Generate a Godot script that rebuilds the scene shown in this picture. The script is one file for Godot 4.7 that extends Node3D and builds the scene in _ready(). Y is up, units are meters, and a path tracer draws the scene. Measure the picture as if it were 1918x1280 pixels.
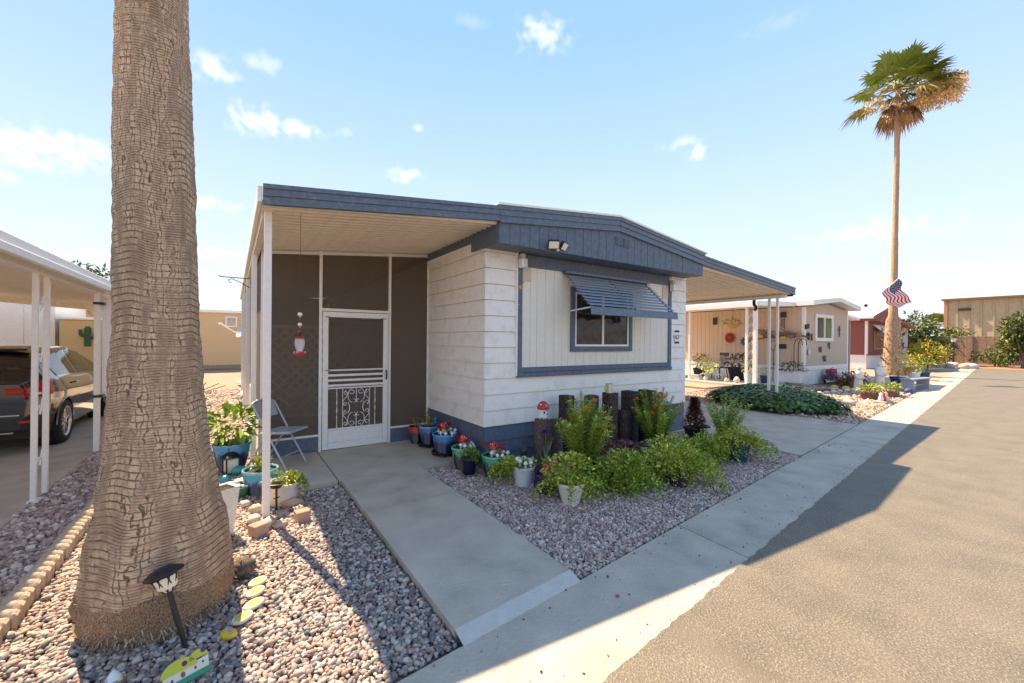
extends Node3D
# Photograph geometry: house axes, x along the house front, -z away from the street, camera at the origin 1.62 m up.
const FX := 778.0
const EYE := 1.62
const YAW := 0.59167
const ROLL := 0.0088
var M := {}
var taken := {}
var rng := RandomNumberGenerator.new()
var vF: Vector3
var vR: Vector3
var vU: Vector3

func ray(u: float, v: float) -> Vector3:
	return vF + vR * ((u - 959.0) / FX) + vU * ((638.6 - v) / FX)
func gp(u: float, v: float, y := 0.0) -> Vector3:      # where a pixel meets the level y
	var r := ray(u, v)
	return Vector3(0, EYE, 0) + r * ((y - EYE) / r.y)
func onz(u: float, v: float, z: float) -> Vector3:      # where a pixel meets a wall across the depth
	var r := ray(u, v)
	return Vector3(0, EYE, 0) + r * (z / r.z)
func onx(u: float, v: float, x: float) -> Vector3:
	var r := ray(u, v)
	return Vector3(0, EYE, 0) + r * (x / r.x)
func rf(a: float, b: float) -> float:
	return rng.randf_range(a, b)

# ---------------------------------------------------------------- mesh builder
class MB:
	var v := PackedVector3Array()
	var n := PackedVector3Array()
	var uv := PackedVector2Array()
	var c := PackedColorArray()
	var ix := PackedInt32Array()
	var col := Color.WHITE
	var xf := Transform3D.IDENTITY
	func vert(p: Vector3, nn: Vector3, t := Vector2.ZERO) -> int:
		v.append(xf * p); n.append((xf.basis * nn).normalized()); uv.append(t); c.append(col)
		return v.size() - 1
	func tri(a: Vector3, b: Vector3, d: Vector3) -> void:   # counter-clockwise from outside
		var nn := (b - a).cross(d - a).normalized()
		var i := vert(a, nn); vert(b, nn); vert(d, nn)
		ix.append_array([i, i + 2, i + 1])
	func quad(a: Vector3, b: Vector3, d: Vector3, e: Vector3) -> void:
		var nn := (b - a).cross(e - a)
		if nn.length_squared() < 1e-14: nn = (d - b).cross(e - b)
		nn = nn.normalized()
		var i := vert(a, nn, Vector2(0, 0)); vert(b, nn, Vector2(1, 0)); vert(d, nn, Vector2(1, 1)); vert(e, nn, Vector2(0, 1))
		ix.append_array([i, i + 2, i + 1, i, i + 3, i + 2])
	func box(ctr: Vector3, s: Vector3, bev := 0.0, rot := Basis.IDENTITY) -> MB:
		var keep := xf
		xf = xf * Transform3D(rot, ctr)
		var h := s * 0.5
		var b: float = min(bev, min(h.x, min(h.y, h.z)) * 0.9)
		var ax: Array[Vector3] = [Vector3.RIGHT, Vector3.UP, Vector3.BACK]
		var hh: Array[float] = [h.x, h.y, h.z]
		for a in 3:
			var p: int = (a + 1) % 3
			var q: int = (a + 2) % 3
			for sg: float in [-1.0, 1.0]:
				var o: Vector3 = ax[a] * hh[a] * sg
				var dp: Vector3 = ax[p] * (hh[p] - b)
				var dq: Vector3 = ax[q] * (hh[q] - b) * sg
				quad(o - dp - dq, o + dp - dq, o + dp + dq, o - dp + dq)
		if b > 0.0:
			for a in 3:
				var p: int = (a + 1) % 3
				var q: int = (a + 2) % 3
				for sp: float in [-1.0, 1.0]:
					for sq: float in [-1.0, 1.0]:
						var l: Vector3 = ax[a] * (hh[a] - b)
						var e1: Vector3 = ax[p] * hh[p] * sp + ax[q] * (hh[q] - b) * sq
						var e2: Vector3 = ax[p] * (hh[p] - b) * sp + ax[q] * hh[q] * sq
						_edge(e1, e2, l, ax[p] * sp + ax[q] * sq)
			for sx: float in [-1.0, 1.0]:
				for sy: float in [-1.0, 1.0]:
					for sz: float in [-1.0, 1.0]:
						var p0 := Vector3(h.x * sx, (h.y - b) * sy, (h.z - b) * sz)
						var p1 := Vector3((h.x - b) * sx, h.y * sy, (h.z - b) * sz)
						var p2 := Vector3((h.x - b) * sx, (h.y - b) * sy, h.z * sz)
						if sx * sy * sz > 0: tri(p0, p1, p2)
						else: tri(p0, p2, p1)
		xf = keep
		return self
	func _edge(e1: Vector3, e2: Vector3, l: Vector3, out: Vector3) -> void:
		if (l * 2.0).cross(e2 - e1).dot(out) > 0.0: quad(e1 - l, e1 + l, e2 + l, e2 - l)
		else: quad(e1 + l, e1 - l, e2 - l, e2 + l)
	func span(a: Vector3, b: Vector3, bev := 0.0) -> MB:      # box between two corners
		return box((a + b) * 0.5, (b - a).abs(), bev)
	func tube(pts: Array, r: Variant, sides := 8, caps := true) -> MB:
		var k := pts.size()
		var up := Vector3.UP
		var first := -1
		var side := Vector3.ZERO
		for i in k:
			var t: Vector3 = (pts[min(i + 1, k - 1)] - pts[max(i - 1, 0)]).normalized()
			if side == Vector3.ZERO:
				up = Vector3.UP if absf(t.y) < 0.9 else Vector3.RIGHT
				side = t.cross(up).normalized()
			side = (side - t * side.dot(t)).normalized()
			var w := t.cross(side).normalized()
			var rr: float = r[i] if r is Array else r
			for j in sides + 1:
				var a := TAU * j / sides
				var d := side * cos(a) + w * sin(a)
				var id := vert(pts[i] + d * rr, d, Vector2(float(j) / sides, float(i) / (k - 1)))
				if first < 0: first = id
		for i in k - 1:
			for j in sides:
				var a := first + i * (sides + 1) + j
				var b := a + sides + 1
				ix.append_array([a, b, a + 1, a + 1, b, b + 1])
		if caps:
			for e in 2:
				var i: int = 0 if e == 0 else k - 1
				var t: Vector3 = (pts[1] - pts[0]) if e == 0 else (pts[k - 1] - pts[k - 2])
				t = t.normalized() * (-1.0 if e == 0 else 1.0)
				var o := first + i * (sides + 1)
				var s := v.size()
				for j in sides:
					v.append(v[o + j]); n.append((xf.basis * t).normalized()); uv.append(Vector2.ZERO); c.append(col)
				for j in range(1, sides - 1):
					if e == 0: ix.append_array([s, s + j, s + j + 1])
					else: ix.append_array([s, s + j + 1, s + j])
		return self
	func lathe(prof: Array, segs := 24, at := Vector3.ZERO, b := Basis.IDENTITY) -> MB:   # prof: Vector2(radius, height)
		var keep := xf
		xf = xf * Transform3D(b, at)
		var k := prof.size()
		var first := v.size()
		for i in k:
			var p: Vector2 = prof[i]
			var d: Vector2 = prof[min(i + 1, k - 1)] - prof[max(i - 1, 0)]
			var nn := Vector2(d.y, -d.x).normalized()
			for j in segs + 1:
				var a := TAU * j / segs
				vert(Vector3(cos(a) * p.x, p.y, sin(a) * p.x), Vector3(cos(a) * nn.x, nn.y, sin(a) * nn.x), Vector2(float(j) / segs, p.y))
		for i in k - 1:
			for j in segs:
				var a := first + i * (segs + 1) + j
				var e := a + segs + 1
				ix.append_array([a, a + 1, e, a + 1, e + 1, e])
		xf = keep
		return self
	func ball(at: Vector3, r: Vector3, segs := 14, rings := 9) -> MB:
		var keep := xf
		xf = xf * Transform3D(Basis.IDENTITY, at)
		var first := v.size()
		for i in rings + 1:
			var ph := PI * i / rings - PI / 2
			for j in segs + 1:
				var a := TAU * j / segs
				var d := Vector3(cos(a) * cos(ph), sin(ph), sin(a) * cos(ph))
				vert(d * r, (d / r).normalized(), Vector2(float(j) / segs, float(i) / rings))
		for i in rings:
			for j in segs:
				var a := first + i * (segs + 1) + j
				var e := a + segs + 1
				ix.append_array([a, a + 1, e, a + 1, e + 1, e])
		xf = keep
		return self
	func prism(poly: Array, d0: float, d1: float) -> MB:     # counter-clockwise outline in x,y pushed along z from d0 to d1
		var pv := PackedVector2Array(poly)
		var t := Geometry2D.triangulate_polygon(pv)
		for i in range(0, t.size(), 3):
			var a := pv[t[i]]; var b := pv[t[i + 1]]; var e := pv[t[i + 2]]
			if (b - a).cross(e - a) < 0:
				var s := b; b = e; e = s
			tri(Vector3(a.x, a.y, d1), Vector3(b.x, b.y, d1), Vector3(e.x, e.y, d1))
			tri(Vector3(a.x, a.y, d0), Vector3(e.x, e.y, d0), Vector3(b.x, b.y, d0))
		for i in pv.size():
			var a := pv[i]; var b := pv[(i + 1) % pv.size()]
			quad(Vector3(a.x, a.y, d0), Vector3(b.x, b.y, d0), Vector3(b.x, b.y, d1), Vector3(a.x, a.y, d1))
		return self
	func leaf(p: Vector3, dir: Vector3, up: Vector3, l: float, w: float, curl := 0.25) -> void:   # a folded, pointed leaf
		var s := dir.cross(up).normalized() * w * 0.5
		var nn := s.cross(dir).normalized()
		var m := p + dir * l * 0.45
		var tip := p + dir * l - nn * l * curl
		var i := vert(p, (nn).normalized()); vert(m + s + nn * w * 0.12, (nn - s.normalized() * 0.3).normalized()); vert(m, nn); vert(m - s + nn * w * 0.12, (nn + s.normalized() * 0.3).normalized()); vert(tip, nn)
		ix.append_array([i, i + 2, i + 1, i, i + 3, i + 2, i + 1, i + 2, i + 4, i + 2, i + 3, i + 4])
	func mesh() -> ArrayMesh:
		var a := []
		a.resize(Mesh.ARRAY_MAX)
		a[Mesh.ARRAY_VERTEX] = v; a[Mesh.ARRAY_NORMAL] = n; a[Mesh.ARRAY_TEX_UV] = uv; a[Mesh.ARRAY_COLOR] = c; a[Mesh.ARRAY_INDEX] = ix
		var m := ArrayMesh.new()
		m.add_surface_from_arrays(Mesh.PRIMITIVE_TRIANGLES, a)
		return m

# ---------------------------------------------------------------- objects
func nm(called: String) -> String:
	if not taken.has(called):
		taken[called] = 0
		return called
	taken[called] += 1
	return "%s_%03d" % [called, taken[called]]
func tag(o: Node3D, label: String, category: String, group := "") -> Node3D:
	o.set_meta("label", label); o.set_meta("category", category)
	if group != "": o.set_meta("group", group)
	return o
func thing(called: String, label: String, category: String, at := Vector3.ZERO, turn := 0.0, group := "") -> Node3D:
	var o := Node3D.new()
	o.name = nm(called); add_child(o)
	o.position = at; o.rotation.y = turn
	return tag(o, label, category, group)
func put(called: String, mesh: Mesh, m: Material, parent: Node = null, at := Vector3.ZERO) -> MeshInstance3D:
	var o := MeshInstance3D.new()
	o.mesh = mesh; o.material_override = m
	o.position = at
	if parent == null:
		o.name = nm(called); add_child(o)
	else:
		o.name = called; parent.add_child(o, true)
	return o
func part(called: String, b: MB, m: Material, parent: Node) -> MeshInstance3D:
	var o := put(called, b.mesh(), m, parent)
	if called in ["flowers", "shells", "screen_wires"]: o.set_meta("kind", "stuff")
	return o
func solo(called: String, b: MB, m: Material, label: String, category: String, group := "", at := Vector3.ZERO, turn := 0.0) -> MeshInstance3D:
	var o := put(called, b.mesh(), m, null, at)
	o.rotation.y = turn
	tag(o, label, category, group)
	return o
func struct(called: String, b: MB, m: Material) -> MeshInstance3D:
	var o := put(called, b.mesh(), m)
	o.set_meta("kind", "structure")
	return o
func copy(o: Node3D, at: Vector3, turn := 0.0, label := "", group := "") -> Node3D:
	var r: Node3D = o.duplicate()
	r.name = nm(String(o.name).rstrip("0123456789").trim_suffix("_"))
	add_child(r); r.position = at; r.rotation.y = turn
	if label != "": r.set_meta("label", label)
	if group != "": r.set_meta("group", group)
	return r

# ---------------------------------------------------------------- materials
func lin(r: float, g: float, b: float) -> Color:
	return Color(r, g, b).linear_to_srgb()
func noise(freq: float, oct := 4, seed_ := 1, type := FastNoiseLite.TYPE_SIMPLEX_SMOOTH) -> FastNoiseLite:
	var f := FastNoiseLite.new()
	f.noise_type = type; f.frequency = freq; f.fractal_octaves = oct; f.seed = seed_
	return f
func ntex(f: FastNoiseLite, stops: Array, size := 512) -> NoiseTexture2D:     # stops: [offset, linear colour] pairs
	var t := NoiseTexture2D.new()
	t.width = size; t.height = size; t.seamless = true; t.noise = f; t.generate_mipmaps = false
	var g := Gradient.new()
	var o := PackedFloat32Array(); var c := PackedColorArray()
	for s in stops:
		o.append(s[0]); c.append((s[1] as Color))
	g.offsets = o; g.colors = c
	t.color_ramp = g
	return t
func mixed(size: int, coarse: FastNoiseLite, fine: FastNoiseLite, f: Callable) -> ImageTexture:      # seamless texture from a coarse and a fine pattern; f gives a linear colour
	var a := coarse.get_seamless_image(size, size).get_data()
	var b := fine.get_seamless_image(size, size).get_data()
	var lut := []
	for i in 64:
		for j in 64: lut.append((f.call(i / 63.0, j / 63.0) as Color).linear_to_srgb())
	var o := PackedByteArray()
	o.resize(size * size * 3)
	for i in size * size:
		var c: Color = lut[(a[i] >> 2) * 64 + (b[i] >> 2)]
		o[i * 3] = clampi(c.r8, 0, 255); o[i * 3 + 1] = clampi(c.g8, 0, 255); o[i * 3 + 2] = clampi(c.b8, 0, 255)
	return ImageTexture.create_from_image(Image.create_from_data(size, size, false, Image.FORMAT_RGB8, o))
func nbump(f: FastNoiseLite, strength := 4.0, size := 512) -> NoiseTexture2D:
	var t := NoiseTexture2D.new()
	t.width = size; t.height = size; t.seamless = true; t.noise = f; t.as_normal_map = true; t.bump_strength = strength; t.generate_mipmaps = false
	return t
func mat(c: Color, rough := 0.7, metal := 0.0, spec := 0.5) -> StandardMaterial3D:
	var m := StandardMaterial3D.new()
	m.albedo_color = c; m.roughness = rough; m.metallic = metal; m.metallic_specular = spec
	return m
func tex(m: StandardMaterial3D, t: Texture2D, scale: float, world := true) -> StandardMaterial3D:
	m.albedo_texture = t
	m.uv1_triplanar = true; m.uv1_world_triplanar = world; m.uv1_scale = Vector3.ONE * scale
	return m
func bump(m: StandardMaterial3D, t: Texture2D, k: float) -> StandardMaterial3D:
	m.normal_enabled = true; m.normal_texture = t; m.normal_scale = k
	return m
func vcol(rough := 0.7, spec := 0.5, back := Color.BLACK) -> StandardMaterial3D:
	var m := mat(Color.WHITE, rough, 0.0, spec)
	m.vertex_color_use_as_albedo = true
	if back != Color.BLACK:
		m.backlight_enabled = true; m.backlight = back
	return m
func grey(a: float, w := 1.0) -> Color:
	return lin(a, a * w, a * w * w)
func clear(base: StandardMaterial3D, alpha: float) -> StandardMaterial3D:
	base.transparency = BaseMaterial3D.TRANSPARENCY_ALPHA
	base.albedo_color.a = alpha
	return base

func make_materials() -> void:
	var coarse := noise(0.012, 4, 3)
	var fine := noise(0.09, 3, 7)
	var grain := noise(0.25, 2, 11)
	var cell := noise(0.05, 2, 5, FastNoiseLite.TYPE_CELLULAR)
	var nfine := nbump(fine, 5.0)
	var ngrain := nbump(grain, 6.0)
	var ncell := nbump(cell, 5.0)
	var ctex := mixed(1024, noise(.006, 5, 21), noise(.16, 3, 22), func(c: float, f: float) -> Color:
		var k := lerpf(.80, 1.14, c) * lerpf(.93, 1.06, f)
		if f > .83: k *= .72
		if c < .30: k *= lerpf(.90, 1.0, c / .30)
		return Color(.50, .43, .35) * k)
	M.concrete = bump(tex(mat(Color.WHITE, .85), ctex, 0.30), ngrain, .15)
	M.concrete_light = bump(tex(mat(Color.WHITE, .85), ntex(noise(0.03, 5, 23), [[0.0, lin(.53, .50, .45)], [1.0, lin(.62, .585, .53)]]), .8), ngrain, .6)
	var atex := mixed(1024, noise(.007, 5, 30), noise(.30, 2, 31, FastNoiseLite.TYPE_SIMPLEX), func(c: float, f: float) -> Color:
		var k := lerpf(.78, 1.16, c)
		if f > .79: return Color(.48, .43, .35) * lerpf(.8, 1.2, (f - .79) * 4.0)
		if f < .20: return Color(.080, .068, .053) * k
		return Color(.160, .138, .106) * k * lerpf(.8, 1.2, f))
	M.asphalt = bump(tex(mat(Color.WHITE, .65, 0.0, .5), atex, .26), nbump(noise(0.30, 2, 31, FastNoiseLite.TYPE_SIMPLEX), 5.0, 1024), .3)
	M.dirt = bump(tex(mat(Color.WHITE, .95), ntex(noise(.06, 5, 41), [[0.0, lin(.24, .17, .12)], [0.5, lin(.37, .28, .20)], [1.0, lin(.48, .38, .28)]]), .35), ngrain, .8)
	M.bed = bump(tex(mat(Color.WHITE, .95), ntex(noise(.12, 3, 43), [[0.0, lin(.10, .075, .065)], [0.5, lin(.19, .15, .13)], [1.0, lin(.28, .23, .20)]]), 1.2), ncell, .9)
	M.pinkgravel = bump(tex(mat(Color.WHITE, .95), ntex(noise(.2, 3, 47), [[0.0, lin(.22, .14, .105)], [0.5, lin(.40, .28, .21)], [1.0, lin(.58, .44, .34)]]), .8), ncell, 1.0)
	var wtex := mixed(1024, noise(.010, 4, 51), noise(.05, 4, 52), func(c: float, f: float) -> Color:
		var dirt := smoothstep(.50, .10, c + (f - .5) * .22)
		return Color(.83, .80, .745).lerp(Color(.58, .56, .53), dirt * .42) * lerpf(.985, 1.01, f))
	M.siding = bump(tex(mat(Color.WHITE, .55), wtex, .42), nfine, .08)
	M.panel = bump(tex(mat(Color(.99, .985, .965), .6), ntex(noise(.02, 4, 54), [[0.0, lin(.76, .73, .675)], [1.0, lin(.82, .79, .735)]]), .8), nfine, .12)
	M.white = tex(mat(Color.WHITE, .45), ntex(noise(.03, 4, 53), [[0.0, lin(.75, .735, .71)], [0.45, lin(.81, .795, .77)], [1.0, lin(.84, .825, .80)]]), 1.0)
	M.alu = mat(lin(.82, .82, .81), .4)
	M.blue = bump(tex(mat(Color.WHITE, .55), ntex(noise(.02, 5, 57), [[0.0, lin(.075, .105, .150)], [0.5, lin(.094, .128, .180)], [1.0, lin(.13, .168, .22)]]), 1.0), nfine, .12)
	M.bluemetal = tex(mat(Color.WHITE, .38), ntex(noise(.02, 5, 59), [[0.0, lin(.075, .105, .150)], [0.5, lin(.098, .135, .190)], [0.75, lin(.112, .152, .208)], [1.0, lin(.24, .28, .32)]]), 1.3)
	M.pan = tex(mat(Color.WHITE, .5), ntex(noise(.02, 5, 61), [[0.0, lin(.66, .56, .44)], [0.5, lin(.78, .69, .565)], [1.0, lin(.82, .74, .62)]]), .9)
	M.screen = clear(mat(lin(.155, .122, .094), .9), .62)
	M.dark = mat(lin(.02, .018, .016), .6)
	M.black = mat(lin(.018, .018, .020), .35)
	M.blackmetal = mat(lin(.022, .022, .024), .4, .2)
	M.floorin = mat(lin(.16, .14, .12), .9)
	M.glass_dark = bump(mat(lin(.016, .012, .009), .13, 0.0, .45), nbump(noise(.010, 2, 67), 7.0), .30)
	M.glass_dark.uv1_triplanar = true; M.glass_dark.uv1_world_triplanar = true; M.glass_dark.uv1_scale = Vector3.ONE * .7
	M.glass = clear(mat(lin(.5, .55, .55), .03), .18)
	M.foil = bump(mat(lin(.90, .90, .90), .25, .45), nbump(noise(.06, 3, 71, FastNoiseLite.TYPE_CELLULAR), 12.0), 1.0)
	M.foil.uv1_triplanar = true; M.foil.uv1_scale = Vector3.ONE * 5.0
	M.slat = mat(lin(.25, .30, .37), .4)
	M.tan = mat(lin(.62, .52, .40), .8)
	var wood := noise(.03, 4, 73)
	M.timber = bump(tex(mat(Color.WHITE, .9), ntex(wood, [[0.0, lin(.008, .006, .006)], [0.46, lin(.018, .012, .010)], [0.56, lin(.06, .036, .026)], [0.66, lin(.15, .10, .075)], [1.0, lin(.26, .19, .15)]]), 3.0, false), nbump(noise(.05, 4, 75), 10.0), 1.0)
	M.timber.uv1_scale = Vector3(11.0, .9, 11.0)
	M.timber_grey = M.timber.duplicate(); M.timber_grey.albedo_texture = ntex(wood, [[0.0, lin(.02, .014, .012)], [0.44, lin(.07, .048, .038)], [0.55, lin(.17, .125, .098)], [1.0, lin(.34, .27, .22)]])
	M.brick = bump(tex(mat(Color.WHITE, .9), ntex(fine, [[0.0, lin(.36, .20, .14)], [0.5, lin(.50, .30, .22)], [1.0, lin(.60, .40, .30)]]), 3.0), ngrain, .6)
	M.edging = bump(tex(mat(Color.WHITE, .9), ntex(fine, [[0.0, lin(.36, .28, .21)], [0.5, lin(.47, .38, .29)], [1.0, lin(.56, .46, .36)]]), 2.0), ngrain, .7)
	M.rubber = mat(lin(.018, .018, .018), .85)
	M.rim = mat(lin(.62, .62, .63), .25, .8)
	M.paint_black = mat(lin(.010, .010, .011), .10, 0.0, .8)
	M.paint_black.clearcoat_enabled = true; M.paint_black.clearcoat = 1.0; M.paint_black.clearcoat_roughness = .03
	M.leaf = vcol(.5, .4, Color(.30, .36, .08))
	M.leaf_dry = vcol(.8, .3, Color(.2, .16, .08))
	M.vc = vcol(.75)
	M.vc_gloss = vcol(.22)
	M.soil = bump(tex(mat(Color.WHITE, .95), ntex(grain, [[0.0, lin(.02, .015, .012)], [1.0, lin(.09, .065, .05)]]), 4.0), ngrain, 1.0)
	M.whitepot = tex(mat(Color.WHITE, .6), ntex(noise(.03, 4, 83), [[0.0, lin(.52, .50, .45)], [0.5, lin(.72, .70, .66)], [1.0, lin(.78, .76, .72)]]), 3.0)
	M.chair = mat(lin(.40, .43, .47), .35, .15)
	M.lamp_lens = mat(lin(.85, .80, .62), .3)

# ---------------------------------------------------------------- light and air
func make_sky() -> void:
	var w := 2048
	var h := 1024
	var im := Image.create(w, h, false, Image.FORMAT_RGBAF)
	var stops := [[-90.0, Color(.42, .36, .30)], [-0.2, Color(.50, .46, .42)], [0.0, Color(.86, .89, .93)], [5.0, Color(.76, .83, .92)], [12.0, Color(.62, .75, .92)], [24.0, Color(.44, .62, .90)], [36.0, Color(.31, .52, .87)], [55.0, Color(.27, .47, .80)], [90.0, Color(.27, .44, .73)]]
	for j in h:
		var el := 90.0 - (j + 0.5) / h * 180.0
		var k := 0
		while k < stops.size() - 2 and el > stops[k + 1][0]: k += 1
		var f: float = clampf((el - stops[k][0]) / (stops[k + 1][0] - stops[k][0]), 0.0, 1.0)
		im.fill_rect(Rect2i(0, j, w, 1), (stops[k][1] as Color).lerp(stops[k + 1][1], f))
	var puffs := [[1018, 68, 58, 34, .8], [990, 40, 26, 16, .5], [402, 132, 42, 26, .8], [492, 118, 36, 20, .5], [478, 226, 52, 34, .95], [545, 240, 58, 20, .85], [95, 276, 100, 30, 1.0], [30, 290, 60, 20, .8], [160, 268, 40, 14, .6], [757, 328, 46, 18, .9], [1275, 268, 50, 13, .55], [1308, 285, 26, 18, .7], [782, 240, 12, 8, .5], [650, 250, 26, 12, .35], [400, 383, 52, 15, .6], [418, 477, 66, 13, .8], [190, 482, 40, 12, .5], [1650, 430, 110, 28, .5], [885, 40, 36, 14, .2], [1450, 45, 60, 16, .15], [30, 245, 40, 14, .4], [5, 330, 20, 10, .5]]
	var dirs := []
	for p in puffs: dirs.append([ray(p[0], p[1]).normalized(), p[2] / 950.0, p[3] / 950.0, p[4]])
	for i in 34:      # the same small clouds go on round the rest of the sky
		var az := rf(0.95, TAU - 0.95) + YAW
		var el2 := rf(.08, .75)
		dirs.append([Vector3(sin(az) * cos(el2), sin(el2), -cos(az) * cos(el2)), rf(.03, .11), rf(.012, .03), rf(.3, .9)])
	var n1 := noise(14.0, 5, 91, FastNoiseLite.TYPE_SIMPLEX_SMOOTH)
	for d in dirs:
		var c: Vector3 = d[0]
		var sx := c.cross(Vector3.UP).normalized()
		var sy := sx.cross(c)
		var az0 := atan2(c.x, -c.z)
		var el0 := asin(c.y)
		var ra: float = d[1] * 1.7 / max(cos(el0), .3)
		var re: float = d[2] * 1.9
		for j in range(int((PI / 2 - el0 - re) / PI * h), int((PI / 2 - el0 + re) / PI * h) + 1):
			if j < 0 or j >= h / 2: continue
			var el3 := PI / 2 - (j + .5) / h * PI
			for i in range(int((az0 - ra) / TAU * w), int((az0 + ra) / TAU * w) + 1):
				var az3 := (i + .5) / w * TAU
				var q := Vector3(sin(az3) * cos(el3), sin(el3), -cos(az3) * cos(el3))
				var x: float = q.dot(sx) / d[1]
				var y: float = q.dot(sy) / d[2]
				var e := 1.0 - sqrt(x * x + y * y)
				var a: float = clampf(e * 0.95 + n1.get_noise_3dv(q * 2.6) * 1.05 + .1, 0.0, 1.0)
				a = a * a * (3.0 - 2.0 * a) * float(d[3]) * .72 * smoothstep(-.45, .65, e)
				if a > 0.003:
					var ii := posmod(i, w)
					im.set_pixel(ii, j, im.get_pixel(ii, j).lerp(Color(1.0, 1.0, .99), a))
	var pm := PanoramaSkyMaterial.new()
	pm.panorama = ImageTexture.create_from_image(im)
	pm.energy_multiplier = 1.0
	var sky := Sky.new()
	sky.sky_material = pm
	var env := Environment.new()
	env.background_mode = Environment.BG_SKY
	env.sky = sky
	env.background_energy_multiplier = .51
	env.tonemap_mode = Environment.TONE_MAPPER_LINEAR
	env.tonemap_exposure = 2.65
	env.sdfgi_enabled = true; env.ssao_enabled = true; env.ssil_enabled = true
	var we := WorldEnvironment.new()
	we.name = "air"; we.environment = env
	add_child(we)

func make_camera_and_light() -> void:
	var f0 := Vector3(sin(YAW), 0, -cos(YAW))
	var r0 := Vector3(cos(YAW), 0, sin(YAW))
	vF = f0
	vR = r0 * cos(ROLL) + Vector3.UP * sin(ROLL)
	vU = Vector3.UP * cos(ROLL) - r0 * sin(ROLL)
	var cam := Camera3D.new()
	cam.name = "camera"
	cam.fov = rad_to_deg(2.0 * atan(640.0 / FX))
	cam.near = 0.05; cam.far = 2000.0
	add_child(cam)
	var down := -1.4 / FX
	var fwd := (vF + vU * down).normalized()
	cam.transform = Transform3D(Basis(vR, vR.cross(fwd) * 1.0, -fwd), Vector3(0, EYE, 0))
	cam.current = true
	make_sky()
	var sun := DirectionalLight3D.new()
	sun.name = "sun"
	add_child(sun)
	sun.look_at_from_position(Vector3.ZERO, Vector3(.165, -1.0, .80), Vector3.UP)
	sun.light_energy = 1.6
	sun.light_color = Color(1.0, .885, .72)
	sun.light_angular_distance = 0.53
	sun.shadow_enabled = true

# ---------------------------------------------------------------- ground
const SA := 0.1085          # the street runs at this angle to the house
func edge_z(x: float) -> float: return -1.39 - .109 * (x - 1.47)
func inner_z(x: float) -> float: return edge_z(x) - .625 - .0035 * x
func slab(b: MB, pts: Array, y0: float, y1: float) -> MB:     # pts: Vector2(x, z), any winding
	var p := PackedVector2Array()
	for q in pts: p.append(Vector2(q.x, -q.y))
	if Geometry2D.is_polygon_clockwise(p): p.reverse()
	var keep := b.xf
	b.xf = b.xf * Transform3D(Basis(Vector3.RIGHT, Vector3.FORWARD, Vector3.UP), Vector3.ZERO)
	b.prism(Array(p), y0, y1)
	b.xf = keep
	return b
func rect(x0: float, x1: float, z0: float, z1: float) -> Array:
	return [Vector2(x0, z0), Vector2(x1, z0), Vector2(x1, z1), Vector2(x0, z1)]

func stone_mesh(seed_: int, round_: bool) -> ArrayMesh:
	var r := RandomNumberGenerator.new()
	r.seed = seed_
	var b := MB.new()
	var st := []
	var rings := 4 if round_ else 3
	var segs := 8 if round_ else 6
	var f := noise(.9 if round_ else 1.6, 2, seed_)
	for i in rings + 1:
		var ph := PI * i / rings - PI / 2
		for j in segs:
			var a := TAU * (j + (.5 if i % 2 else 0.0)) / segs
			var d := Vector3(cos(a) * cos(ph), sin(ph), sin(a) * cos(ph))
			var k := 1.0 + f.get_noise_3dv(d * 1.4) * (.45 if round_ else .8)
			st.append(Vector3(d.x * 1.0, d.y * (.58 if round_ else .66), d.z * .78) * k)
	for i in rings:
		for j in segs:
			var p0: Vector3 = st[i * segs + j]
			var p1: Vector3 = st[i * segs + (j + 1) % segs]
			var p2: Vector3 = st[(i + 1) * segs + (j + 1) % segs]
			var p3: Vector3 = st[(i + 1) * segs + j]
			if round_:
				var s := b.v.size()
				for p: Vector3 in [p0, p1, p2, p3]: b.vert(p, Vector3(p.x, p.y * 2.4, p.z * 1.5).normalized())
				b.ix.append_array([s, s + 1, s + 2, s, s + 2, s + 3])
			else:
				b.tri(p0, p2, p1); b.tri(p0, p3, p2)
	if not round_:
		pass
	return b.mesh()

func scatter(called: String, meshes: Array, inside: Callable, box: Rect2, step: float, s0: float, s1: float, tones: Array, y: float, label: String) -> void:
	var bufs := []
	for m in meshes: bufs.append(PackedFloat32Array())
	var x := box.position.x
	while x < box.end.x:
		var z := box.position.y
		while z < box.end.y:
			var px := x + rf(-.55, .55) * step
			var pz := z + rf(-.55, .55) * step
			z += step
			if not inside.call(px, pz): continue
			var s := rf(s0, s1)
			if rng.randf() < .06: s *= 1.45
			var bs := Basis.from_euler(Vector3(rf(-.5, .5), rf(0, TAU), rf(-.5, .5))).scaled_local(Vector3(s * rf(.85, 1.25), s * rf(.8, 1.2), s))
			var t: Color = tones[rng.randi() % tones.size()]
			var k := rf(.75, 1.2)
			var o := Vector3(px, y + rf(-.3, .45) * s, pz)
			bufs[rng.randi() % meshes.size()].append_array([bs.x.x, bs.y.x, bs.z.x, o.x, bs.x.y, bs.y.y, bs.z.y, o.y, bs.x.z, bs.y.z, bs.z.z, o.z, t.r * k, t.g * k, t.b * k, 1.0])
		x += step
	for i in meshes.size():
		var mm := MultiMesh.new()
		mm.transform_format = MultiMesh.TRANSFORM_3D
		mm.use_colors = true
		mm.mesh = meshes[i]
		mm.instance_count = bufs[i].size() / 16
		mm.buffer = bufs[i]
		var o := MultiMeshInstance3D.new()
		o.multimesh = mm; o.material_override = M.vc
		o.name = nm(called); add_child(o)
		tag(o, label, "gravel", called.replace("_", " "))
		o.set_meta("kind", "stuff")

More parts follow.
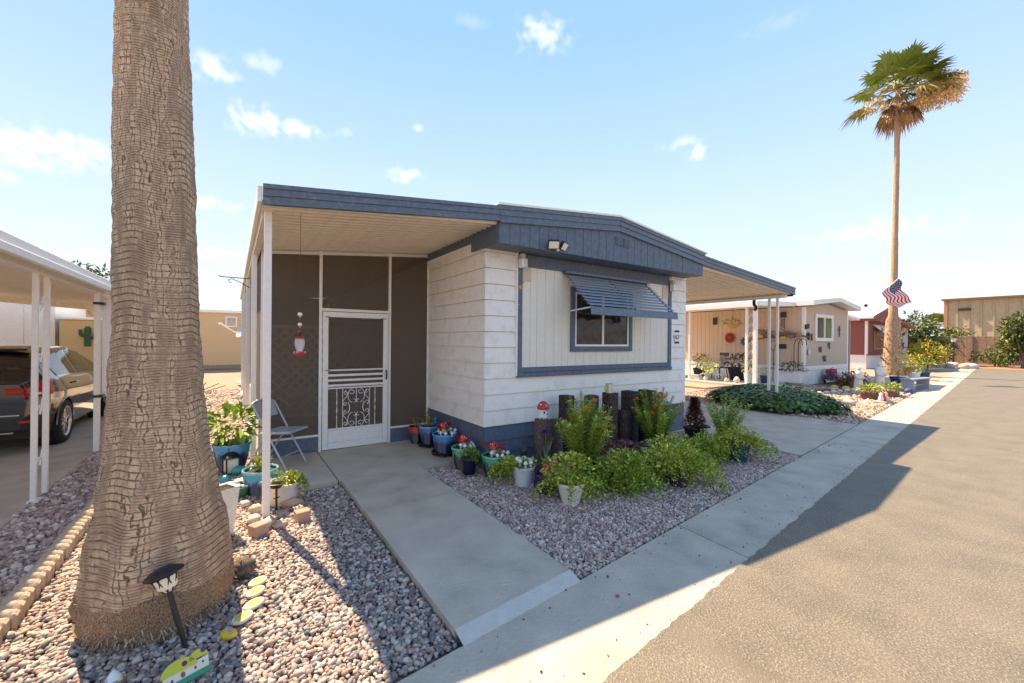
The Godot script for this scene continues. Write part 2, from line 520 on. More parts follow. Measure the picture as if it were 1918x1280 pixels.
func make_ground() -> void:
	struct("ground", MB.new().box(Vector3(20, -.57, -20), Vector3(500, 1, 500)), M.dirt)
	# street: asphalt lapping unevenly over the concrete ribbon
	var pts := []
	var x := -40.0
	while x < 42.0:
		pts.append(Vector2(x, edge_z(x) + rf(-.009, .009)))
		x += .045 if x > -1.0 and x < 12.0 else .5
	pts.append(Vector2(42, -5.85)); pts.append(Vector2(42, 24)); pts.append(Vector2(33, 24)); pts.append(Vector2(32, 4.6)); pts.append(Vector2(-40, 12.0))
	struct("street", slab(MB.new(), pts, -.05, .006), M.asphalt)
	var sw := Node3D.new()
	sw.name = nm("sidewalk"); add_child(sw); sw.set_meta("kind", "structure")
	var joints := [-21.6, -18.05, -14.5, -10.95, -7.4, -3.85, -.30, 3.22, 6.83, 10.4, 13.95, 17.5, 21.0, 24.6, 28.1, 31.7, 35.2, 38.8, 41.5]
	for i in joints.size() - 1:
		var a: float = joints[i] + .006
		var b2: float = joints[i + 1] - .006
		part("slab", slab(MB.new(), [Vector2(a, edge_z(a) + .16), Vector2(b2, edge_z(b2) + .16), Vector2(b2 + .066, inner_z(b2)), Vector2(a + .066, inner_z(a))], -.12, rf(-.002, .002)), M.concrete, sw)
	var wk := Node3D.new()
	wk.name = nm("walkway"); add_child(wk); wk.set_meta("kind", "structure")
	part("slab", slab(MB.new(), [Vector2(1.02, inner_z(1.02) - .085), Vector2(1.955, inner_z(1.955) - .085), Vector2(1.955, -3.94), Vector2(1.02, -3.91)], -.12, .032), M.concrete, wk)
	part("slab", slab(MB.new(), [Vector2(1.02, -3.922), Vector2(1.955, -3.952), Vector2(1.955, -4.93), Vector2(1.02, -4.93)], -.12, .034), M.concrete, wk)
	var lip := MB.new()
	var za := inner_z(1.02); var zb := inner_z(1.955)
	lip.quad(Vector3(1.02, .006, za + .02), Vector3(1.955, .006, zb + .02), Vector3(1.955, .0325, zb - .087), Vector3(1.02, .0325, za - .087))
	lip.quad(Vector3(1.02, -.05, za + .02), Vector3(1.955, -.05, zb + .02), Vector3(1.955, .006, zb + .02), Vector3(1.02, .006, za + .02))
	part("edge_strip", lip, M.concrete_light, wk)
	var pad := Node3D.new()
	pad.name = nm("patio"); add_child(pad); pad.set_meta("kind", "structure")
	part("slab", slab(MB.new(), rect(.30, .985, -4.94, -6.5), -.12, .033), M.concrete, pad)
	part("slab", slab(MB.new(), rect(.997, 2.66, -4.94, -6.5), -.12, .035), M.concrete, pad)
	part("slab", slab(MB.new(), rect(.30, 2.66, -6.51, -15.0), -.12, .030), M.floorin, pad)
	var dw := Node3D.new()
	dw.name = nm("driveway"); add_child(dw); dw.set_meta("kind", "structure")
	for c in [[6.83, 8.72], [8.735, 10.42]]:
		var zs := [0.0, -5.9, -9.6, -13.3, -17.0]
		for i in 4:
			var z0: float = zs[i] - .006
			if i == 0: part("slab", slab(MB.new(), [Vector2(c[0], inner_z(c[0]) - .012), Vector2(c[1], inner_z(c[1]) - .012), Vector2(c[1], -5.894), Vector2(c[0], -5.894)], -.12, rf(.0, .004)), M.concrete, dw)
			else: part("slab", slab(MB.new(), rect(c[0], c[1], z0, zs[i + 1] + .006), -.12, rf(.0, .004)), M.concrete, dw)
	var cs := Node3D.new()
	cs.name = nm("carport_floor"); add_child(cs); cs.set_meta("kind", "structure")
	var zz := [-1.9, -5.0, -9.3, -13.0, -17.0]
	for i in 4:
		part("slab", slab(MB.new(), rect(-1.62, -2.72, zz[i], zz[i + 1] + .012), -.12, rf(.0, .004)), M.concrete, cs)
		part("slab", slab(MB.new(), rect(-2.733, -7.0, zz[i], zz[i + 1] + .012), -.12, rf(.0, .004)), M.concrete, cs)
	# beds under the loose stone
	struct("gravel_bed", slab(MB.new(), [Vector2(1.96, inner_z(1.96) - .02), Vector2(6.82, inner_z(6.82) - .02), Vector2(6.82, -4.56), Vector2(2.66, -4.56), Vector2(2.66, -4.93), Vector2(1.96, -4.93)], -.08, -.028), M.bed)
	struct("gravel_bed", slab(MB.new(), [Vector2(-1.6, inner_z(-1.6) - .02), Vector2(1.01, inner_z(1.01) - .02), Vector2(1.01, -4.93), Vector2(.29, -4.93), Vector2(.29, -16.0), Vector2(-1.6, -16)], -.08, -.030), M.bed)
	struct("gravel_yard", slab(MB.new(), [Vector2(10.44, inner_z(10.44) - .02), Vector2(33, inner_z(33) - .02), Vector2(33, -26), Vector2(10.44, -26)], -.08, -.02), M.pinkgravel)
	struct("gravel_yard", slab(MB.new(), rect(-1.6, 3.0, -16.0, -27.0), -.08, -.028), M.dirt)
	var river := [Color(.40, .31, .26), Color(.47, .37, .31), Color(.52, .43, .37), Color(.23, .20, .20), Color(.15, .145, .16), Color(.50, .40, .34), Color(.36, .22, .17), Color(.30, .26, .25), Color(.58, .50, .43), Color(.26, .18, .15)]
	var crushed := [Color(.46, .345, .30), Color(.54, .41, .355), Color(.35, .25, .225), Color(.60, .49, .43), Color(.25, .185, .175), Color(.48, .375, .34), Color(.68, .58, .52), Color(.40, .265, .215)]
	var rm := [stone_mesh(3, true), stone_mesh(8, true), stone_mesh(17, true)]
	var cm := [stone_mesh(21, false), stone_mesh(25, false), stone_mesh(29, false)]
	scatter("river_gravel", rm, func(px, pz): return (px > -1.0 and pz < inner_z(px) - .03 and px < 1.005 and (px < .29 or pz > -4.93) and Vector2(px + .40, pz + 3.38).length() > .36), Rect2(-1.05, -6.6, 2.1, 5.2), .0215, .0105, .0215, river, -.018, "mixed river pebbles between the palm and the walkway")
	scatter("side_gravel", rm, func(px, pz): return px < .27 and px > -1.03, Rect2(-1.05, -15.8, 1.4, 9.2), .05, .026, .045, river, -.018, "river pebbles along the side of the screened porch")
	scatter("shaded_gravel", cm, func(px, pz): return px < -1.14, Rect2(-1.63, -13.0, .5, 11.4), .027, .015, .027, crushed, -.018, "crushed stone strip between carport floor and edging blocks")
	scatter("crushed_gravel", cm, func(px, pz): return px > 1.965 and px < 6.815 and pz < inner_z(px) - .02 and (px > 2.64 or pz > -4.93), Rect2(1.95, -4.93, 4.9, 3.1), .0195, .0095, .0185, crushed, -.017, "crushed purple grey stone in front of the house")
	scatter("yard_gravel", cm, func(px, pz): return pz < inner_z(px) - .03, Rect2(10.5, -8.0, 8.0, 5.0), .07, .025, .05, [Color(.45, .32, .25), Color(.52, .40, .31), Color(.38, .26, .2), Color(.58, .47, .38)], -.012, "pink crushed stone in the neighbouring yard")
	scatter("stray_gravel", cm, func(px, pz): return (pz < edge_z(px) - .02 and pz > inner_z(px) + .02 and rng.randf() < (.5 if pz < inner_z(px) + .12 or pz > edge_z(px) - .10 else .10)) or (px > 1.05 and px < 1.93 and pz < inner_z(px) - .1 and rng.randf() < (.35 if px < 1.12 or px > 1.85 else .06)), Rect2(-1.0, -6.2, 9.5, 5.2), .085, .003, .008, [Color(.10, .08, .07), Color(.3, .24, .2), Color(.04, .035, .03)], .004, "stray grit lying on the concrete walks")
	# scalloped edging blocks between the two gravel strips
	var ed := thing("garden_edging", "row of tan concrete edging blocks along the crushed stone strip", "edging", Vector3(-1.06, 0, -2.0))
	var bm := MB.new()
	bm.box(Vector3.ZERO, Vector3(.11, .16, .082), .014)
	bm.ball(Vector3(0, .062, 0), Vector3(.052, .034, .038), 8, 6)
	var bmesh := bm.mesh()
	for i in 118:
		var o := put("edging_block", bmesh, M.edging, ed, Vector3(rf(-.008, .008), rf(-.012, .006), -i * .088))
		o.rotation = Vector3(rf(-.06, .06), rf(-.10, .10) + .12, rf(-.05, .05))

# ---------------------------------------------------------------- the white mobile home
const HX0 := 2.65
const HX1 := 6.86
const HZ := -4.55
func lap(b: MB, x0: float, x1: float, y: float, h: float, proud := .022) -> void:      # a lap board facing local +z
	y += .006; h -= .008
	var a := Vector3(x0, y, proud); var d := Vector3(x1, y, proud)
	var e := Vector3(x1, y + h, .003); var f := Vector3(x0, y + h, .003)
	b.quad(a, d, e, f)
	b.quad(Vector3(x0, y, -.01), Vector3(x1, y, -.01), d, a)
	b.tri(Vector3(x1, y, -.01), e, d); b.tri(Vector3(x0, y, -.01), a, f)
func fascia(b: MB, p0: Vector2, p1: Vector2, h: float, z: float) -> void:     # ribbed metal strip hanging h below the line p0-p1
	var bands := [[0.0, .22, .034], [.22, .46, .020], [.46, .58, .030], [.58, .86, .016], [.86, 1.0, .032]]
	for s in bands:
		var t: float = -h * s[0]; var u: float = -h * s[1]
		b.prism([p0 + Vector2(0, u), p1 + Vector2(0, u), p1 + Vector2(0, t), p0 + Vector2(0, t)], z - .02, z + s[2])
func pan_mesh(w: float, len_: float) -> ArrayMesh:      # a roof pan: along local x, ribs hanging below y = 0, thin top
	var b := MB.new()
	var prof := [Vector2(0, 0), Vector2(w * .10, 0), Vector2(w * .16, -.028), Vector2(w * .34, -.028), Vector2(w * .40, 0), Vector2(w * .60, 0), Vector2(w * .66, -.028), Vector2(w * .84, -.028), Vector2(w * .90, 0), Vector2(w, 0)]
	for i in prof.size() - 1:
		var p: Vector2 = prof[i]; var q: Vector2 = prof[i + 1]
		b.quad(Vector3(0, p.y, p.x), Vector3(len_, p.y, p.x), Vector3(len_, q.y, q.x), Vector3(0, q.y, q.x))
	b.quad(Vector3(0, .012, 0), Vector3(0, .012, w), Vector3(len_, .012, w), Vector3(len_, .012, 0))
	return b.mesh()

func make_house() -> void:
	var h := thing("mobile_home", "white lap sided mobile home with blue grey trim behind the potted flowers", "mobile home", Vector3.ZERO)
	part("wall", MB.new().span(Vector3(HX0 + .012, .0, -16.0), Vector3(HX1 - .012, 2.98, HZ - .012)), M.siding, h)
	var P := .2022
	var y0 := .52
	for k in 12:        # front boards, broken by the panel
		var y := y0 + P * k
		var hh: float = P + .004
		if y + P < 1.16 + .05:
			var b := MB.new(); b.xf = Transform3D(Basis.IDENTITY, Vector3(0, 0, HZ)); lap(b, HX0 - .018, HX1 + .018, y, hh); part("siding_board", b, M.siding, h)
		else:
			for s in [[HX0 - .018, 3.105], [6.435, HX1 + .018]]:
				var b := MB.new(); b.xf = Transform3D(Basis.IDENTITY, Vector3(0, 0, HZ)); lap(b, s[0], s[1], y, hh); part("siding_board", b, M.siding, h)
		var bl := MB.new(); bl.xf = Transform3D(Basis(Vector3.UP, -PI / 2), Vector3(HX0, 0, 0)); lap(bl, -6.40, HZ + .018, y, hh); part("siding_board", bl, M.siding, h)
	for s in [[0.02, .155], [.165, .155], [.325, .197]]:
		var b := MB.new(); b.xf = Transform3D(Basis.IDENTITY, Vector3(0, 0, HZ - .012)); lap(b, HX0 - .004, HX1 + .004, s[0], s[1] + .012, .022); part("skirting_board", b, M.blue, h)
		var bl := MB.new(); bl.xf = Transform3D(Basis(Vector3.UP, -PI / 2), Vector3(HX0 + .012, 0, 0)); lap(bl, -6.40, HZ + .006, s[0], s[1] + .012, .022); part("skirting_board", bl, M.blue, h)
	# grooved panel with its trim
	var x := 3.195
	var i := 0
	part("panel_back", MB.new().span(Vector3(3.19, 1.2, HZ - .012), Vector3(6.36, 2.78, HZ + .004)), M.panel, h)
	while x < 6.34:
		var w: float = [.148, .112, .148, .16][i % 4]
		w = min(w, 6.352 - x)
		part("panel_plank", MB.new().span(Vector3(x + .002, 1.24, HZ + .004), Vector3(x + w - .002, 2.68, HZ + .012 + rf(0, .002)), .002), M.panel, h)
		x += w; i += 1
	part("corner_channel", MB.new().span(Vector3(3.10, 1.15, HZ - .01), Vector3(3.122, 2.79, HZ + .040), .003), M.white, h)
	part("trim", MB.new().span(Vector3(3.124, 1.15, HZ - .01), Vector3(3.20, 2.70, HZ + .034), .004), M.blue, h)
	part("trim", MB.new().span(Vector3(6.35, 1.15, HZ - .01), Vector3(6.43, 2.70, HZ + .034), .004), M.blue, h)
	part("trim", MB.new().span(Vector3(3.2005, 1.196, HZ - .01), Vector3(6.3495, 1.265, HZ + .032), .004), M.blue, h)
	part("trim_ledge", MB.new().span(Vector3(3.125, 1.135, HZ + .0), Vector3(6.43, 1.194, HZ + .050), .004), M.blue, h)
	part("trim", MB.new().span(Vector3(3.2005, 2.615, HZ - .01), Vector3(6.3495, 2.778, HZ + .036), .004), M.blue, h)
	part("patch_board", MB.new().span(Vector3(3.205, 2.42, HZ + .015), Vector3(3.345, 2.612, HZ + .024), .002), M.tan, h)
	part("patch_board", MB.new().span(Vector3(6.19, 2.38, HZ + .015), Vector3(6.345, 2.612, HZ + .024), .002), M.tan, h)
	# window
	var wn := Node3D.new(); wn.name = "window"; h.add_child(wn, true)
	var wz := HZ + .016
	var tr := MB.new()
	tr.span(Vector3(4.06, 1.47, wz), Vector3(4.135, 2.42, wz + .035), .004); tr.span(Vector3(5.305, 1.47, wz), Vector3(5.38, 2.42, wz + .035), .004)
	tr.span(Vector3(4.136, 1.47, wz), Vector3(5.304, 1.545, wz + .033), .004); tr.span(Vector3(4.136, 2.345, wz), Vector3(5.304, 2.42, wz + .033), .004)
	part("window_trim", tr, M.blue, wn)
	var fr := MB.new()
	fr.span(Vector3(4.137, 1.546, wz - .01), Vector3(4.168, 2.343, wz + .022)); fr.span(Vector3(5.272, 1.546, wz - .01), Vector3(5.303, 2.343, wz + .022))
	fr.span(Vector3(4.169, 1.546, wz - .01), Vector3(5.271, 1.575, wz + .024)); fr.span(Vector3(4.169, 2.314, wz - .01), Vector3(5.271, 2.343, wz + .022)); fr.span(Vector3(4.70, 1.576, wz - .008), Vector3(4.735, 2.313, wz + .024))
	part("window_frame", fr, M.alu, wn)
	part("pane", MB.new().span(Vector3(4.169, 1.576, wz + .002), Vector3(4.699, 2.313, wz + .008)), M.glass_dark, wn)
	part("pane", MB.new().span(Vector3(4.736, 1.576, wz + .004), Vector3(5.271, 2.313, wz + .010)), M.glass_dark, wn)
	# louvred hood over the window
	var hd := Node3D.new(); hd.name = "window_awning"; h.add_child(hd, true)
	var a0 := Vector3(0, 2.60, HZ + .03); var a1 := Vector3(0, 2.08, -3.965)
	part("header", MB.new().span(Vector3(3.90, 2.585, HZ + .016), Vector3(5.75, 2.625, HZ + .10), .004), M.bluemetal, hd)
	for k in 10:
		var t := (k + .7) / 10.6
		var p := a0.lerp(a1, t)
		part("slat", MB.new().box(Vector3(4.825 + rf(-.004, .004), p.y, p.z), Vector3(1.82, .008, .080), .003, Basis(Vector3.RIGHT, .44)), M.slat, hd)
	for sx: float in [3.965, 4.83, 5.69]:
		part("rail", MB.new().tube([Vector3(sx, a0.y - .02, a0.z), Vector3(sx, a1.y - .012, a1.z)], .011, 6), M.bluemetal, hd)
	part("lip", MB.new().box(Vector3(4.83, 2.03, -3.945), Vector3(1.87, .11, .010), .003, Basis(Vector3.RIGHT, -.12)), M.bluemetal, hd)
	part("arm", MB.new().tube([Vector3(4.05, 2.06, HZ + .04), Vector3(3.975, 2.085, -3.99)], .012, 8), M.white, hd)
	part("arm", MB.new().tube([Vector3(5.40, 2.06, HZ + .04), Vector3(5.68, 2.085, -3.99)], .012, 8), M.white, hd)
	# gable box
	var gz := -4.16
	var top := func(px: float) -> float: return (3.01 + (px - 2.60) / 2.06 * .22) if px < 4.66 else (3.23 - (px - 4.66) / 2.14 * .258)
	x = 2.60
	while x < 6.79:
		var w: float = min(.150, 6.80 - x)
		var xa := x + .003; var xb := x + w - .003
		var poly := [Vector2(xa, 2.78), Vector2(xb, 2.78), Vector2(xb, top.call(xb) + .02), Vector2(xa, top.call(xa) + .02)]
		if xa < 4.66 and xb > 4.66: poly.insert(3, Vector2(4.66, 3.25))
		part("gable_plank", MB.new().prism(poly, gz - .02, gz + rf(-.001, .0015)), M.blue, h)
		x += w
	part("soffit", MB.new().span(Vector3(2.612, 2.782, HZ - .02), Vector3(6.79, 2.80, gz - .021)), M.blue, h)
	part("gable_side", MB.new().span(Vector3(2.595, 2.781, HZ - .30), Vector3(2.611, 3.03, gz - .021), .002), M.blue, h)
	part("gable_side", MB.new().span(Vector3(6.79, 2.781, -9.0), Vector3(6.803, 2.99, gz - .021), .002), M.blue, h)
	part("side_fascia", MB.new().span(Vector3(2.612, 2.90, -15.5), Vector3(2.632, 3.07, HZ - .30), .003), M.blue, h)
	part("gable_back", MB.new().prism([Vector2(2.62, 2.80), Vector2(6.78, 2.80), Vector2(6.78, 3.1), Vector2(4.66, 3.38), Vector2(2.62, 3.17)], -15.8, gz - .03), M.siding, h)
	var fs := MB.new(); fascia(fs, Vector2(2.60, 3.212), Vector2(4.655, 3.422), .20, gz); part("roof_edge", fs, M.bluemetal, h)
	fs = MB.new(); fascia(fs, Vector2(4.663, 3.422), Vector2(6.81, 3.165), .20, gz); part("roof_edge", fs, M.bluemetal, h)
	part("roof", MB.new().prism([Vector2(2.56, 3.213), Vector2(4.66, 3.426), Vector2(6.86, 3.163), Vector2(6.86, 3.185), Vector2(4.66, 3.452), Vector2(2.56, 3.238)], -16.0, gz + .045), M.white, h)
	for s in [[4.655, .0], [4.82, -.012]]:
		var v := Node3D.new(); v.name = "gable_vent"; h.add_child(v, true)
		v.position = Vector3(s[0], 3.085 + s[1], gz)
		part("vent_frame", MB.new().box(Vector3(0, 0, .006), Vector3(.135, .125, .012), .003), M.blue, v)
		for k in 5: part("louvre", MB.new().box(Vector3(0, -.045 + k * .0225, .014), Vector3(.115, .016, .004), 0.0, Basis(Vector3.RIGHT, .5)), M.bluemetal, v)
	# number plate on the siding
	var np := Node3D.new(); np.name = "number_plate"; h.add_child(np, true)
	np.position = Vector3(6.60, 1.715, HZ + .022)
	part("plate", MB.new().box(Vector3.ZERO, Vector3(.135, .24, .008), .004), M.white, np)
	part("plate_band", MB.new().box(Vector3(0, .10, .003), Vector3(.13, .034, .006)), M.timber, np)
	part("plate_band", MB.new().box(Vector3(0, -.10, .003), Vector3(.13, .034, .006)), M.timber, np)
	var tm := TextMesh.new(); tm.text = "62"; tm.font_size = 24; tm.pixel_size = .0045; tm.depth = .003
	put("digits", tm, M.black, np, Vector3(0, 0, .006))
	for s in [[3.155, 2.33, .045], [3.20, 2.40, .03], [3.135, 2.10, .018], [6.39, 2.17, .04], [6.375, 2.23, .022]]:
		part("rust_ornament", MB.new().box(Vector3(s[0], s[1], HZ + .04), Vector3(s[2], s[2] * 1.1, .008), .003, Basis(Vector3.BACK, rf(0, 1.5))), mat(lin(.62, .30, .03), .6), h)
	# screened porch
	make_porch()
	make_awnings()

func spiral(c: Vector2, r0: float, r1: float, a0: float, a1: float, z: float, n := 14) -> Array:
	var o := []
	for i in n + 1:
		var t := float(i) / n
		var r: float = lerp(r0, r1, t); var a: float = lerp(a0, a1, t)
		o.append(Vector3(c.x + cos(a) * r, c.y + sin(a) * r, z))
	return o

func make_porch() -> void:
	var sz := -6.38
	var p := thing("screened_porch", "brown mesh screened porch with white posts beside the white house", "porch", Vector3.ZERO)
	for px in [[.30, .36, .03, 2.80], [1.005, 1.045, .03, 2.87], [1.985, 2.025, .03, 2.96], [2.615, 2.645, .03, 3.0]]:
		part("post", MB.new().span(Vector3(px[0], px[2], sz - .03), Vector3(px[1], px[3], sz + .02), .004), M.white, p)
	part("header", MB.new().prism([Vector2(.361, 2.745), Vector2(2.612, 2.96), Vector2(2.612, 3.0), Vector2(.361, 2.785)], sz - .02, sz + .022), M.white, p)
	part("door_head", MB.new().span(Vector3(1.046, 2.02, sz - .02), Vector3(1.984, 2.06, sz + .016), .003), M.white, p)
	part("screen", MB.new().span(Vector3(.361, .275, sz - .004), Vector3(1.004, 2.78, sz)), M.screen, p)
	part("screen", MB.new().span(Vector3(1.046, 2.061, sz - .004), Vector3(1.984, 2.87, sz)), M.screen, p)
	part("screen", MB.new().span(Vector3(2.026, .275, sz - .004), Vector3(2.614, 2.95, sz)), M.screen, p)
	for s in [[.361, 1.004], [2.026, 2.64]]:
		part("knee_wall", MB.new().span(Vector3(s[0], .034, sz - .03), Vector3(s[1], .245, sz + .012), .002), M.blue, p)
		part("knee_rail", MB.new().span(Vector3(s[0], .246, sz - .02), Vector3(s[1], .274, sz + .018), .003), M.white, p)
	# side and rear of the porch
	for k in 7:
		var z := -7.6 - k * 1.22
		part("post", MB.new().span(Vector3(.27, .03, z - .03), Vector3(.33, 2.80, z + .03), .004), M.white, p)
		part("side_screen", MB.new().span(Vector3(.298, .72, z + .031), Vector3(.302, 2.78, z + 1.189)), M.screen, p)
		part("side_panel", MB.new().span(Vector3(.285, .03, z + .031), Vector3(.315, .70, z + 1.189)), M.white, p)
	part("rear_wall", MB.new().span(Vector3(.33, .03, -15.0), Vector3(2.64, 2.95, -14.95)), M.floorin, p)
	# lattice inside, seen through the mesh
	var lz := -7.25
	var lf := Node3D.new(); lf.name = "lattice"; p.add_child(lf, true)
	part("lattice_rail", MB.new().span(Vector3(.34, .40, lz), Vector3(1.75, .46, lz + .03)), M.white, lf)
	part("lattice_rail", MB.new().span(Vector3(.34, 1.78, lz), Vector3(1.75, 1.83, lz + .03)), M.white, lf)
	for dirn: float in [-1.0, 1.0]:
		for k in 19:
			var c := -.9 + k * .155
			var pa := Vector2(.34, 0); var pb := Vector2(1.75, 0)
			pa.y = .46 + c if dirn > 0 else 1.78 - c
			pb.y = pa.y + dirn * 1.41
			var lo := .46; var hi := 1.78
			var d := pb - pa
			var t0 := 0.0; var t1 := 1.0
			var ta := (lo - pa.y) / d.y; var tb := (hi - pa.y) / d.y
			t0 = max(t0, min(ta, tb)); t1 = min(t1, max(ta, tb))
			if t1 - t0 < .02: continue
			var q0 := pa + d * t0; var q1 := pa + d * t1
			var m := (q0 + q1) * .5
			part("lattice_strip", MB.new().box(Vector3(m.x, m.y, lz + (.012 if dirn > 0 else .021)), Vector3((q1 - q0).length(), .038, .007), 0.0, Basis(Vector3.BACK, atan2(d.y, d.x))), M.white, lf)
	# screen door
	var d := Node3D.new(); d.name = "screen_door"; p.add_child(d, true)
	var z1 := sz + .03; var z0 := sz
	var fr := MB.new()
	fr.span(Vector3(1.052, .045, z0), Vector3(1.125, 2.012, z1), .004); fr.span(Vector3(1.905, .045, z0), Vector3(1.978, 2.012, z1), .004)
	fr.span(Vector3(1.1255, 1.935, z0), Vector3(1.9045, 2.012, z1 - .001), .004)
	part("door_frame", fr, M.white, d)
	part("upper_screen", MB.new().span(Vector3(1.126, 1.19, z0 + .008), Vector3(1.904, 1.934, z0 + .012)), M.screen, d)
	part("lower_screen", MB.new().span(Vector3(1.126, .335, z0 + .004), Vector3(1.904, 1.155, z0 + .008)), M.screen, d)
	var us := MB.new()
	for k in 24: us.span(Vector3(1.128, 1.20 + k * .0305, z0 + .013), Vector3(1.902, 1.203 + k * .0305, z0 + .015))
	part("screen_wires", us, M.dark, d)
	part("cross_bar", MB.new().span(Vector3(1.10, 1.165, z0 + .008), Vector3(1.93, 1.186, z1 + .006), .003), M.white, d)
	for y: float in [1.085, 1.012, .938]: part("cross_bar", MB.new().span(Vector3(1.126, y, z0 + .010), Vector3(1.904, y + .032, z1 - .002), .003), M.white, d)
	part("cross_bar", MB.new().span(Vector3(1.126, .905, z0 + .010), Vector3(1.904, .925, z1 - .004), .003), M.white, d)
	part("kick_panel", MB.new().span(Vector3(1.126, .135, z0 + .004), Vector3(1.904, .318, z0 + .016), .006), M.white, d)
	part("kick_rail", MB.new().span(Vector3(1.126, .319, z0), Vector3(1.904, .340, z1 - .004), .003), M.white, d)
	part("kick_rail", MB.new().span(Vector3(1.126, .045, z0), Vector3(1.904, .134, z1 - .002), .004), M.white, d)
	part("handle", MB.new().tube([Vector3(1.945, 1.02, z1), Vector3(1.945, 1.03, z1 + .035), Vector3(1.945, 1.14, z1 + .035), Vector3(1.945, 1.15, z1)], .011, 8), M.black, d)
	part("keeper", MB.new().span(Vector3(1.925, 1.22, z1), Vector3(1.945, 1.36, z1 + .006)), M.alu, d)
	for s in [[1.115, 1.935], [1.115, 1.175], [1.905, 1.935]]: part("hinge_pin", MB.new().box(Vector3(s[0], s[1], z1 + .004), Vector3(.07, .010, .012)), M.black, d)
	var zz := z0 + .020
	for bx: float in [1.245, 1.785]:      # twisted bars
		var pts := []; var rad := []
		for k in 25:
			pts.append(Vector3(bx, .342 + k * .0233, zz)); rad.append(.006 + .0045 * sin(k * 1.3) * (1.0 if k > 6 and k < 18 else .3))
		part("twisted_bar", MB.new().tube(pts, rad, 6), M.white, d)
	for bx: float in [1.325, 1.705]: part("scroll_bar", MB.new().tube([Vector3(bx, .341, zz), Vector3(bx, .904, zz)], .005, 6), M.white, d)
	part("scroll_bar", MB.new().tube([Vector3(1.515, .341, zz), Vector3(1.515, .53, zz)], .006, 6), M.white, d)
	part("scroll_bar", MB.new().tube([Vector3(1.515, .70, zz), Vector3(1.515, .904, zz)], .006, 6), M.white, d)
	for sx: float in [-1.0, 1.0]:
		for sy: float in [-1.0, 1.0]:
			var cy := .6225
			var curve := []
			# heart-like loop from a curl at the end bar, round, to a curl near the middle
			for q in spiral(Vector2(1.515 + sx * .055, cy + sy * .235), .012, .040, 0.6 if sx > 0 else PI - .6, (0.6 + 5.2) if sx > 0 else (PI - .6 - 5.2), zz, 16): curve.append(q if sy > 0 else Vector3(q.x, 2 * (cy + sy * .235) - q.y, zz))
			part("scroll", MB.new().tube(curve, .005, 6), M.white, d)
			var outer := []
			for k in 15:
				var t := float(k) / 14
				var a := lerpf(PI * .5, -PI * .5, t)
				outer.append(Vector3(1.515 + sx * (.055 + cos(a) * .062), cy + sy * (.175 + sin(a) * .10), zz))
			part("scroll", MB.new().tube(outer, .005, 6), M.white, d)
			part("scroll", MB.new().tube(spiral(Vector2(1.515 + sx * .030, cy + sy * .105), .032, .010, -PI / 2 * sy, (-PI / 2 - sx * 4.2) if sy > 0 else (PI / 2 + sx * 4.2), zz, 12), .0045, 6), M.white, d)
			var s2 := []
			for k in 21:
				var t := float(k) / 20
				s2.append(Vector3(1.515 + sx * (.155 + .032 * sin(t * TAU * 1.0)), cy + sy * (.03 + .225 * t), zz))
			part("scroll", MB.new().tube(s2, .0045, 6), M.white, d)
			part("scroll", MB.new().tube(spiral(Vector2(1.515 + sx * .150, cy + sy * .225), .034, .012, 0, TAU * .9 * sx, zz, 14), .0045, 6), M.white, d)
			part("scroll", MB.new().tube(spiral(Vector2(1.515 + sx * .162, cy + sy * .065), .032, .012, PI, PI - TAU * .9 * sx, zz, 14), .0045, 6), M.white, d)
		var wv := []
		for k in 13:
			var t := float(k) / 12
			wv.append(Vector3(1.515 + sx * (.115 - .022 * sin(t * PI)), .545 + t * .155, zz))
		part("scroll", MB.new().tube(wv, .0065, 6), M.white, d)

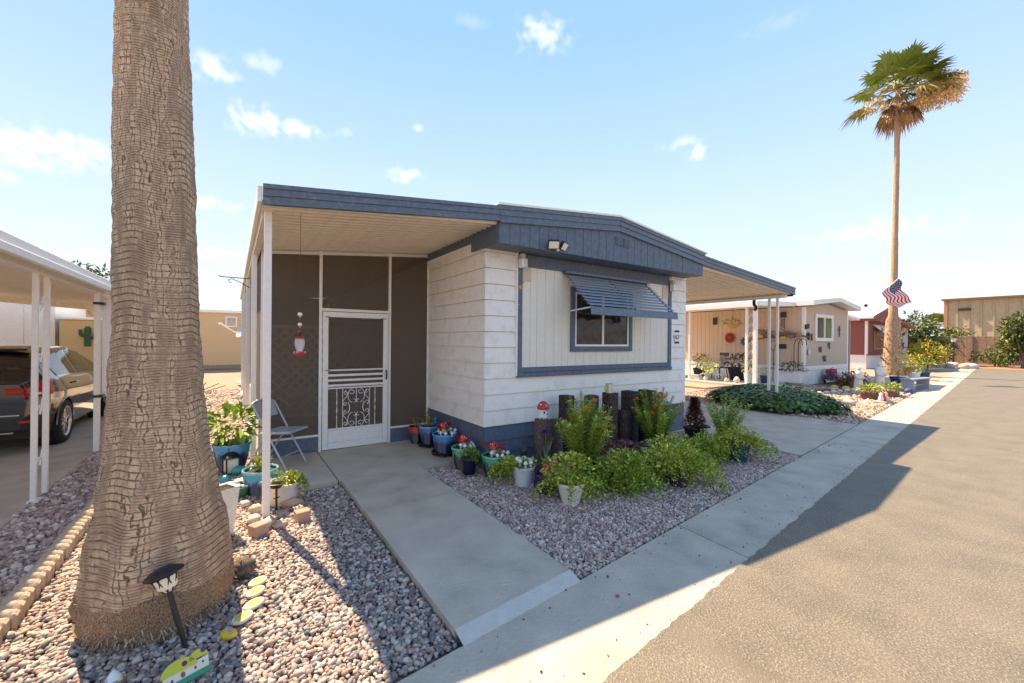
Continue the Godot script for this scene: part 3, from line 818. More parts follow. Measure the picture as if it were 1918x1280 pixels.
func make_awnings() -> void:
	var a := thing("porch_awning", "long ribbed metal awning with blue grey front edge over the porch door", "awning", Vector3.ZERO)
	var l := Vector2(2.62 - .20, 3.035 - 2.805)
	var pm := pan_mesh(.24, l.length())
	for k in 45:
		var o := put("roof_pan", pm, M.pan, a, Vector3(.20, 2.805, -4.18 - (k + 1) * .24 + rf(-.001, .001)))
		o.rotation.z = l.angle()
	var fs := MB.new(); fascia(fs, Vector2(.205, 2.945), Vector2(2.596, 3.205), .175, -4.16); part("front_edge", fs, M.bluemetal, a)
	part("side_gutter", MB.new().span(Vector3(.165, 2.79, -15.0), Vector3(.20, 2.93, -4.15), .004), M.white, a)
	part("post", MB.new().span(Vector3(.23, -.05, -4.46), Vector3(.292, 2.80, -4.40), .004), M.white, a)
	for z: float in [-6.50, -9.2, -11.9, -14.5]: part("post", MB.new().span(Vector3(.20, 0, z - .03), Vector3(.262, 2.80, z + .03), .004), M.white, a)
	part("beam", MB.new().span(Vector3(.215, 2.735, -14.9), Vector3(.285, 2.798, -4.47), .003), M.pan, a)
	var c := thing("carport_awning", "ribbed metal carport awning with blue grey edge over the driveway", "awning", Vector3.ZERO)
	var lc := Vector2(10.90 - 6.82, 2.785 - 3.065)
	var pc := pan_mesh(.30, lc.length())
	for k in 30:
		var o := put("roof_pan", pc, M.pan, c, Vector3(6.82, 3.065, -4.42 - (k + 1) * .30 + rf(-.001, .001)))
		o.rotation.z = lc.angle()
	fs = MB.new(); fascia(fs, Vector2(6.83, 3.245), Vector2(10.93, 2.920), .165, -4.40); part("front_edge", fs, M.bluemetal, c)
	part("gutter", MB.new().span(Vector3(10.885, 2.725, -13.4), Vector3(10.94, 2.875, -4.42), .006), M.blackmetal, c)
	part("beam", MB.new().span(Vector3(10.70, 2.69, -13.4), Vector3(10.80, 2.76, -4.50), .004), M.white, c)
	for z: float in [-4.68, -4.86, -9.0, -13.1]: part("post", MB.new().span(Vector3(10.725, -.03, z - .026), Vector3(10.775, 2.69, z + .026), .004), M.white, c)
	part("downspout", MB.new().tube([Vector3(10.92, 2.73, -5.30), Vector3(10.92, 2.59, -5.30), Vector3(10.88, 2.53, -5.24), Vector3(10.82, 2.47, -5.20), Vector3(10.78, 2.44, -5.22)], .038, 10), M.blackmetal, c)
	for s in [[3.155, 2.69], [6.385, 2.62]]:
		var f := thing("wrapped_lamp", "crinkled silver foil wrapped box at the %s of the grooved panel" % ("end nearer the porch" if s[0] < 4 else "end nearer the driveway"), "lamp", Vector3(s[0], s[1], HZ + .03))
		part("wrapping", MB.new().box(Vector3(.01, -.045, .055), Vector3(.105, .135, .10), .018, Basis(Vector3.UP, .2)), M.foil, f)
		part("bracket", MB.new().box(Vector3(.01, .045, .04), Vector3(.06, .07, .07), .006), M.tan, f)
	var fl := thing("flood_light", "black twin head flood light on the blue gable", "lamp", Vector3(3.42, 2.83, -4.16))
	part("base", MB.new().box(Vector3(0, .03, .03), Vector3(.11, .07, .06), .01), M.black, fl)
	for s in [[-.085, -.55], [.085, .45]]:
		var hd := Node3D.new(); hd.name = "lamp_head"; fl.add_child(hd, true)
		hd.position = Vector3(s[0], -.01, .12); hd.rotation = Vector3(.55, s[1], 0)
		part("housing", MB.new().box(Vector3(0, .01, -.02), Vector3(.15, .115, .045), .012), M.black, hd)
		part("lens", MB.new().box(Vector3(0, .008, .006), Vector3(.125, .088, .010), .004), M.lamp_lens, hd)
	part("sensor", MB.new().ball(Vector3(0, -.05, .10), Vector3(.02, .02, .02), 10, 6), M.white, fl)

# ---------------------------------------------------------------- palms
func bark_images() -> Array:
	var w := 512
	var h := 1280
	var a := Image.create(w, h, false, Image.FORMAT_RGB8)
	var b := Image.create(w, h, false, Image.FORMAT_RGB8)
	var n1 := noise(1.0, 3, 101)
	var n2 := noise(1.0, 2, 103)
	var n3 := noise(1.0, 1, 105)
	for j in h:
		var y := float(j) / h * 3.9
		for i in w:
			var an := TAU * i / w
			var cx := cos(an); var cz := sin(an)
			var wy := n3.get_noise_3d(cx * 1.1, y * 1.0, cz * 1.1)
			var yy := y + wy * .03 + .008 * sin(an * 2.0 + y)
			var big := n2.get_noise_3d(cx * 3.0 + 9.0, y * 4.0, cz * 3.0)
			var fine := n1.get_noise_3d(cx * 16.0, y * 34.0, cz * 16.0)
			var r1 := yy / .040 + fine * .10
			var d1: float = absf(r1 - round(r1)) * 2.0
			var r2 := yy / .0150 + fine * .16
			var d2: float = absf(r2 - round(r2)) * 2.0
			var vx := an / TAU * 52.0 + n1.get_noise_3d(cx * 4.0, y * 7.0, cz * 4.0) * 1.1
			var d3: float = absf(vx - round(vx)) * 2.0
			var ring: float = smoothstep(.74, 1.0, 1.0 - d1) * clampf(.62 + big * 1.2 - wy * .6, 0.05, 1.0)
			var ring2: float = smoothstep(.50, 1.0, 1.0 - d2) * clampf(.38 - big * .9 + wy * .7 + fine * .7, 0.0, .75)
			var crack: float = smoothstep(.70, 1.0, 1.0 - d3) * clampf(.46 + big * 1.3 + wy * .8 + fine * .9, 0.0, 1.0)
			var dk: float = clampf(max(ring, max(ring2, crack)) + max(0.0, -fine - .25) * .5, 0.0, 1.0)
			var t: float = clampf(.5 + big * .9 + wy * .5 + fine * .45, 0.0, 1.0)
			var col := Color(.37, .245, .155).lerp(Color(.66, .455, .29), t).lerp(Color(.055, .036, .025), dk * .92)
			a.set_pixel(i, j, col.linear_to_srgb())
			var hv: float = clampf(.75 - dk * .7 + fine * .18, 0.0, 1.0)
			b.set_pixel(i, j, Color(hv, hv, hv))
	b.bump_map_to_normal_map(7.0)
	return [ImageTexture.create_from_image(a), ImageTexture.create_from_image(b)]

func trunk(prof: Array, segs: int, rings: int, lean: Vector3, tile: float, rough_: float, seed_: int) -> MB:     # prof: Vector2(height, radius)
	var b := MB.new()
	var f := noise(1.0, 3, seed_)
	var y0: float = prof[0].x
	var y1: float = prof[-1].x
	for i in rings + 1:
		var y: float = lerp(y0, y1, pow(float(i) / rings, 1.25))
		var k := 0
		while k < prof.size() - 2 and y > prof[k + 1].x: k += 1
		var t: float = clampf((y - prof[k].x) / (prof[k + 1].x - prof[k].x), 0.0, 1.0)
		var r: float = lerp(float(prof[k].y), float(prof[k + 1].y), t * t * (3.0 - 2.0 * t))
		for j in segs + 1:
			var a := TAU * j / segs
			var d := Vector3(cos(a), 0, sin(a))
			var q := f.get_noise_3d(d.x * 1.0, y * 16.0, d.z * 1.0) * .4 + f.get_noise_3d(d.x * 9.0, y * 30.0, d.z * 9.0) * .14 + f.get_noise_3d(d.x * 1.2, y * 1.3, d.z * 1.2) * .9
			b.vert(d * (r + q * rough_) + Vector3(0, y, 0) + lean * max(0.0, y), d, Vector2(float(j) / segs, y / tile))
	for i in rings:
		for j in segs:
			var s := i * (segs + 1) + j
			var e := s + segs + 1
			b.ix.append_array([s, s + 1, e, s + 1, e + 1, e])
	return b

func fan(b: MB, at: Vector3, dir: Vector3, size: float, tone: Color, droop: float, stalk: float) -> void:     # one fan leaf of narrow split blades
	dir = dir.normalized()
	var side := dir.cross(Vector3.UP).normalized()
	var up := side.cross(dir).normalized()
	var tip := at + dir * stalk + Vector3.DOWN * droop * stalk * .25
	b.col = tone * 1.1
	b.tube([at, at.lerp(tip, .5) + up * .05, tip], [.028, .02, .012], 4, false)
	var n := 24
	for k in n:
		var a := lerpf(-1.75, 1.75, (k + .5) / n)
		var d := (dir * cos(a) + side * sin(a) + up * (.10 + rf(-.05, .05))).normalized()
		var l := size * (1.0 - .28 * absf(a) / 1.75) * rf(.85, 1.1)
		b.col = tone * rf(.7, 1.25)
		var w := size * .055
		var m := tip + d * l * .55 + Vector3.DOWN * l * .05 * droop
		var e := tip + d * l + Vector3.DOWN * l * .42 * droop * rf(.6, 1.4)
		var s := d.cross(up).normalized() * w
		var nn := up
		var i := b.vert(tip, nn); b.vert(m + s + up * .02, nn); b.vert(m - up * .02, nn); b.vert(m - s + up * .02, nn); b.vert(e, nn)
		b.ix.append_array([i, i + 2, i + 1, i, i + 3, i + 2, i + 1, i + 2, i + 4, i + 2, i + 3, i + 4])

func crown_mesh(scale_: float, seed_: int, wind: Vector3) -> Array:
	var keep := rng.seed
	rng.seed = seed_
	var g := MB.new()
	for k in 44:
		var az := k * 2.39996
		var el := lerpf(1.45, -.30, pow(k / 44.0, .80))
		var d := Vector3(cos(az) * cos(el), sin(el), sin(az) * cos(el)) + wind * .40
		fan(g, Vector3(0, .15, 0), d, scale_ * rf(.7, 1.1), Color(.17, .23, .045) * rf(.8, 1.3) if el > -.1 else Color(.27, .24, .08) * rf(.8, 1.2), .7 + maxf(0.0, -el) * 1.4, scale_ * rf(.9, 1.3))
	var dry := MB.new()
	for k in 16:        # dead fronds hanging round the neck
		var az := k * 2.39996 + .7
		var d := Vector3(cos(az) * .55, -.75, sin(az) * .55)
		fan(dry, Vector3(0, -.05, 0), d, scale_ * rf(.5, .75), Color(.34, .22, .12) * rf(.7, 1.2), 1.4, scale_ * rf(.5, .8))
	var fl := MB.new()
	var c0 := Vector3(wind.x, 0, wind.z).normalized() * scale_ * 1.15
	for cl in [[c0 * 1.3 + Vector3(-.35, -.15, .3) * scale_, 1.35, 1900], [c0 * 1.9 + Vector3(-.2, .25, .2) * scale_, 1.0, 620], [-c0 * .9 + Vector3(0, -.55, 0) * scale_, .8, 130]]:
		var c: Vector3 = cl[0]
		for k in int(cl[2]):      # pale flower strings
			var p := c + Vector3(rf(-1, 1), rf(-.9, .7), rf(-1, 1)) * scale_ * .48 * float(cl[1])
			fl.col = Color(.74, .54, .28) * rf(.65, 1.25)
			fl.leaf(p, Vector3(rf(-.6, .6), rf(-1.2, -.2), rf(-.6, .6)).normalized(), Vector3(rf(-1, 1), .3, rf(-1, 1)).normalized(), scale_ * rf(.10, .24), scale_ * rf(.035, .07), .2)
		fl.col = Color(.5, .36, .18)
		fl.tube([Vector3(0, .1, 0), c * .6 + Vector3.UP * .3 * scale_, c], [.03, .022, .01], 5, false)
	rng.seed = keep
	return [g.mesh(), dry.mesh(), fl.mesh()]

func make_palms() -> void:
	var im := bark_images()
	var bm := mat(Color.WHITE, .9)
	bm.albedo_texture = im[0]; bm.normal_enabled = true; bm.normal_texture = im[1]; bm.normal_scale = .55
	M.bark = bm
	var at := Vector3(-.345, 0, -3.235)
	var lean := vR * -.022; lean.y = 0
	var p := thing("palm_tree", "thick grey brown fan palm trunk with flared fibrous base in the pebbles", "palm tree", at)
	part("trunk", trunk([Vector2(.16, .335), Vector2(.23, .352), Vector2(.40, .335), Vector2(.70, .283), Vector2(1.02, .245), Vector2(1.38, .216), Vector2(1.74, .201), Vector2(2.41, .190), Vector2(3.08, .177), Vector2(3.75, .166), Vector2(6.0, .150), Vector2(11.0, .135)], 112, 460, lean, 3.9, .017, 5), bm, p)
	var rootm := bump(tex(mat(Color.WHITE, .95), ntex(noise(.09, 4, 131), [[0.0, lin(.06, .036, .022)], [0.38, lin(.30, .18, .105)], [0.52, lin(.50, .325, .20)], [0.64, lin(.34, .21, .125)], [1.0, lin(.62, .44, .29)]]), 1.6, false), nbump(noise(.12, 4, 133), 12.0), 1.3)
	rootm.uv1_scale = Vector3(2.2, 1.2, 2.2)
	part("root_base", trunk([Vector2(-.08, .29), Vector2(-.02, .318), Vector2(.06, .350), Vector2(.14, .358), Vector2(.20, .352), Vector2(.225, .342), Vector2(.24, .30)], 150, 80, Vector3.ZERO, 1.0, .038, 9), rootm, p)
	var fb := MB.new()
	for k in 1700:      # root fibres
		var a := rf(0, TAU)
		var y := rf(-.02, .225) if rng.randf() < .35 else rf(-.02, .07)
		var r := .352 if y > .05 else .332
		var d := Vector3(cos(a), 0, sin(a))
		var t := Vector3(-sin(a), 0, cos(a))
		fb.col = [Color(.30, .20, .125), Color(.42, .30, .20), Color(.18, .11, .07), Color(.52, .40, .29)][rng.randi() % 4]
		var l := rf(.012, .035) if y > .06 else rf(.02, .045)
		var p0 := d * (r + rf(-.012, .012)) + Vector3(0, y, 0)
		var dr := (Vector3.DOWN * rf(-.6, .8) + d * rf(.1, .9) + t * rf(-1.0, 1.0)).normalized() if y > .06 else (Vector3.DOWN * rf(.2, 1.0) + d * rf(.2, .9) + t * rf(-.6, .6)).normalized()
		var p1 := p0 + dr * l * .6
		var p2 := p1 + (dr + Vector3(rf(-.7, .7), rf(-.7, .2), rf(-.7, .7))).normalized() * l * .5
		p2.y = maxf(p2.y, -.012)
		var s := t * rf(.0012, .003)
		fb.quad(p0 - s, p0 + s, p1 + s, p1 - s); fb.tri(p1 - s, p1 + s, p2)
	var fo := part("root_fibres", fb, M.vc, p); fo.set_meta("kind", "stuff")
	var cr := crown_mesh(1.25, 77, Vector3(.5, 0, .2))
	var top := lean * 11.0 + Vector3(0, 11.0, 0)
	for k in 3: put(["crown", "dead_fronds", "flower_strings"][k], cr[k], M.leaf if k == 0 else M.leaf_dry, p, top)
	# the tall palm up the street
	var q := thing("palm_tree", "tall slender fan palm with pale flower strings rising in front of red house", "palm tree", Vector3(28.9, -.05, -7.0))
	part("trunk", trunk([Vector2(0, .46), Vector2(.9, .38), Vector2(2.2, .32), Vector2(2.9, .30), Vector2(3.2, .20), Vector2(5, .15), Vector2(9, .12), Vector2(15.1, .105)], 28, 260, vR * .012, 3.9, .02, 15), bm, q)
	var stub := MB.new()
	for k in 90:
		var a := rf(0, TAU); var y := rf(.4, 3.0)
		stub.col = Color(.16, .11, .08) * rf(.6, 1.3)
		stub.leaf(Vector3(cos(a) * .38, y, sin(a) * .38), Vector3(cos(a) * .8, .7, sin(a) * .8).normalized(), Vector3(-sin(a), .2, cos(a)), rf(.12, .26), .10, .1)
	part("leaf_bases", stub, M.vc, q)
	var cr2 := crown_mesh(1.16, 31, vR * .8)
	for k in 3: put(["crown", "dead_fronds", "flower_strings"][k], cr2[k], M.leaf if k == 0 else M.leaf_dry, q, vR * .012 * 15.0 + Vector3(0, 15.0, 0))
	# tiny palm far off
	var q2 := thing("palm_tree", "tiny distant fan palm showing above the oleander hedge", "palm tree", Vector3(112, 0, -20.8))
	part("trunk", trunk([Vector2(0, .3), Vector2(5.3, .2)], 10, 12, Vector3.ZERO, 3.9, .02, 16), bm, q2)
	put("crown", crown_mesh(1.5, 35, Vector3(.2, 0, 0))[0], M.leaf, q2, Vector3(0, 5.3, 0))

# ---------------------------------------------------------------- pots and plants
const GREEN := [Color(0.268, 0.362, 0.05), Color(0.384, 0.47, 0.0625), Color(0.518, 0.564, 0.075), Color(0.172, 0.236, 0.025)]
const LIME := [Color(0.291, 0.373, 0.046), Color(0.397, 0.447, 0.0575), Color(0.503, 0.522, 0.0805), Color(0.212, 0.298, 0.046)]
const SEDUM := [Color(0.305, 0.391, 0.061), Color(0.448, 0.512, 0.0732), Color(0.629, 0.63, 0.11), Color(0.215, 0.271, 0.0366), Color(0.719, 0.616, 0.122)]
func glaze(r: float, rb: float, h: float, rim: Color, mid: Color, body: Color, seed_: int) -> MB:      # glazed pot with runs of glaze below the rim
	var b := MB.new()
	var segs := 48
	var ys := [0.0, .02, .15, .3, .42, .52, .6, .68, .75, .82, .88, .93, .965, 1.0, 1.0, .95]
	var f := noise(1.0, 3, seed_)
	var first := 0
	for i in ys.size():
		var t: float = ys[i]
		var rr: float = lerpf(rb, r, pow(t, .8)) * (1.0 + .05 * sin(t * PI))
		if t > .92 and i < 14: rr = r * 1.04
		if i == 14: rr = r * .93
		if i == 15: rr = r * .90
		for j in segs + 1:
			var a := TAU * (j % segs) / segs
			var run := f.get_noise_2d(cos(a) * 9.0, sin(a) * 9.0) * .22 + f.get_noise_2d(cos(a) * 3.0 + 40.0, sin(a) * 3.0) * .14
			var c: Color = rim if t > .93 + run * .2 else (mid if t > .68 + run else body)
			if t <= .93 + run * .2 and t > .60 + run and t <= .68 + run: c = mid.lerp(body, .5)
			b.col = c
			b.vert(Vector3(cos(a) * rr, t * h, sin(a) * rr), Vector3(cos(a), .25, sin(a)).normalized() if i < 14 else Vector3(-cos(a), .5, -sin(a)).normalized())
	for i in ys.size() - 1:
		for j in segs:
			var s := first + i * (segs + 1) + j
			b.ix.append_array([s, s + 1, s + segs + 1, s + 1, s + segs + 2, s + segs + 1])
	return b
func plain_pot(r: float, rb: float, h: float, c: Color) -> MB:
	var b := MB.new(); b.col = c
	return b.lathe([Vector2(0, 0), Vector2(rb, 0), Vector2(rb * 1.02, .01), Vector2(lerpf(rb, r, .6), h * .5), Vector2(r, h * .88), Vector2(r * 1.06, h * .89), Vector2(r * 1.06, h), Vector2(r * .95, h), Vector2(r * .92, h * .85)], 32)
func soil(p: Node, r: float, y: float) -> void:
	part("soil", MB.new().lathe([Vector2(r, y - .012), Vector2(r * .7, y + .004), Vector2(r * .3, y + .010), Vector2(0, y + .012)], 18), M.soil, p)
func bushy(b: MB, c: Vector3, r: Vector3, n: int, l: float, w: float, tones: Array) -> void:     # leaves through a rounded volume, facing outward
	for k in n:
		var d := Vector3(rf(-1, 1), rf(-1, 1), rf(-1, 1))
		if d.length() > 1.0 or d.length() < .15: continue
		var p := c + d * r
		var dir := (d.normalized() + Vector3(rf(-.7, .7), rf(-.3, .8), rf(-.7, .7))).normalized()
		b.col = (tones[rng.randi() % tones.size()] as Color) * rf(.75, 1.2)
		b.leaf(p, dir, Vector3(rf(-.6, .6), 1, rf(-.6, .6)).normalized(), l * rf(.7, 1.25), w * rf(.7, 1.2))
func sprigs(b: MB, c: Vector3, n: int, h: float, spread: float, l: float, w: float, tones: Array, gap := .02, bend := .3) -> Array:      # upright leafy stems; returns the tips
	var tips := []
	for k in n:
		var a := rf(0, TAU); var q := sqrt(rng.randf())
		var out := Vector3(cos(a), 0, sin(a)) * q
		var hh := h * rf(.65, 1.08) * (1.0 - .25 * q)
		var p0 := c + out * spread * .25
		var p2 := c + out * spread + Vector3(rf(-.02, .02), hh - bend * q * spread, rf(-.02, .02))
		var p1 := (p0 + p2) * .5 + Vector3.UP * hh * .15
		b.col = (tones[0] as Color) * .9
		b.tube([p0, p1, p2], [.004, .003, .0015], 4, false)
		var len_ := (p1 - p0).length() + (p2 - p1).length()
		var m := int(len_ / gap)
		for i in m:
			var t := (i + .5) / m
			if t < .12: continue
			var s := p0.lerp(p1, t).lerp(p1.lerp(p2, t), t)
			var tg := (p1.lerp(p2, t) - p0.lerp(p1, t)).normalized()
			var ra := i * 2.4 + k
			var sd := tg.cross(Vector3(cos(ra), .3, sin(ra))).normalized()
			b.col = (tones[rng.randi() % tones.size()] as Color) * rf(.75, 1.2)
			b.leaf(s, (sd + tg * .75).normalized(), tg, l * rf(.7, 1.2) * (1.0 - .4 * t), w * rf(.8, 1.2))
		tips.append(p2)
	return tips
func trailing(b: MB, c: Vector3, n: int, r: float, drop: float, floor_y: float, l: float, tones: Array, a0 := 0.0, a1 := TAU) -> void:       # stems that arch over a rim and hang
	for k in n:
		var a := rf(a0, a1)
		var d := Vector3(cos(a), 0, sin(a))
		var R := r * rf(.35, 1.25)
		var p := c + d * rf(0, r * .3)
		var hop := rf(.05, .12)
		var prev := p
		var m := int(9 + drop * 30)
		for i in m:
			var t := float(i + 1) / m
			var q := c + d * (R * (1.0 - pow(1.0 - t, 1.7))) + Vector3.UP * (hop * sin(minf(t * 2.2, PI)) - drop * t * t * rf(.9, 1.0)) + Vector3(rf(-.01, .01), 0, rf(-.01, .01))
			q.y = maxf(q.y, floor_y + rf(.004, .03))
			var tg := (q - prev).normalized()
			for e in 4:
				var ra := rf(0, TAU)
				var sd := (tg.cross(Vector3(cos(ra), .4, sin(ra))).normalized() + tg * .35 + Vector3.UP * .25).normalized()
				b.col = (tones[rng.randi() % tones.size()] as Color) * rf(.7, 1.25)
				b.leaf(prev.lerp(q, rng.randf()), sd, Vector3(rf(-.5, .5), 1, rf(-.5, .5)).normalized(), l * rf(.7, 1.25), l * .55 * rf(.8, 1.2), .15)
			prev = q
func blossom(b: MB, at: Vector3, r: float, c: Color, petals := 12) -> void:
	for ring in 3:
		for k in petals:
			var a := TAU * k / petals + ring * .4
			b.col = c * rf(.8, 1.15)
			b.leaf(at + Vector3.UP * ring * r * .12, (Vector3(cos(a), .15 + ring * .55, sin(a))).normalized(), Vector3.UP, r * (1.0 - ring * .22), r * .5, .1)
func caddy(p: Node, r: float, c: Color) -> void:
	var m := mat(c, .6)
	part("caddy_tray", MB.new().lathe([Vector2(0, .04), Vector2(r, .04), Vector2(r, .062), Vector2(r * .93, .062), Vector2(r * .93, .048), Vector2(0, .048)], 28), m, p)
	for k in 4:
		var a := TAU * k / 4 + .4
		part("caster", MB.new().ball(Vector3(cos(a) * r * .82, .02, sin(a) * r * .82), Vector3(.02, .02, .012), 10, 6), M.black, p)

func toadstool(at: Vector3, h: float, cap: Color, stem: Color, label: String, group: String, spots := false) -> Node3D:
	var t := thing("toadstool_ornament", label, "ornament", at, rf(0, TAU), group)
	var s := MB.new(); s.col = stem
	s.lathe([Vector2(h * .17, 0), Vector2(h * .15, h * .2), Vector2(h * .12, h * .6), Vector2(0, h * .62)], 12); part("stem", s, M.vc, t)
	var c := MB.new(); c.col = cap
	c.lathe([Vector2(h * .08, h * .52), Vector2(h * .30, h * .50), Vector2(h * .33, h * .56), Vector2(h * .27, h * .78), Vector2(h * .13, h * .96), Vector2(0, h)], 16)
	part("cap", c, M.vc_gloss, t)
	if spots:
		var d := MB.new(); d.col = Color(.85, .82, .78)
		for k in 7:
			var a := k * 2.4; var ph := .5 + .4 * (k % 3) * .7
			d.ball(Vector3(cos(a) * cos(ph) * h * .30, h * (.56 + sin(ph) * .40), sin(a) * cos(ph) * h * .30), Vector3.ONE * h * .045, 8, 5)
		part("spot", d, M.vc, t)
	return t
func cluster(c: Vector3, r: float, n: int, h: float, label: String, group: String) -> void:
	for k in n:
		var a := TAU * k / n + rf(-.2, .2)
		var q := r * rf(.45, .85)
		toadstool(c + Vector3(cos(a) * q, 0, sin(a) * q), h * rf(.8, 1.15), Color(.82, .80, .77), Color(.78, .76, .72), label, group)
func potted(called: String, label: String, at: Vector3, pot: MB, m: Material) -> Node3D:
	var t := thing(called, label, "potted plant", at)
	if pot.v.size() > 0: part("pot", pot, m, t)
	return t

func make_pots() -> void:
	var navy := Color(.012, .018, .06); var teal := Color(.10, .40, .48); var aqua := Color(.03, .17, .40); var black := Color(.012, .010, .012)
	var gloss: StandardMaterial3D = M.vc_gloss
	var Y := .035
	# along the wall by the door
	var t := potted("potted_plant", "dry yellow plant in a red rimmed black pot by the screen", Vector3(2.36, Y, -6.12), glaze(.125, .085, .26, Color(.5, .03, .03), Color(.42, .02, .025), black, 3), gloss)
	soil(t, .11, .235)
	var b := MB.new(); sprigs(b, Vector3(0, .23, 0), 7, .24, .13, .05, .018, [Color(.42, .30, .06), Color(.50, .34, .08), Color(.20, .20, .05)], .035); part("foliage", b, M.leaf_dry, t)
	t = potted("potted_plant", "yellowing leafy plant in a bright blue pot on a black caddy", Vector3(2.44, Y, -5.83), MB.new(), gloss)
	caddy(t, .16, Color(.05, .05, .05))
	var pm := part("pot", glaze(.145, .10, .26, Color(.25, .45, .55), aqua, navy, 5), gloss, t); pm.position.y = .05
	soil(t, .13, .285)
	b = MB.new(); sprigs(b, Vector3(0, .28, 0), 9, .30, .16, .07, .035, [Color(.46, .36, .05), Color(.40, .28, .05), Color(.16, .20, .04), Color(.3, .3, .05)], .04); part("foliage", b, M.leaf_dry, t)
	var bird := thing("bird_ornament", "small blue glass bird standing in the bright blue pot", "ornament", Vector3(2.50, Y + .30, -5.74))
	part("body", MB.new().ball(Vector3(0, .06, 0), Vector3(.03, .045, .03), 12, 8), mat(lin(.02, .10, .32), .15), bird)
	part("head", MB.new().ball(Vector3(0, .115, .008), Vector3(.024, .022, .026), 12, 8), mat(lin(.03, .2, .38), .15), bird)
	var spec := [[2.44, -5.28, .165, .115, .25, aqua, navy, "bright blue", .05, 7], [2.46, -4.74, .155, .10, .28, Color(.06, .30, .15), Color(.01, .012, .012), "green rimmed black", 0.0, 9], [2.62, -4.25, .155, .105, .27, Color(.05, .27, .14), Color(.012, .016, .016), "green dripped", 0.0, 11]]
	for s in spec:
		var base: float = Y if s[1] < -4.94 else -.015
		t = potted("potted_plant", "small red flowers in a %s pot %s" % [s[7], "on a brown rolling caddy" if s[8] > 0 else ("behind the small navy pot" if s[1] < -4.5 else "at the house corner")], Vector3(s[0], base, s[1]), MB.new(), gloss)
		if s[8] > 0: caddy(t, .18, Color(.14, .09, .06))
		var pp := part("pot", glaze(s[2], s[3], s[4], (s[5] as Color) * 1.8, s[5], s[6], s[9]), gloss, t); pp.position.y = s[8]
		var top: float = s[8] + s[4]
		soil(t, s[2] * .9, top - .02)
		b = MB.new(); sprigs(b, Vector3(0, top - .02, 0), 12, .11, .12, .03, .014, GREEN, .03); bushy(b, Vector3(0, top + .02, 0), Vector3(.12, .05, .12), 60, .03, .016, GREEN); part("foliage", b, M.leaf, t)
		b = MB.new()
		for k in 24: blossom(b, Vector3(rf(-.12, .12), top + rf(.05, .13), rf(-.12, .12)), rf(.018, .030), Color(.62, .02, .015), 7)
		part("flowers", b, M.leaf_dry, t)
		var ct := Vector3(s[0], base + top - .02, s[1])
		cluster(ct + Vector3(.02, 0, .04), s[2], 8, .07, "white toadstool pick in the %s pot" % s[7], "white toadstools in the %s pot" % s[7])
		toadstool(ct + Vector3(-.01, .0, -.01), .17, Color(.60, .03, .03), Color(.75, .70, .6), "large red toadstool among the white ones in the %s pot" % s[7], "", true)
	t = potted("potted_plant", "leafy succulent in a small navy pot on a mustard saucer", Vector3(2.40, -.015, -4.48), plain_pot(.095, .07, .21, Color(.016, .014, .05)), gloss)
	part("saucer", plain_pot(.11, .09, .025, Color(.42, .27, .05)), M.vc, t)
	b = MB.new(); bushy(b, Vector3(0, .25, .02), Vector3(.085, .075, .085), 170, .055, .036, [Color(.16, .25, .05), Color(.24, .33, .08), Color(.30, .38, .10)]); trailing(b, Vector3(0, .23, .03), 9, .10, .12, .02, .045, [Color(.18, .27, .05), Color(.26, .35, .08)], .2, 2.8); part("foliage", b, M.leaf, t)
	# in the gravel before the house
	t = potted("potted_plant", "trailing green plant in a white pot holding toadstool picks", Vector3(2.74, -.015, -3.82), plain_pot(.125, .088, .225, Color(.70, .70, .70)), M.vc)
	soil(t, .115, .205)
	b = MB.new(); trailing(b, Vector3(-.06, .22, -.02), 30, .30, .20, .0, .034, GREEN, 2.9, 5.0); bushy(b, Vector3(0, .25, 0), Vector3(.15, .05, .13), 220, .045, .028, GREEN); sprigs(b, Vector3(-.05, .2, 0), 6, .20, .12, .03, .014, GREEN); part("foliage", b, M.leaf, t)
	cluster(Vector3(2.74, .215, -3.82), .14, 9, .085, "white toadstool pick in the white pot by the corner", "white toadstools in the white pot")
	var lt := thing("path_light", "black garden light standing in the white toadstool pot", "lamp", Vector3(2.80, .20, -3.90))
	part("housing", MB.new().lathe([Vector2(.012, 0), Vector2(.014, .05), Vector2(.038, .06), Vector2(.042, .15), Vector2(.05, .16), Vector2(.03, .19), Vector2(0, .195)], 14), M.black, lt)
	t = potted("potted_plant", "dark purple woven pot with two red toadstools under trailing leaves", Vector3(2.80, -.015, -3.50), MB.new(), M.vc)
	b = MB.new(); b.col = Color(.045, .02, .085); b.lathe([Vector2(0, 0), Vector2(.075, 0), Vector2(.125, .07), Vector2(.135, .13), Vector2(.12, .20), Vector2(.128, .215), Vector2(.112, .215), Vector2(.10, .19)], 28)
	for k in 130:
		var a := k * 2.39996; var y := .01 + .19 * k / 130.0
		var r := .075 + .06 * sin(clampf(y / .2, 0, 1) * PI * .62)
		b.col = Color(.06, .025, .12) * rf(.6, 1.6); b.leaf(Vector3(cos(a) * r, y, sin(a) * r), Vector3(cos(a) * .5, 1, sin(a) * .5).normalized(), Vector3(cos(a), 0, sin(a)), .03, .022, -.1)
	part("pot", b, gloss, t); soil(t, .105, .19)
	toadstool(Vector3(2.75, .18, -3.42), .15, Color(.58, .03, .03), Color(.7, .65, .6), "red toadstool lower in the purple woven pot", "", true)
	toadstool(Vector3(2.86, .21, -3.44), .16, Color(.60, .05, .08), Color(.7, .65, .6), "pinkish red toadstool standing taller in the purple woven pot", "", true)
	t = potted("potted_plant", "round leaved trailing plant spilling over a cream white pot", Vector3(2.84, -.015, -3.14), plain_pot(.135, .085, .22, Color(.74, .70, .60)), M.vc)
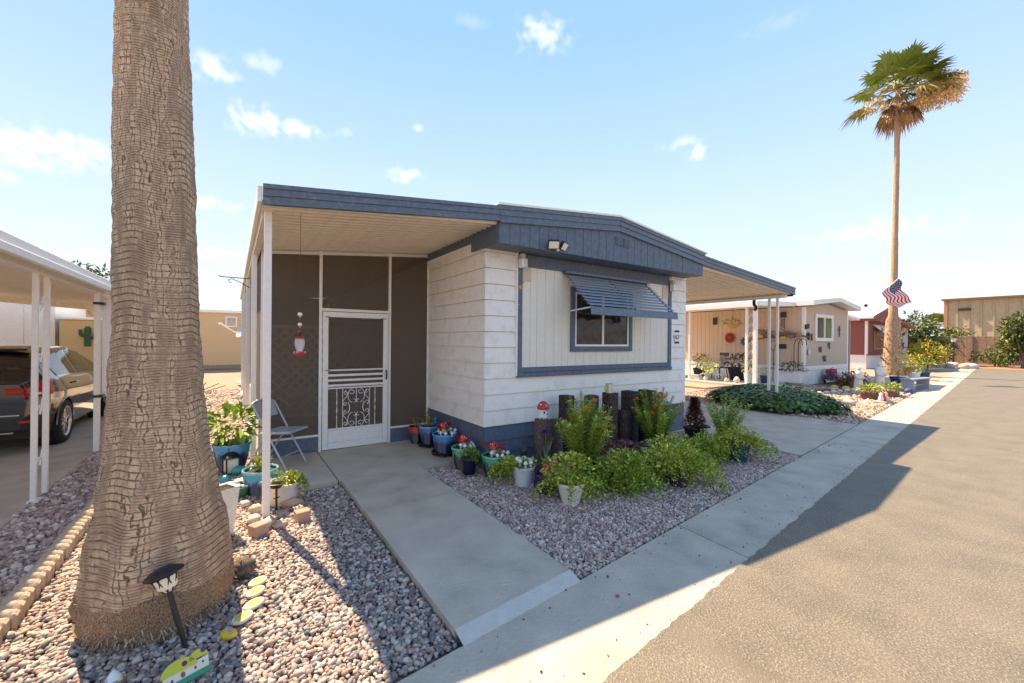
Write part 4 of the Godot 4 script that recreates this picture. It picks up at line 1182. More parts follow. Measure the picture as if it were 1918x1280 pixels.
	b = MB.new(); trailing(b, Vector3(0, .22, 0), 60, .32, .22, .0, .034, GREEN + SEDUM, 3.3, 7.6); trailing(b, Vector3(0, .22, 0), 9, .24, .20, .0, .032, GREEN + SEDUM, 1.4, 3.2); bushy(b, Vector3(.05, .32, -.10), Vector3(.28, .14, .26), 1700, .042, .032, GREEN + SEDUM); part("foliage", b, M.leaf, t)
	# marigolds
	for s in [[3.36, -3.50, .92, 54, "by the grey stump"], [5.05, -3.78, .86, 44, "before the dark timber posts"]]:
		t = potted("marigold", "orange flowered marigold with feathery leaves %s" % s[4], Vector3(s[0], -.015, s[1]), plain_pot(.15, .11, .24, Color(.02, .025, .05)), M.vc)
		b = MB.new(); var tips := sprigs(b, Vector3(0, .2, 0), s[3], s[2], .36, .085, .021, [Color(.26, .36, .04), Color(.38, .46, .05), Color(.50, .55, .09), Color(.18, .25, .03)], .008, .35); part("foliage", b, M.leaf, t)
		for k in 5:
			var q: Vector3 = tips[(k * 5) % tips.size()]
			if q.z < .0 and k < 4: q.z = -q.z
			b = MB.new(); blossom(b, q + Vector3(0, .01, .06), rf(.040, .058), Color(.85, .34, .01), 10); part("blossom", b, M.leaf_dry, t)
	# bronze cone shrub, airy shrub and the blue pot
	t = potted("bronze_shrub", "reddish brown cone shaped foliage plant in a black pot", Vector3(6.33, -.015, -4.0), plain_pot(.16, .12, .24, Color(.014, .014, .016)), gloss)
	b = MB.new()
	for k in 1700:
		var y := rng.randf(); var r := .19 * (1.0 - y * .85) * sqrt(rng.randf()); var a := rf(0, TAU)
		b.col = [Color(.20, .055, .03), Color(.28, .09, .04), Color(.13, .04, .03), Color(.16, .13, .04)][rng.randi() % 4] * rf(.7, 1.2)
		b.leaf(Vector3(cos(a) * r, .22 + y * .50, sin(a) * r), Vector3(cos(a), .7, sin(a)).normalized(), Vector3.UP, .05, .028)
	part("foliage", b, M.leaf, t)
	t = potted("leafy_shrub", "airy upright green shrub in a dark pot near driveway", Vector3(6.10, -.015, -3.35), plain_pot(.15, .11, .26, Color(.03, .022, .02)), M.vc)
	b = MB.new(); sprigs(b, Vector3(0, .2, 0), 34, .80, .36, .07, .034, [Color(.22, .32, .05), Color(.32, .42, .07), Color(.42, .50, .11)], .016, .3); part("foliage", b, M.leaf, t)
	t = potted("potted_plant", "yellow green trailing plant over a blue pot beside driveway", Vector3(5.82, -.015, -3.02), plain_pot(.15, .11, .27, Color(.03, .075, .16)), gloss)
	b = MB.new(); trailing(b, Vector3(0, .28, 0), 76, .40, .24, .0, .034, LIME + SEDUM, 3.5, 8.1); trailing(b, Vector3(0, .28, 0), 10, .28, .22, .0, .034, LIME + SEDUM, 1.7, 3.5); bushy(b, Vector3(0, .34, 0), Vector3(.30, .13, .30), 1300, .044, .026, SEDUM); part("foliage", b, M.leaf, t)
	t = potted("potted_plant", "sprawling sedum over a dark purple faceted pot", Vector3(4.25, -.015, -2.88), plain_pot(.13, .10, .20, Color(.045, .02, .075)), M.vc)
	b = MB.new(); trailing(b, Vector3(0, .26, -.03), 120, .46, .28, .0, .034, SEDUM + LIME, 3.5, 8.0); trailing(b, Vector3(0, .26, -.03), 16, .34, .26, .0, .034, SEDUM + LIME, 1.7, 3.5); bushy(b, Vector3(0, .30, -.08), Vector3(.36, .14, .30), 1900, .044, .026, LIME + SEDUM); part("foliage", b, M.leaf, t)
	for s in [[4.80, -3.35, .48, .22, 2700, "behind the faceted pot", SEDUM], [3.60, -3.12, .37, .25, 2300, "between cream pot and faceted pot", GREEN], [5.32, -3.22, .38, .20, 1700, "next to the blue pot", GREEN]]:
		var sp := thing("sedum_clump", "low spreading sedum clump %s" % s[5], "plant", Vector3(s[0], -.015, s[1]))
		b = MB.new(); trailing(b, Vector3(0, .22, 0), int(s[4] / 24.0), s[2], .24, .0, .034, s[6]); bushy(b, Vector3(0, .19, 0), Vector3(s[2], s[3], s[2] * .75), s[4], .044, .027, s[6])
		sprigs(b, Vector3(0, .15, 0), 34, .30, s[2] * .8, .04, .022, s[6], .012); part("foliage", b, M.leaf, sp)
	var pk := thing("purple_sedum", "mauve pink low plant in front of timber posts", "plant", Vector3(4.15, -.015, -3.72))
	b = MB.new(); bushy(b, Vector3(0, .17, 0), Vector3(.46, .16, .25), 1900, .044, .028, [Color(.26, .07, .13), Color(.36, .11, .18), Color(.18, .06, .11), Color(.22, .17, .07)]); part("foliage", b, M.leaf, pk)
	var ir := thing("iris_pick", "purple iris flower with pale blade leaves by grey stump", "plant", Vector3(3.16, 0, -3.95))
	b = MB.new()
	b.col = Color(.16, .26, .06); b.tube([Vector3(0, 0, 0), Vector3(.01, .28, 0), Vector3(0, .48, .0)], .005, 5, false)
	for k in 4: b.col = Color(.25, .36, .22); b.leaf(Vector3(0, .08 + k * .05, 0), Vector3(-.5 + k * .35, 1.0, .1).normalized(), Vector3.BACK, .24, .03, .1)
	part("leaves", b, M.leaf, ir)
	b = MB.new(); blossom(b, Vector3(-.01, .50, 0), .085, Color(.13, .07, .26), 5); part("flower", b, M.leaf, ir)
	# timber posts
	var posts := [[1016, 786, 31, -4.08, true, "with the white toadstool house on top"], [1043, 786, 24, -4.2, true, "low, beside the toadstool stump"], [1061, 741, 28, -4.3, false, "tall, nearest the toadstool stump"], [1084, 772, 18, -4.2, false, "short, between two tall posts"], [1108, 741, 26, -4.3, true, "with rounded weathered top"], [1129, 775, 15, -4.16, false, "short, touching the mug post"], [1143, 736, 28, -4.05, false, "carrying the striped mug"], [1179, 733, 31, -4.3, false, "square topped, right after the mug post"], [1168, 769, 24, -4.1, false, "short and black before the square topped post"], [1211, 731, 30, -4.3, false, "tall, behind the marigold"], [1238, 760, 26, -4.25, false, "under the second toadstool house"]]
	for s in posts:
		var c := onz(s[0], s[1], s[3])
		var dep := c.x * vF.x + c.z * vF.z
		var w: float = s[2] * dep / FX * .80
		var hgt: float = c.y + .02
		var pb := MB.new()
		var segs := 32
		for i in 7:
			var yy: float = hgt * i / 6.0
			for j in segs + 1:
				var a := TAU * (j % segs) / segs
				var sq := 1.0 / pow(pow(absf(cos(a)), 9.0) + pow(absf(sin(a)), 9.0), .111)
				var r: float = w * .5 * sq * (1.0 + .05 * sin(a * 5.0 + s[0]) + .02 * sin(a * 11.0 + i))
				pb.vert(Vector3(cos(a) * r, yy + (.003 * sin(a * 2.0 + s[0]) if i == 6 else 0.0), sin(a) * r), Vector3(cos(a), 0, sin(a)), Vector2(float(j) / segs, yy))
		for i in 6:
			for j in segs:
				var q := i * (segs + 1) + j
				pb.ix.append_array([q, q + 1, q + segs + 1, q + 1, q + segs + 2, q + segs + 1])
		var cc := pb.vert(Vector3(0, hgt - .002, 0), Vector3.UP)
		for j in segs:
			pb.ix.append_array([cc, 6 * (segs + 1) + j, 6 * (segs + 1) + j + 1])
		solo("timber_post", pb, M.timber_grey if s[4] else M.timber, "dark railway timber post %s" % s[5], "post", "timber posts along the house front", Vector3(c.x, -.02, s[3]), rf(-.15, .15))
	for s in [[1017, 785, -4.08, "on the grey stump"], [1237, 760, -4.25, "on the post behind the marigold"]]:
		var c := onz(s[0], s[1], s[2])
		var th := thing("toadstool_house", "white toadstool house with red cap %s" % s[3], "ornament", Vector3(c.x, c.y, s[2]))
		var st := MB.new(); st.col = Color(.80, .79, .76)
		st.lathe([Vector2(0, 0), Vector2(.055, 0), Vector2(.06, .03), Vector2(.052, .09), Vector2(.046, .14), Vector2(0, .145)], 20); part("stem", st, M.vc, th)
		var cp := MB.new(); cp.col = Color(.48, .03, .035)
		cp.lathe([Vector2(.03, .125), Vector2(.072, .125), Vector2(.078, .14), Vector2(.066, .18), Vector2(.035, .215), Vector2(0, .225)], 24); part("cap", cp, M.vc_gloss, th)
		for k in 6: part("spot", MB.new().ball(Vector3(cos(k * 1.05 + .6) * .058, .185 - .012 * (k % 2), sin(k * 1.05 + .6) * .058), Vector3(.012, .012, .012), 8, 6), M.white, th)
		for q in [[-.018, .085, .014, Color(.10, .07, .30)], [.022, .06, .012, Color(.02, .02, .02)], [.03, .02, .014, Color(.35, .04, .03)], [-.04, .015, .014, Color(.03, .12, .06)], [.03, .105, .008, Color(.03, .12, .06)]]:
			var db := MB.new(); db.col = q[3]; db.ball(Vector3(q[0], q[1], sqrt(maxf(.054 * .054 - q[0] * q[0], 0.0)) ), Vector3(q[2], q[2] * 1.2, .006), 10, 6); part("painted_door", db, M.vc, th)
	var mc := onz(1142, 736, -4.05)
	var mg := thing("mug_planter", "white and yellow striped mug on a timber post", "mug", Vector3(mc.x, mc.y, -4.05))
	var mb := MB.new()
	for j in 12:
		mb.col = Color(.74, .73, .66) if j % 2 == 0 else Color(.55, .52, .20)
		for i in 2:
			var a0 := TAU * (j + i * .5) / 12; var a1 := TAU * (j + i * .5 + .5) / 12
			mb.quad(Vector3(cos(a1) * .052, 0, sin(a1) * .052), Vector3(cos(a0) * .052, 0, sin(a0) * .052), Vector3(cos(a0) * .056, .125, sin(a0) * .056), Vector3(cos(a1) * .056, .125, sin(a1) * .056))
	part("cup", mb, M.vc_gloss, mg)
	part("handle", MB.new().tube(spiral(Vector2(-.058, .065), .04, .04, PI * .5, PI * 1.5, 0.0, 10), .007, 6), mat(lin(.30, .40, .08), .5), mg)
	b = MB.new(); sprigs(b, Vector3(0, .1, 0), 4, .06, .06, .03, .015, GREEN, .02); part("sprig", b, M.leaf, mg)
	for s in [[1207, 812, -3.35, .36, "between the marigold and sedum"], [1322, 803, -3.75, .30, "near the bronze shrub"], [1233, 812, -3.45, .30, "with a round cap beside the sedum"]]:
		var c := onz(s[0], s[1], s[2])
		var pl := thing("path_light", "black solar path light %s" % s[4], "lamp", Vector3(c.x, -.02, s[2]))
		part("stake", MB.new().tube([Vector3.ZERO, Vector3(0, s[3] - .06, 0)], .009, 8), M.black, pl)
		part("lens", MB.new().lathe([Vector2(.03, s[3] - .07), Vector2(.045, s[3])], 16), M.lamp_lens, pl)
		part("cap", MB.new().lathe([Vector2(0, s[3] - .002), Vector2(.075, s[3] - .004), Vector2(.07, s[3] + .012), Vector2(.03, s[3] + .035), Vector2(0, s[3] + .038)], 20), M.black, pl)
	solo("petal", MB.new().box(Vector3(0, .008, 0), Vector3(.024, .006, .02), .002), mat(lin(.55, .03, .22), .7), "single magenta petal lying on the sidewalk", "petal", "", gp(1157, 1119))

# ---------------------------------------------------------------- things on the palm side of the walkway
func make_left_things() -> void:
	# folding chair
	var ch := thing("folding_chair", "grey metal folding chair facing the screen door", "chair", Vector3(.28, .033, -6.14), -.68)
	var W := .20
	for s: float in [-1.0, 1.0]:
		var z := s * W
		part("leg", MB.new().tube([Vector3(.50, 0, z), Vector3(.27, .40, z), Vector3(.06, .78, z)], .012, 8), M.chair, ch)
		part("leg", MB.new().tube([Vector3(-.02, 0, z * .92), Vector3(.16, .30, z * .92), Vector3(.30, .43, z * .92)], .011, 8), M.chair, ch)
	var bk := []
	for k in 13:
		var a := PI * k / 12
		bk.append(Vector3(.05 - .012 * sin(a), .77 + .045 * sin(a), -cos(a) * W))
	part("back_frame", MB.new().tube(bk, .012, 8), M.chair, ch)
	var bp := MB.new()
	for i in 8:
		for j in 3:
			var za: float = lerpf(-W, W, i / 8.0); var zb: float = lerpf(-W, W, (i + 1) / 8.0)
			var f := func(z: float, t: float) -> Vector3: return Vector3(.125 - .075 * t - .02 * cos(z / W * 1.5), .60 + t * .205 * (1.0 - .12 * pow(absf(z) / W, 3.0)), z)
			bp.quad(f.call(zb, j / 3.0), f.call(za, j / 3.0), f.call(za, (j + 1) / 3.0), f.call(zb, (j + 1) / 3.0))
	part("backrest", bp, M.chair, ch)
	part("seat", MB.new().box(Vector3(.34, .435, 0), Vector3(.40, .028, .39), .012, Basis(Vector3.BACK, .05)), M.chair, ch)
	part("stretcher", MB.new().tube([Vector3(.42, .14, -W), Vector3(.42, .14, W)], .008, 6), M.chair, ch)
	part("stretcher", MB.new().tube([Vector3(.06, .14, -W * .9), Vector3(.06, .14, W * .9)], .008, 6), M.chair, ch)
	var navy := Color(.012, .025, .07)
	# leafy plant in a blue pot, behind
	var t := potted("potted_plant", "broad leaved bright green plant in a blue pot beside the folding chair", gp(430, 868) + Vector3(.02, -.02, .25), glaze(.20, .13, .34, Color(.10, .30, .40), Color(.06, .26, .42), navy, 21), M.vc_gloss)
	soil(t, .17, .30)
	var b := MB.new(); bushy(b, Vector3(0, .56, 0), Vector3(.27, .22, .27), 330, .13, .07, [Color(.20, .31, .03), Color(.28, .40, .04), Color(.14, .24, .03), Color(.36, .46, .06)]); sprigs(b, Vector3(0, .28, 0), 9, .36, .2, .10, .05, LIME, .08); part("foliage", b, M.leaf, t)
	t = potted("potted_plant", "upright light green plant in a turquoise rimmed navy pot near the post", gp(488, 925) + Vector3(.0, -.02, -.05), glaze(.165, .11, .27, Color(.20, .45, .5), Color(.07, .30, .44), navy, 23), M.vc_gloss)
	soil(t, .15, .245)
	b = MB.new(); sprigs(b, Vector3(0, .24, 0), 12, .26, .14, .05, .02, LIME, .022); part("foliage", b, M.leaf, t)
	t = potted("potted_plant", "lime green succulent overflowing a cream bowl at the post", gp(530, 940) + Vector3(0, -.02, 0), plain_pot(.15, .11, .22, Color(.66, .62, .55)), M.vc)
	b = MB.new(); bushy(b, Vector3(0, .24, 0), Vector3(.17, .06, .15), 300, .045, .028, LIME); trailing(b, Vector3(.04, .22, 0), 12, .16, .16, .0, .036, LIME, -1.0, 1.2); part("foliage", b, M.leaf, t)
	t = potted("potted_plant", "empty green glazed bowl holding shells and pebbles", gp(440, 930) + Vector3(.02, -.02, 0), plain_pot(.13, .07, .13, Color(.06, .22, .10)), M.vc_gloss)
	b = MB.new()
	for k in 14:
		b.col = [Color(.7, .62, .55), Color(.75, .35, .22), Color(.10, .34, .40), Color(.8, .76, .7)][k % 4]; b.ball(Vector3(rf(-.09, .09), .13 + rf(-.005, .02), rf(-.09, .09)), Vector3(rf(.015, .03), rf(.01, .02), rf(.015, .025)), 8, 6)
	part("shells", b, M.vc, t)
	var wp := thing("square_planter", "tall white tapered square planter beside the palm", "planter", gp(428, 1000) + Vector3(-.05, -.02, -.05), .5)
	b = MB.new()
	for k in 4:
		var a := TAU * k / 4 + PI / 4; var c := TAU * (k + 1) / 4 + PI / 4
		b.quad(Vector3(cos(c) * .085, 0, sin(c) * .085), Vector3(cos(a) * .085, 0, sin(a) * .085), Vector3(cos(a) * .13, .40, sin(a) * .13), Vector3(cos(c) * .13, .40, sin(c) * .13))
		b.quad(Vector3(cos(a) * .11, .39, sin(a) * .11), Vector3(cos(c) * .11, .39, sin(c) * .11), Vector3(cos(c) * .13, .40, sin(c) * .13), Vector3(cos(a) * .13, .40, sin(a) * .13))
	part("planter_body", b, M.whitepot, wp)
	part("soil", MB.new().box(Vector3(0, .37, 0), Vector3(.15, .01, .15)), M.soil, wp)
	for s in [[421, 905, .06, Color(.05, .30, .36), "low teal ceramic turtle between the bowl and palm"], [445, 888, .065, Color(.06, .33, .38), "teal ceramic turtle by the solar lantern"]]:
		var tt := thing("turtle_ornament", s[4], "ornament", gp(s[0], s[1]), rf(0, 3))
		var tb := MB.new(); tb.col = s[3]; tb.ball(Vector3(0, s[2] * .7, 0), Vector3(s[2] * 1.2, s[2] * .8, s[2]), 14, 8); part("shell", tb, M.vc_gloss, tt)
		tb = MB.new(); tb.col = s[3]; tb.ball(Vector3(s[2] * 1.35, s[2] * .75, 0), Vector3(s[2] * .4, s[2] * .35, s[2] * .35), 10, 6); part("head", tb, M.vc_gloss, tt)
	for s in [[452, 905, .5], [438, 912, -.3], [425, 915, .9]]:
		var sp := thing("solar_tile", "small tilted solar panel tile among the shells", "solar panel", gp(s[0], s[1], .06), s[2], "solar tiles by the palm")
		part("frame", MB.new().box(Vector3(0, .02, 0), Vector3(.12, .012, .09), .003, Basis(Vector3.RIGHT, .5)), M.alu, sp)
		part("stake", MB.new().tube([Vector3(0, -.08, 0), Vector3(0, .02, 0)], .006, 6), M.black, sp)
	# lanterns
	var ln := thing("solar_lantern", "square black solar lantern in front of the blue potted plant", "lantern", gp(432, 885) + Vector3(0, -.02, 0), .3)
	lantern(ln)
	ln = thing("leaning_lantern", "black stake lantern leaning in front of the palm base", "lantern", gp(349, 1212) + Vector3(0, -.03, 0), 0.0)
	var tilt := (vR * -.30 + Vector3.UP).normalized()
	ln.basis = Basis(tilt.cross(Vector3.BACK).normalized() * -1.0, tilt, Vector3.ZERO).orthonormalized() if false else Basis(Quaternion(Vector3.UP, tilt))
	part("stake", MB.new().tube([Vector3.ZERO, Vector3(0, .18, 0), Vector3(0, .33, 0)], [.010, .014, .012], 8), M.blackmetal, ln)
	part("lens", MB.new().lathe([Vector2(.02, .335), Vector2(.044, .36), Vector2(.055, .42)], 18), M.lamp_lens, ln)
	for k in 8:
		var a := TAU * k / 8
		var pts := []; var pts2 := []
		for i in 5:
			var q := i / 4.0
			var r := lerpf(.024, .059, pow(q, .7))
			pts.append(Vector3(cos(a + q * .5) * r, .335 + q * .087, sin(a + q * .5) * r)); pts2.append(Vector3(cos(a - q * .5) * r, .335 + q * .087, sin(a - q * .5) * r))
		part("cage_bar", MB.new().tube(pts, .003, 5), M.blackmetal, ln); part("cage_bar", MB.new().tube(pts2, .003, 5), M.blackmetal, ln)
	part("cap", MB.new().lathe([Vector2(.052, .42), Vector2(.088, .422), Vector2(.086, .436), Vector2(.05, .458), Vector2(0, .462)], 6), M.blackmetal, ln)
	var pl := thing("path_light", "square headed solar path light at the porch post", "lamp", gp(517, 955) + Vector3(0, -.02, 0), .5)
	part("stake", MB.new().tube([Vector3.ZERO, Vector3(0, .24, 0)], .010, 8), M.black, pl)
	part("cross_bar", MB.new().box(Vector3(0, .13, 0), Vector3(.06, .008, .012)), M.black, pl)
	part("head", MB.new().lathe([Vector2(.04, .225), Vector2(.075, .25), Vector2(.075, .268), Vector2(0, .272)], 4), M.black, pl)
	part("solar_cell", MB.new().box(Vector3(0, .272, 0), Vector3(.075, .004, .075), .001, Basis(Vector3.UP, PI / 4)), M.glass_dark, pl)
	# painted stones and edging discs
	var mh := thing("toadstool_stone", "flat painted stone of two yellow toadstools with a green base", "ornament", gp(348, 1272) + Vector3(0, 0, 0), 0.0)
	mh.basis = (Basis(Vector3.UP, YAW * -1.0 + .9) * Basis(Vector3.RIGHT, -.62)).scaled_local(Vector3.ONE * .70)
	for s in [[-.035, .055, .10, .06], [.075, .085, .055, .04]]:
		var poly := []
		for k in 21:
			var a := PI * k / 20
			poly.append(Vector2(s[0] + cos(a) * s[2], s[1] + sin(a) * s[3] * 1.25))
		part("cap", MB.new().prism(poly, 0.0, .030), mat(lin(.52, .50, .03), .45), mh)
		part("spot", MB.new().ball(Vector3(s[0] + .03, s[1] + .035, .031), Vector3(.016, .016, .004), 12, 6), mat(lin(.10, .02, .12), .5), mh)
	part("stem", MB.new().prism([Vector2(-.12, .0), Vector2(.125, .0), Vector2(.13, .08), Vector2(-.125, .053)], .0, .026), mat(lin(.74, .62, .52), .6), mh)
	part("base", MB.new().prism([Vector2(-.13, -.025), Vector2(.13, -.025), Vector2(.14, .012), Vector2(-.135, .002)], .0, .034), mat(lin(.03, .25, .12), .5), mh)
	for s in [[-.02, .03, .018, Color(.30, .10, .05)], [.05, .035, .010, Color(.25, .12, .06)], [.095, .05, .008, Color(.05, .04, .05)], [-.08, .02, .010, Color(.05, .04, .05)]]:
		var q := MB.new(); q.col = s[3]; q.ball(Vector3(s[0], s[1], .027), Vector3(s[2] * .7, s[2], .004), 10, 6); part("painted_face", q, M.vc, mh)
	var eg := thing("painted_stone", "egg shaped yellow stone painted with pink and blue patches", "stone", gp(427, 1196), .7)
	part("stone", MB.new().ball(Vector3(0, .022, 0), Vector3(.034, .024, .048), 18, 12), mat(lin(.62, .48, .03), .5), eg)
	for s in [[.0, .008, Color(.62, .22, .30)], [.008, -.02, Color(.15, .42, .5)], [-.01, .028, Color(.7, .30, .25)]]:
		var q := MB.new(); q.col = s[2]; q.ball(Vector3(s[0], .044, s[1]), Vector3(.013, .004, .011), 10, 6); part("paint_patch", q, M.vc, eg)
	var discs := [[482, 1094], [478, 1113], [475, 1136], [453, 1162]]
	for k in 4:
		var d := thing("oval_disc", "yellow oval disc with cream rim in the pebbles by palm", "stepping disc", gp(discs[k][0], discs[k][1]) + Vector3(0, .0, 0), rf(.3, .9), "yellow oval discs beside the palm")
		var rm := MB.new(); rm.col = Color(.68, .60, .44); rm.lathe([Vector2(0, 0), Vector2(.056, 0), Vector2(.062, .01), Vector2(.058, .02), Vector2(.045, .021), Vector2(0, .019)], 24); rm.xf = Transform3D.IDENTITY
		var o := part("rim", rm, M.vc, d); o.scale = Vector3(1.0, 1, .72)
		var ce := MB.new(); ce.col = Color(.56, .44, .10); ce.lathe([Vector2(.043, .0215), Vector2(.02, .025), Vector2(0, .026)], 20); o = part("centre", ce, M.vc, d); o.scale = Vector3(1.0, 1, .72)
	var rk := MB.new()
	var f := noise(6.0, 4, 203)
	for i in 13:
		for j in 17:
			var ph := PI * i / 12 - PI / 2; var a := TAU * (j % 16) / 16
			var d := Vector3(cos(a) * cos(ph), sin(ph), sin(a) * cos(ph))
			var k := 1.0 + f.get_noise_3dv(d * .3) * .5 + f.get_noise_3dv(d * .9) * .35
			rk.vert(d * Vector3(.075, .06, .095) * k + Vector3(0, .05, 0), d)
	for i in 12:
		for j in 16:
			var s := i * 17 + j
			rk.ix.append_array([s, s + 1, s + 17, s + 1, s + 18, s + 17])
	solo("bark_chunk", rk, M.timber_grey, "rough brown lump of bark leaning on the palm base", "bark", "", gp(458, 1075) + Vector3(-.02, 0, 0), .4)
	var fk := thing("garden_figurine", "blue and white striped garden figurine at the foot of palm", "ornament", gp(211, 1290), .6)
	part("body", MB.new().ball(Vector3(0, .03, 0), Vector3(.035, .035, .025), 12, 8), mat(lin(.25, .36, .50), .5), fk)
	part("head", MB.new().lathe([Vector2(.03, .045), Vector2(.015, .07), Vector2(0, .085)], 12), mat(lin(.6, .64, .66), .5), fk)
	part("beak", MB.new().ball(Vector3(.012, .04, .025), Vector3(.012, .008, .012), 8, 6), mat(lin(.7, .5, .03), .5), fk)
	# loose bricks and rocks round the post
	for s in [[567, 976, .15, "pink brick nearer the walkway"], [484, 1003, .5, "pink brick on the porch post's palm side"]]:
		solo("loose_brick", MB.new().box(Vector3(0, .045, 0), Vector3(.115, .095, .105), .006), M.brick, s[3], "brick", "", gp(s[0], s[1]) + Vector3(0, -.012, -.04), s[2])
	var rocks := [[548, 945, .075, Color(.55, .38, .26)], [500, 985, .07, Color(.60, .48, .36)], [480, 955, .06, Color(.58, .46, .36)], [523, 985, .05, Color(.5, .4, .33)], [475, 975, .055, Color(.62, .52, .42)], [530, 962, .04, Color(.35, .3, .28)], [560, 955, .045, Color(.62, .45, .33)], [460, 945, .05, Color(.6, .5, .42)]]
	for k in rocks.size():
		var s: Array = rocks[k]
		var q := MB.new(); q.col = s[3]
		var fn := noise(1.3, 2, 300 + k)
		for i in 9:
			for j in 13:
				var ph := PI * i / 8 - PI / 2; var a := TAU * (j % 12) / 12
				var d := Vector3(cos(a) * cos(ph), sin(ph), sin(a) * cos(ph))
				q.vert(d * Vector3(1.25, .62, .9) * s[2] * (1.0 + fn.get_noise_3dv(d) * .7) + Vector3(0, s[2] * .4, 0), d)
		for i in 8:
			for j in 12:
				var e := i * 13 + j
				q.ix.append_array([e, e + 1, e + 13, e + 1, e + 14, e + 13])
		solo("garden_rock", q, M.vc, "tan fist sized rock heaped round the porch post foot", "rock", "rocks round the porch post", gp(s[0], s[1]) + Vector3(0, -.015, 0), k * 1.1)
	# hummingbird feeder on its string of shells
	var hz := -4.42
	var hc := onz(561, 665, hz)
	var hf := thing("hummingbird_feeder", "hummingbird feeder with red base hanging on beads before the screen", "bird feeder", Vector3(hc.x, hc.y, hz))
	part("base", MB.new().lathe([Vector2(0, -.005), Vector2(.05, -.002), Vector2(.072, .012), Vector2(.068, .022), Vector2(.04, .034), Vector2(0, .036)], 24), mat(lin(.60, .02, .03), .25), hf)
	var gl := clear(mat(lin(.85, .86, .90), .05), .35)
	part("bottle", MB.new().lathe([Vector2(.032, .036), Vector2(.036, .06), Vector2(.05, .10), Vector2(.055, .145), Vector2(.046, .175), Vector2(.044, .182)], 24), gl, hf)
	part("nectar", MB.new().lathe([Vector2(0, .038), Vector2(.029, .038), Vector2(.033, .06), Vector2(.043, .09), Vector2(0, .092)], 20), clear(mat(lin(.9, .9, .95), .05), .5), hf)
	part("lid", MB.new().lathe([Vector2(.046, .180), Vector2(.049, .186), Vector2(.046, .198), Vector2(0, .200)], 24), mat(lin(.60, .02, .03), .25), hf)
	for k in 4:
		var a := TAU * k / 4 + .5
		part("feeding_flower", MB.new().ball(Vector3(cos(a) * .058, .03, sin(a) * .058), Vector3(.012, .010, .012), 8, 6), mat(lin(.75, .52, .02), .5), hf)
	hf.scale = Vector3.ONE * .84
	part("cord", MB.new().tube([Vector3(0, .20, 0), Vector3(0, (2.80 + .03 - hc.y) / .84, 0)], .0022, 5), M.black, hf)
	for s in [[.235, .022, Color(.03, .03, .03)], [.265, .02, Color(.35, .03, .02)], [.31, .012, Color(.3, .2, .1)], [.345, .024, Color(.80, .78, .70)], [.40, .010, Color(.30, .04, .03)], [.46, .026, Color(.82, .80, .74)], [.43, .007, Color(.75, .7, .6)]]:
		var q := MB.new(); q.col = s[2]; q.ball(Vector3(0, s[0], 0), Vector3(s[1], s[1] * .9, s[1]), 10, 7); part("bead", q, M.vc_gloss, hf)
	var wb := thing("wall_bracket", "thin scrolled iron bracket sticking out from the porch side", "bracket", Vector3(.20, 2.46, -7.4))
	part("arm", MB.new().tube([Vector3(0, .06, 0), Vector3(-.34, .06, 0), Vector3(-.38, .07, 0)], .008, 6), M.blackmetal, wb)
	part("brace", MB.new().tube([Vector3(0, -.08, 0), Vector3(-.10, -.01, 0), Vector3(-.22, .04, 0), Vector3(-.26, .02, 0), Vector3(-.25, -.02, 0), Vector3(-.22, -.01, 0)], .006, 6), M.blackmetal, wb)
	var dsp := thing("loose_downspout", "curved white downspout lying on the side gravel", "downspout", Vector3.ZERO)
	var q0 := gp(447, 745)
	part("pipe", MB.new().tube([q0 + Vector3(0, .06, .3), q0 + Vector3(.16, .06, -1.2), q0 + Vector3(.20, .08, -2.6), q0 + Vector3(.0, .10, -4.0)], .055, 12), M.white, dsp)

func lantern(o: Node3D) -> void:
	part("base", MB.new().box(Vector3(0, .012, 0), Vector3(.16, .024, .16), .004), M.black, o)
	for sx: float in [-1.0, 1.0]:
		for sz: float in [-1.0, 1.0]: part("corner_post", MB.new().box(Vector3(sx * .068, .11, sz * .068), Vector3(.014, .17, .014)), M.black, o)
	part("pane", MB.new().box(Vector3(0, .11, 0), Vector3(.118, .165, .118)), M.lamp_lens, o)
	part("roof", MB.new().lathe([Vector2(.125, .195), Vector2(.125, .205), Vector2(.06, .26), Vector2(0, .265)], 4, Vector3.ZERO, Basis(Vector3.UP, PI / 4)), M.black, o)
	part("ring", MB.new().tube(spiral(Vector2(0, .29), .03, .03, 0, TAU, 0.0, 12), .004, 5), M.black, o)

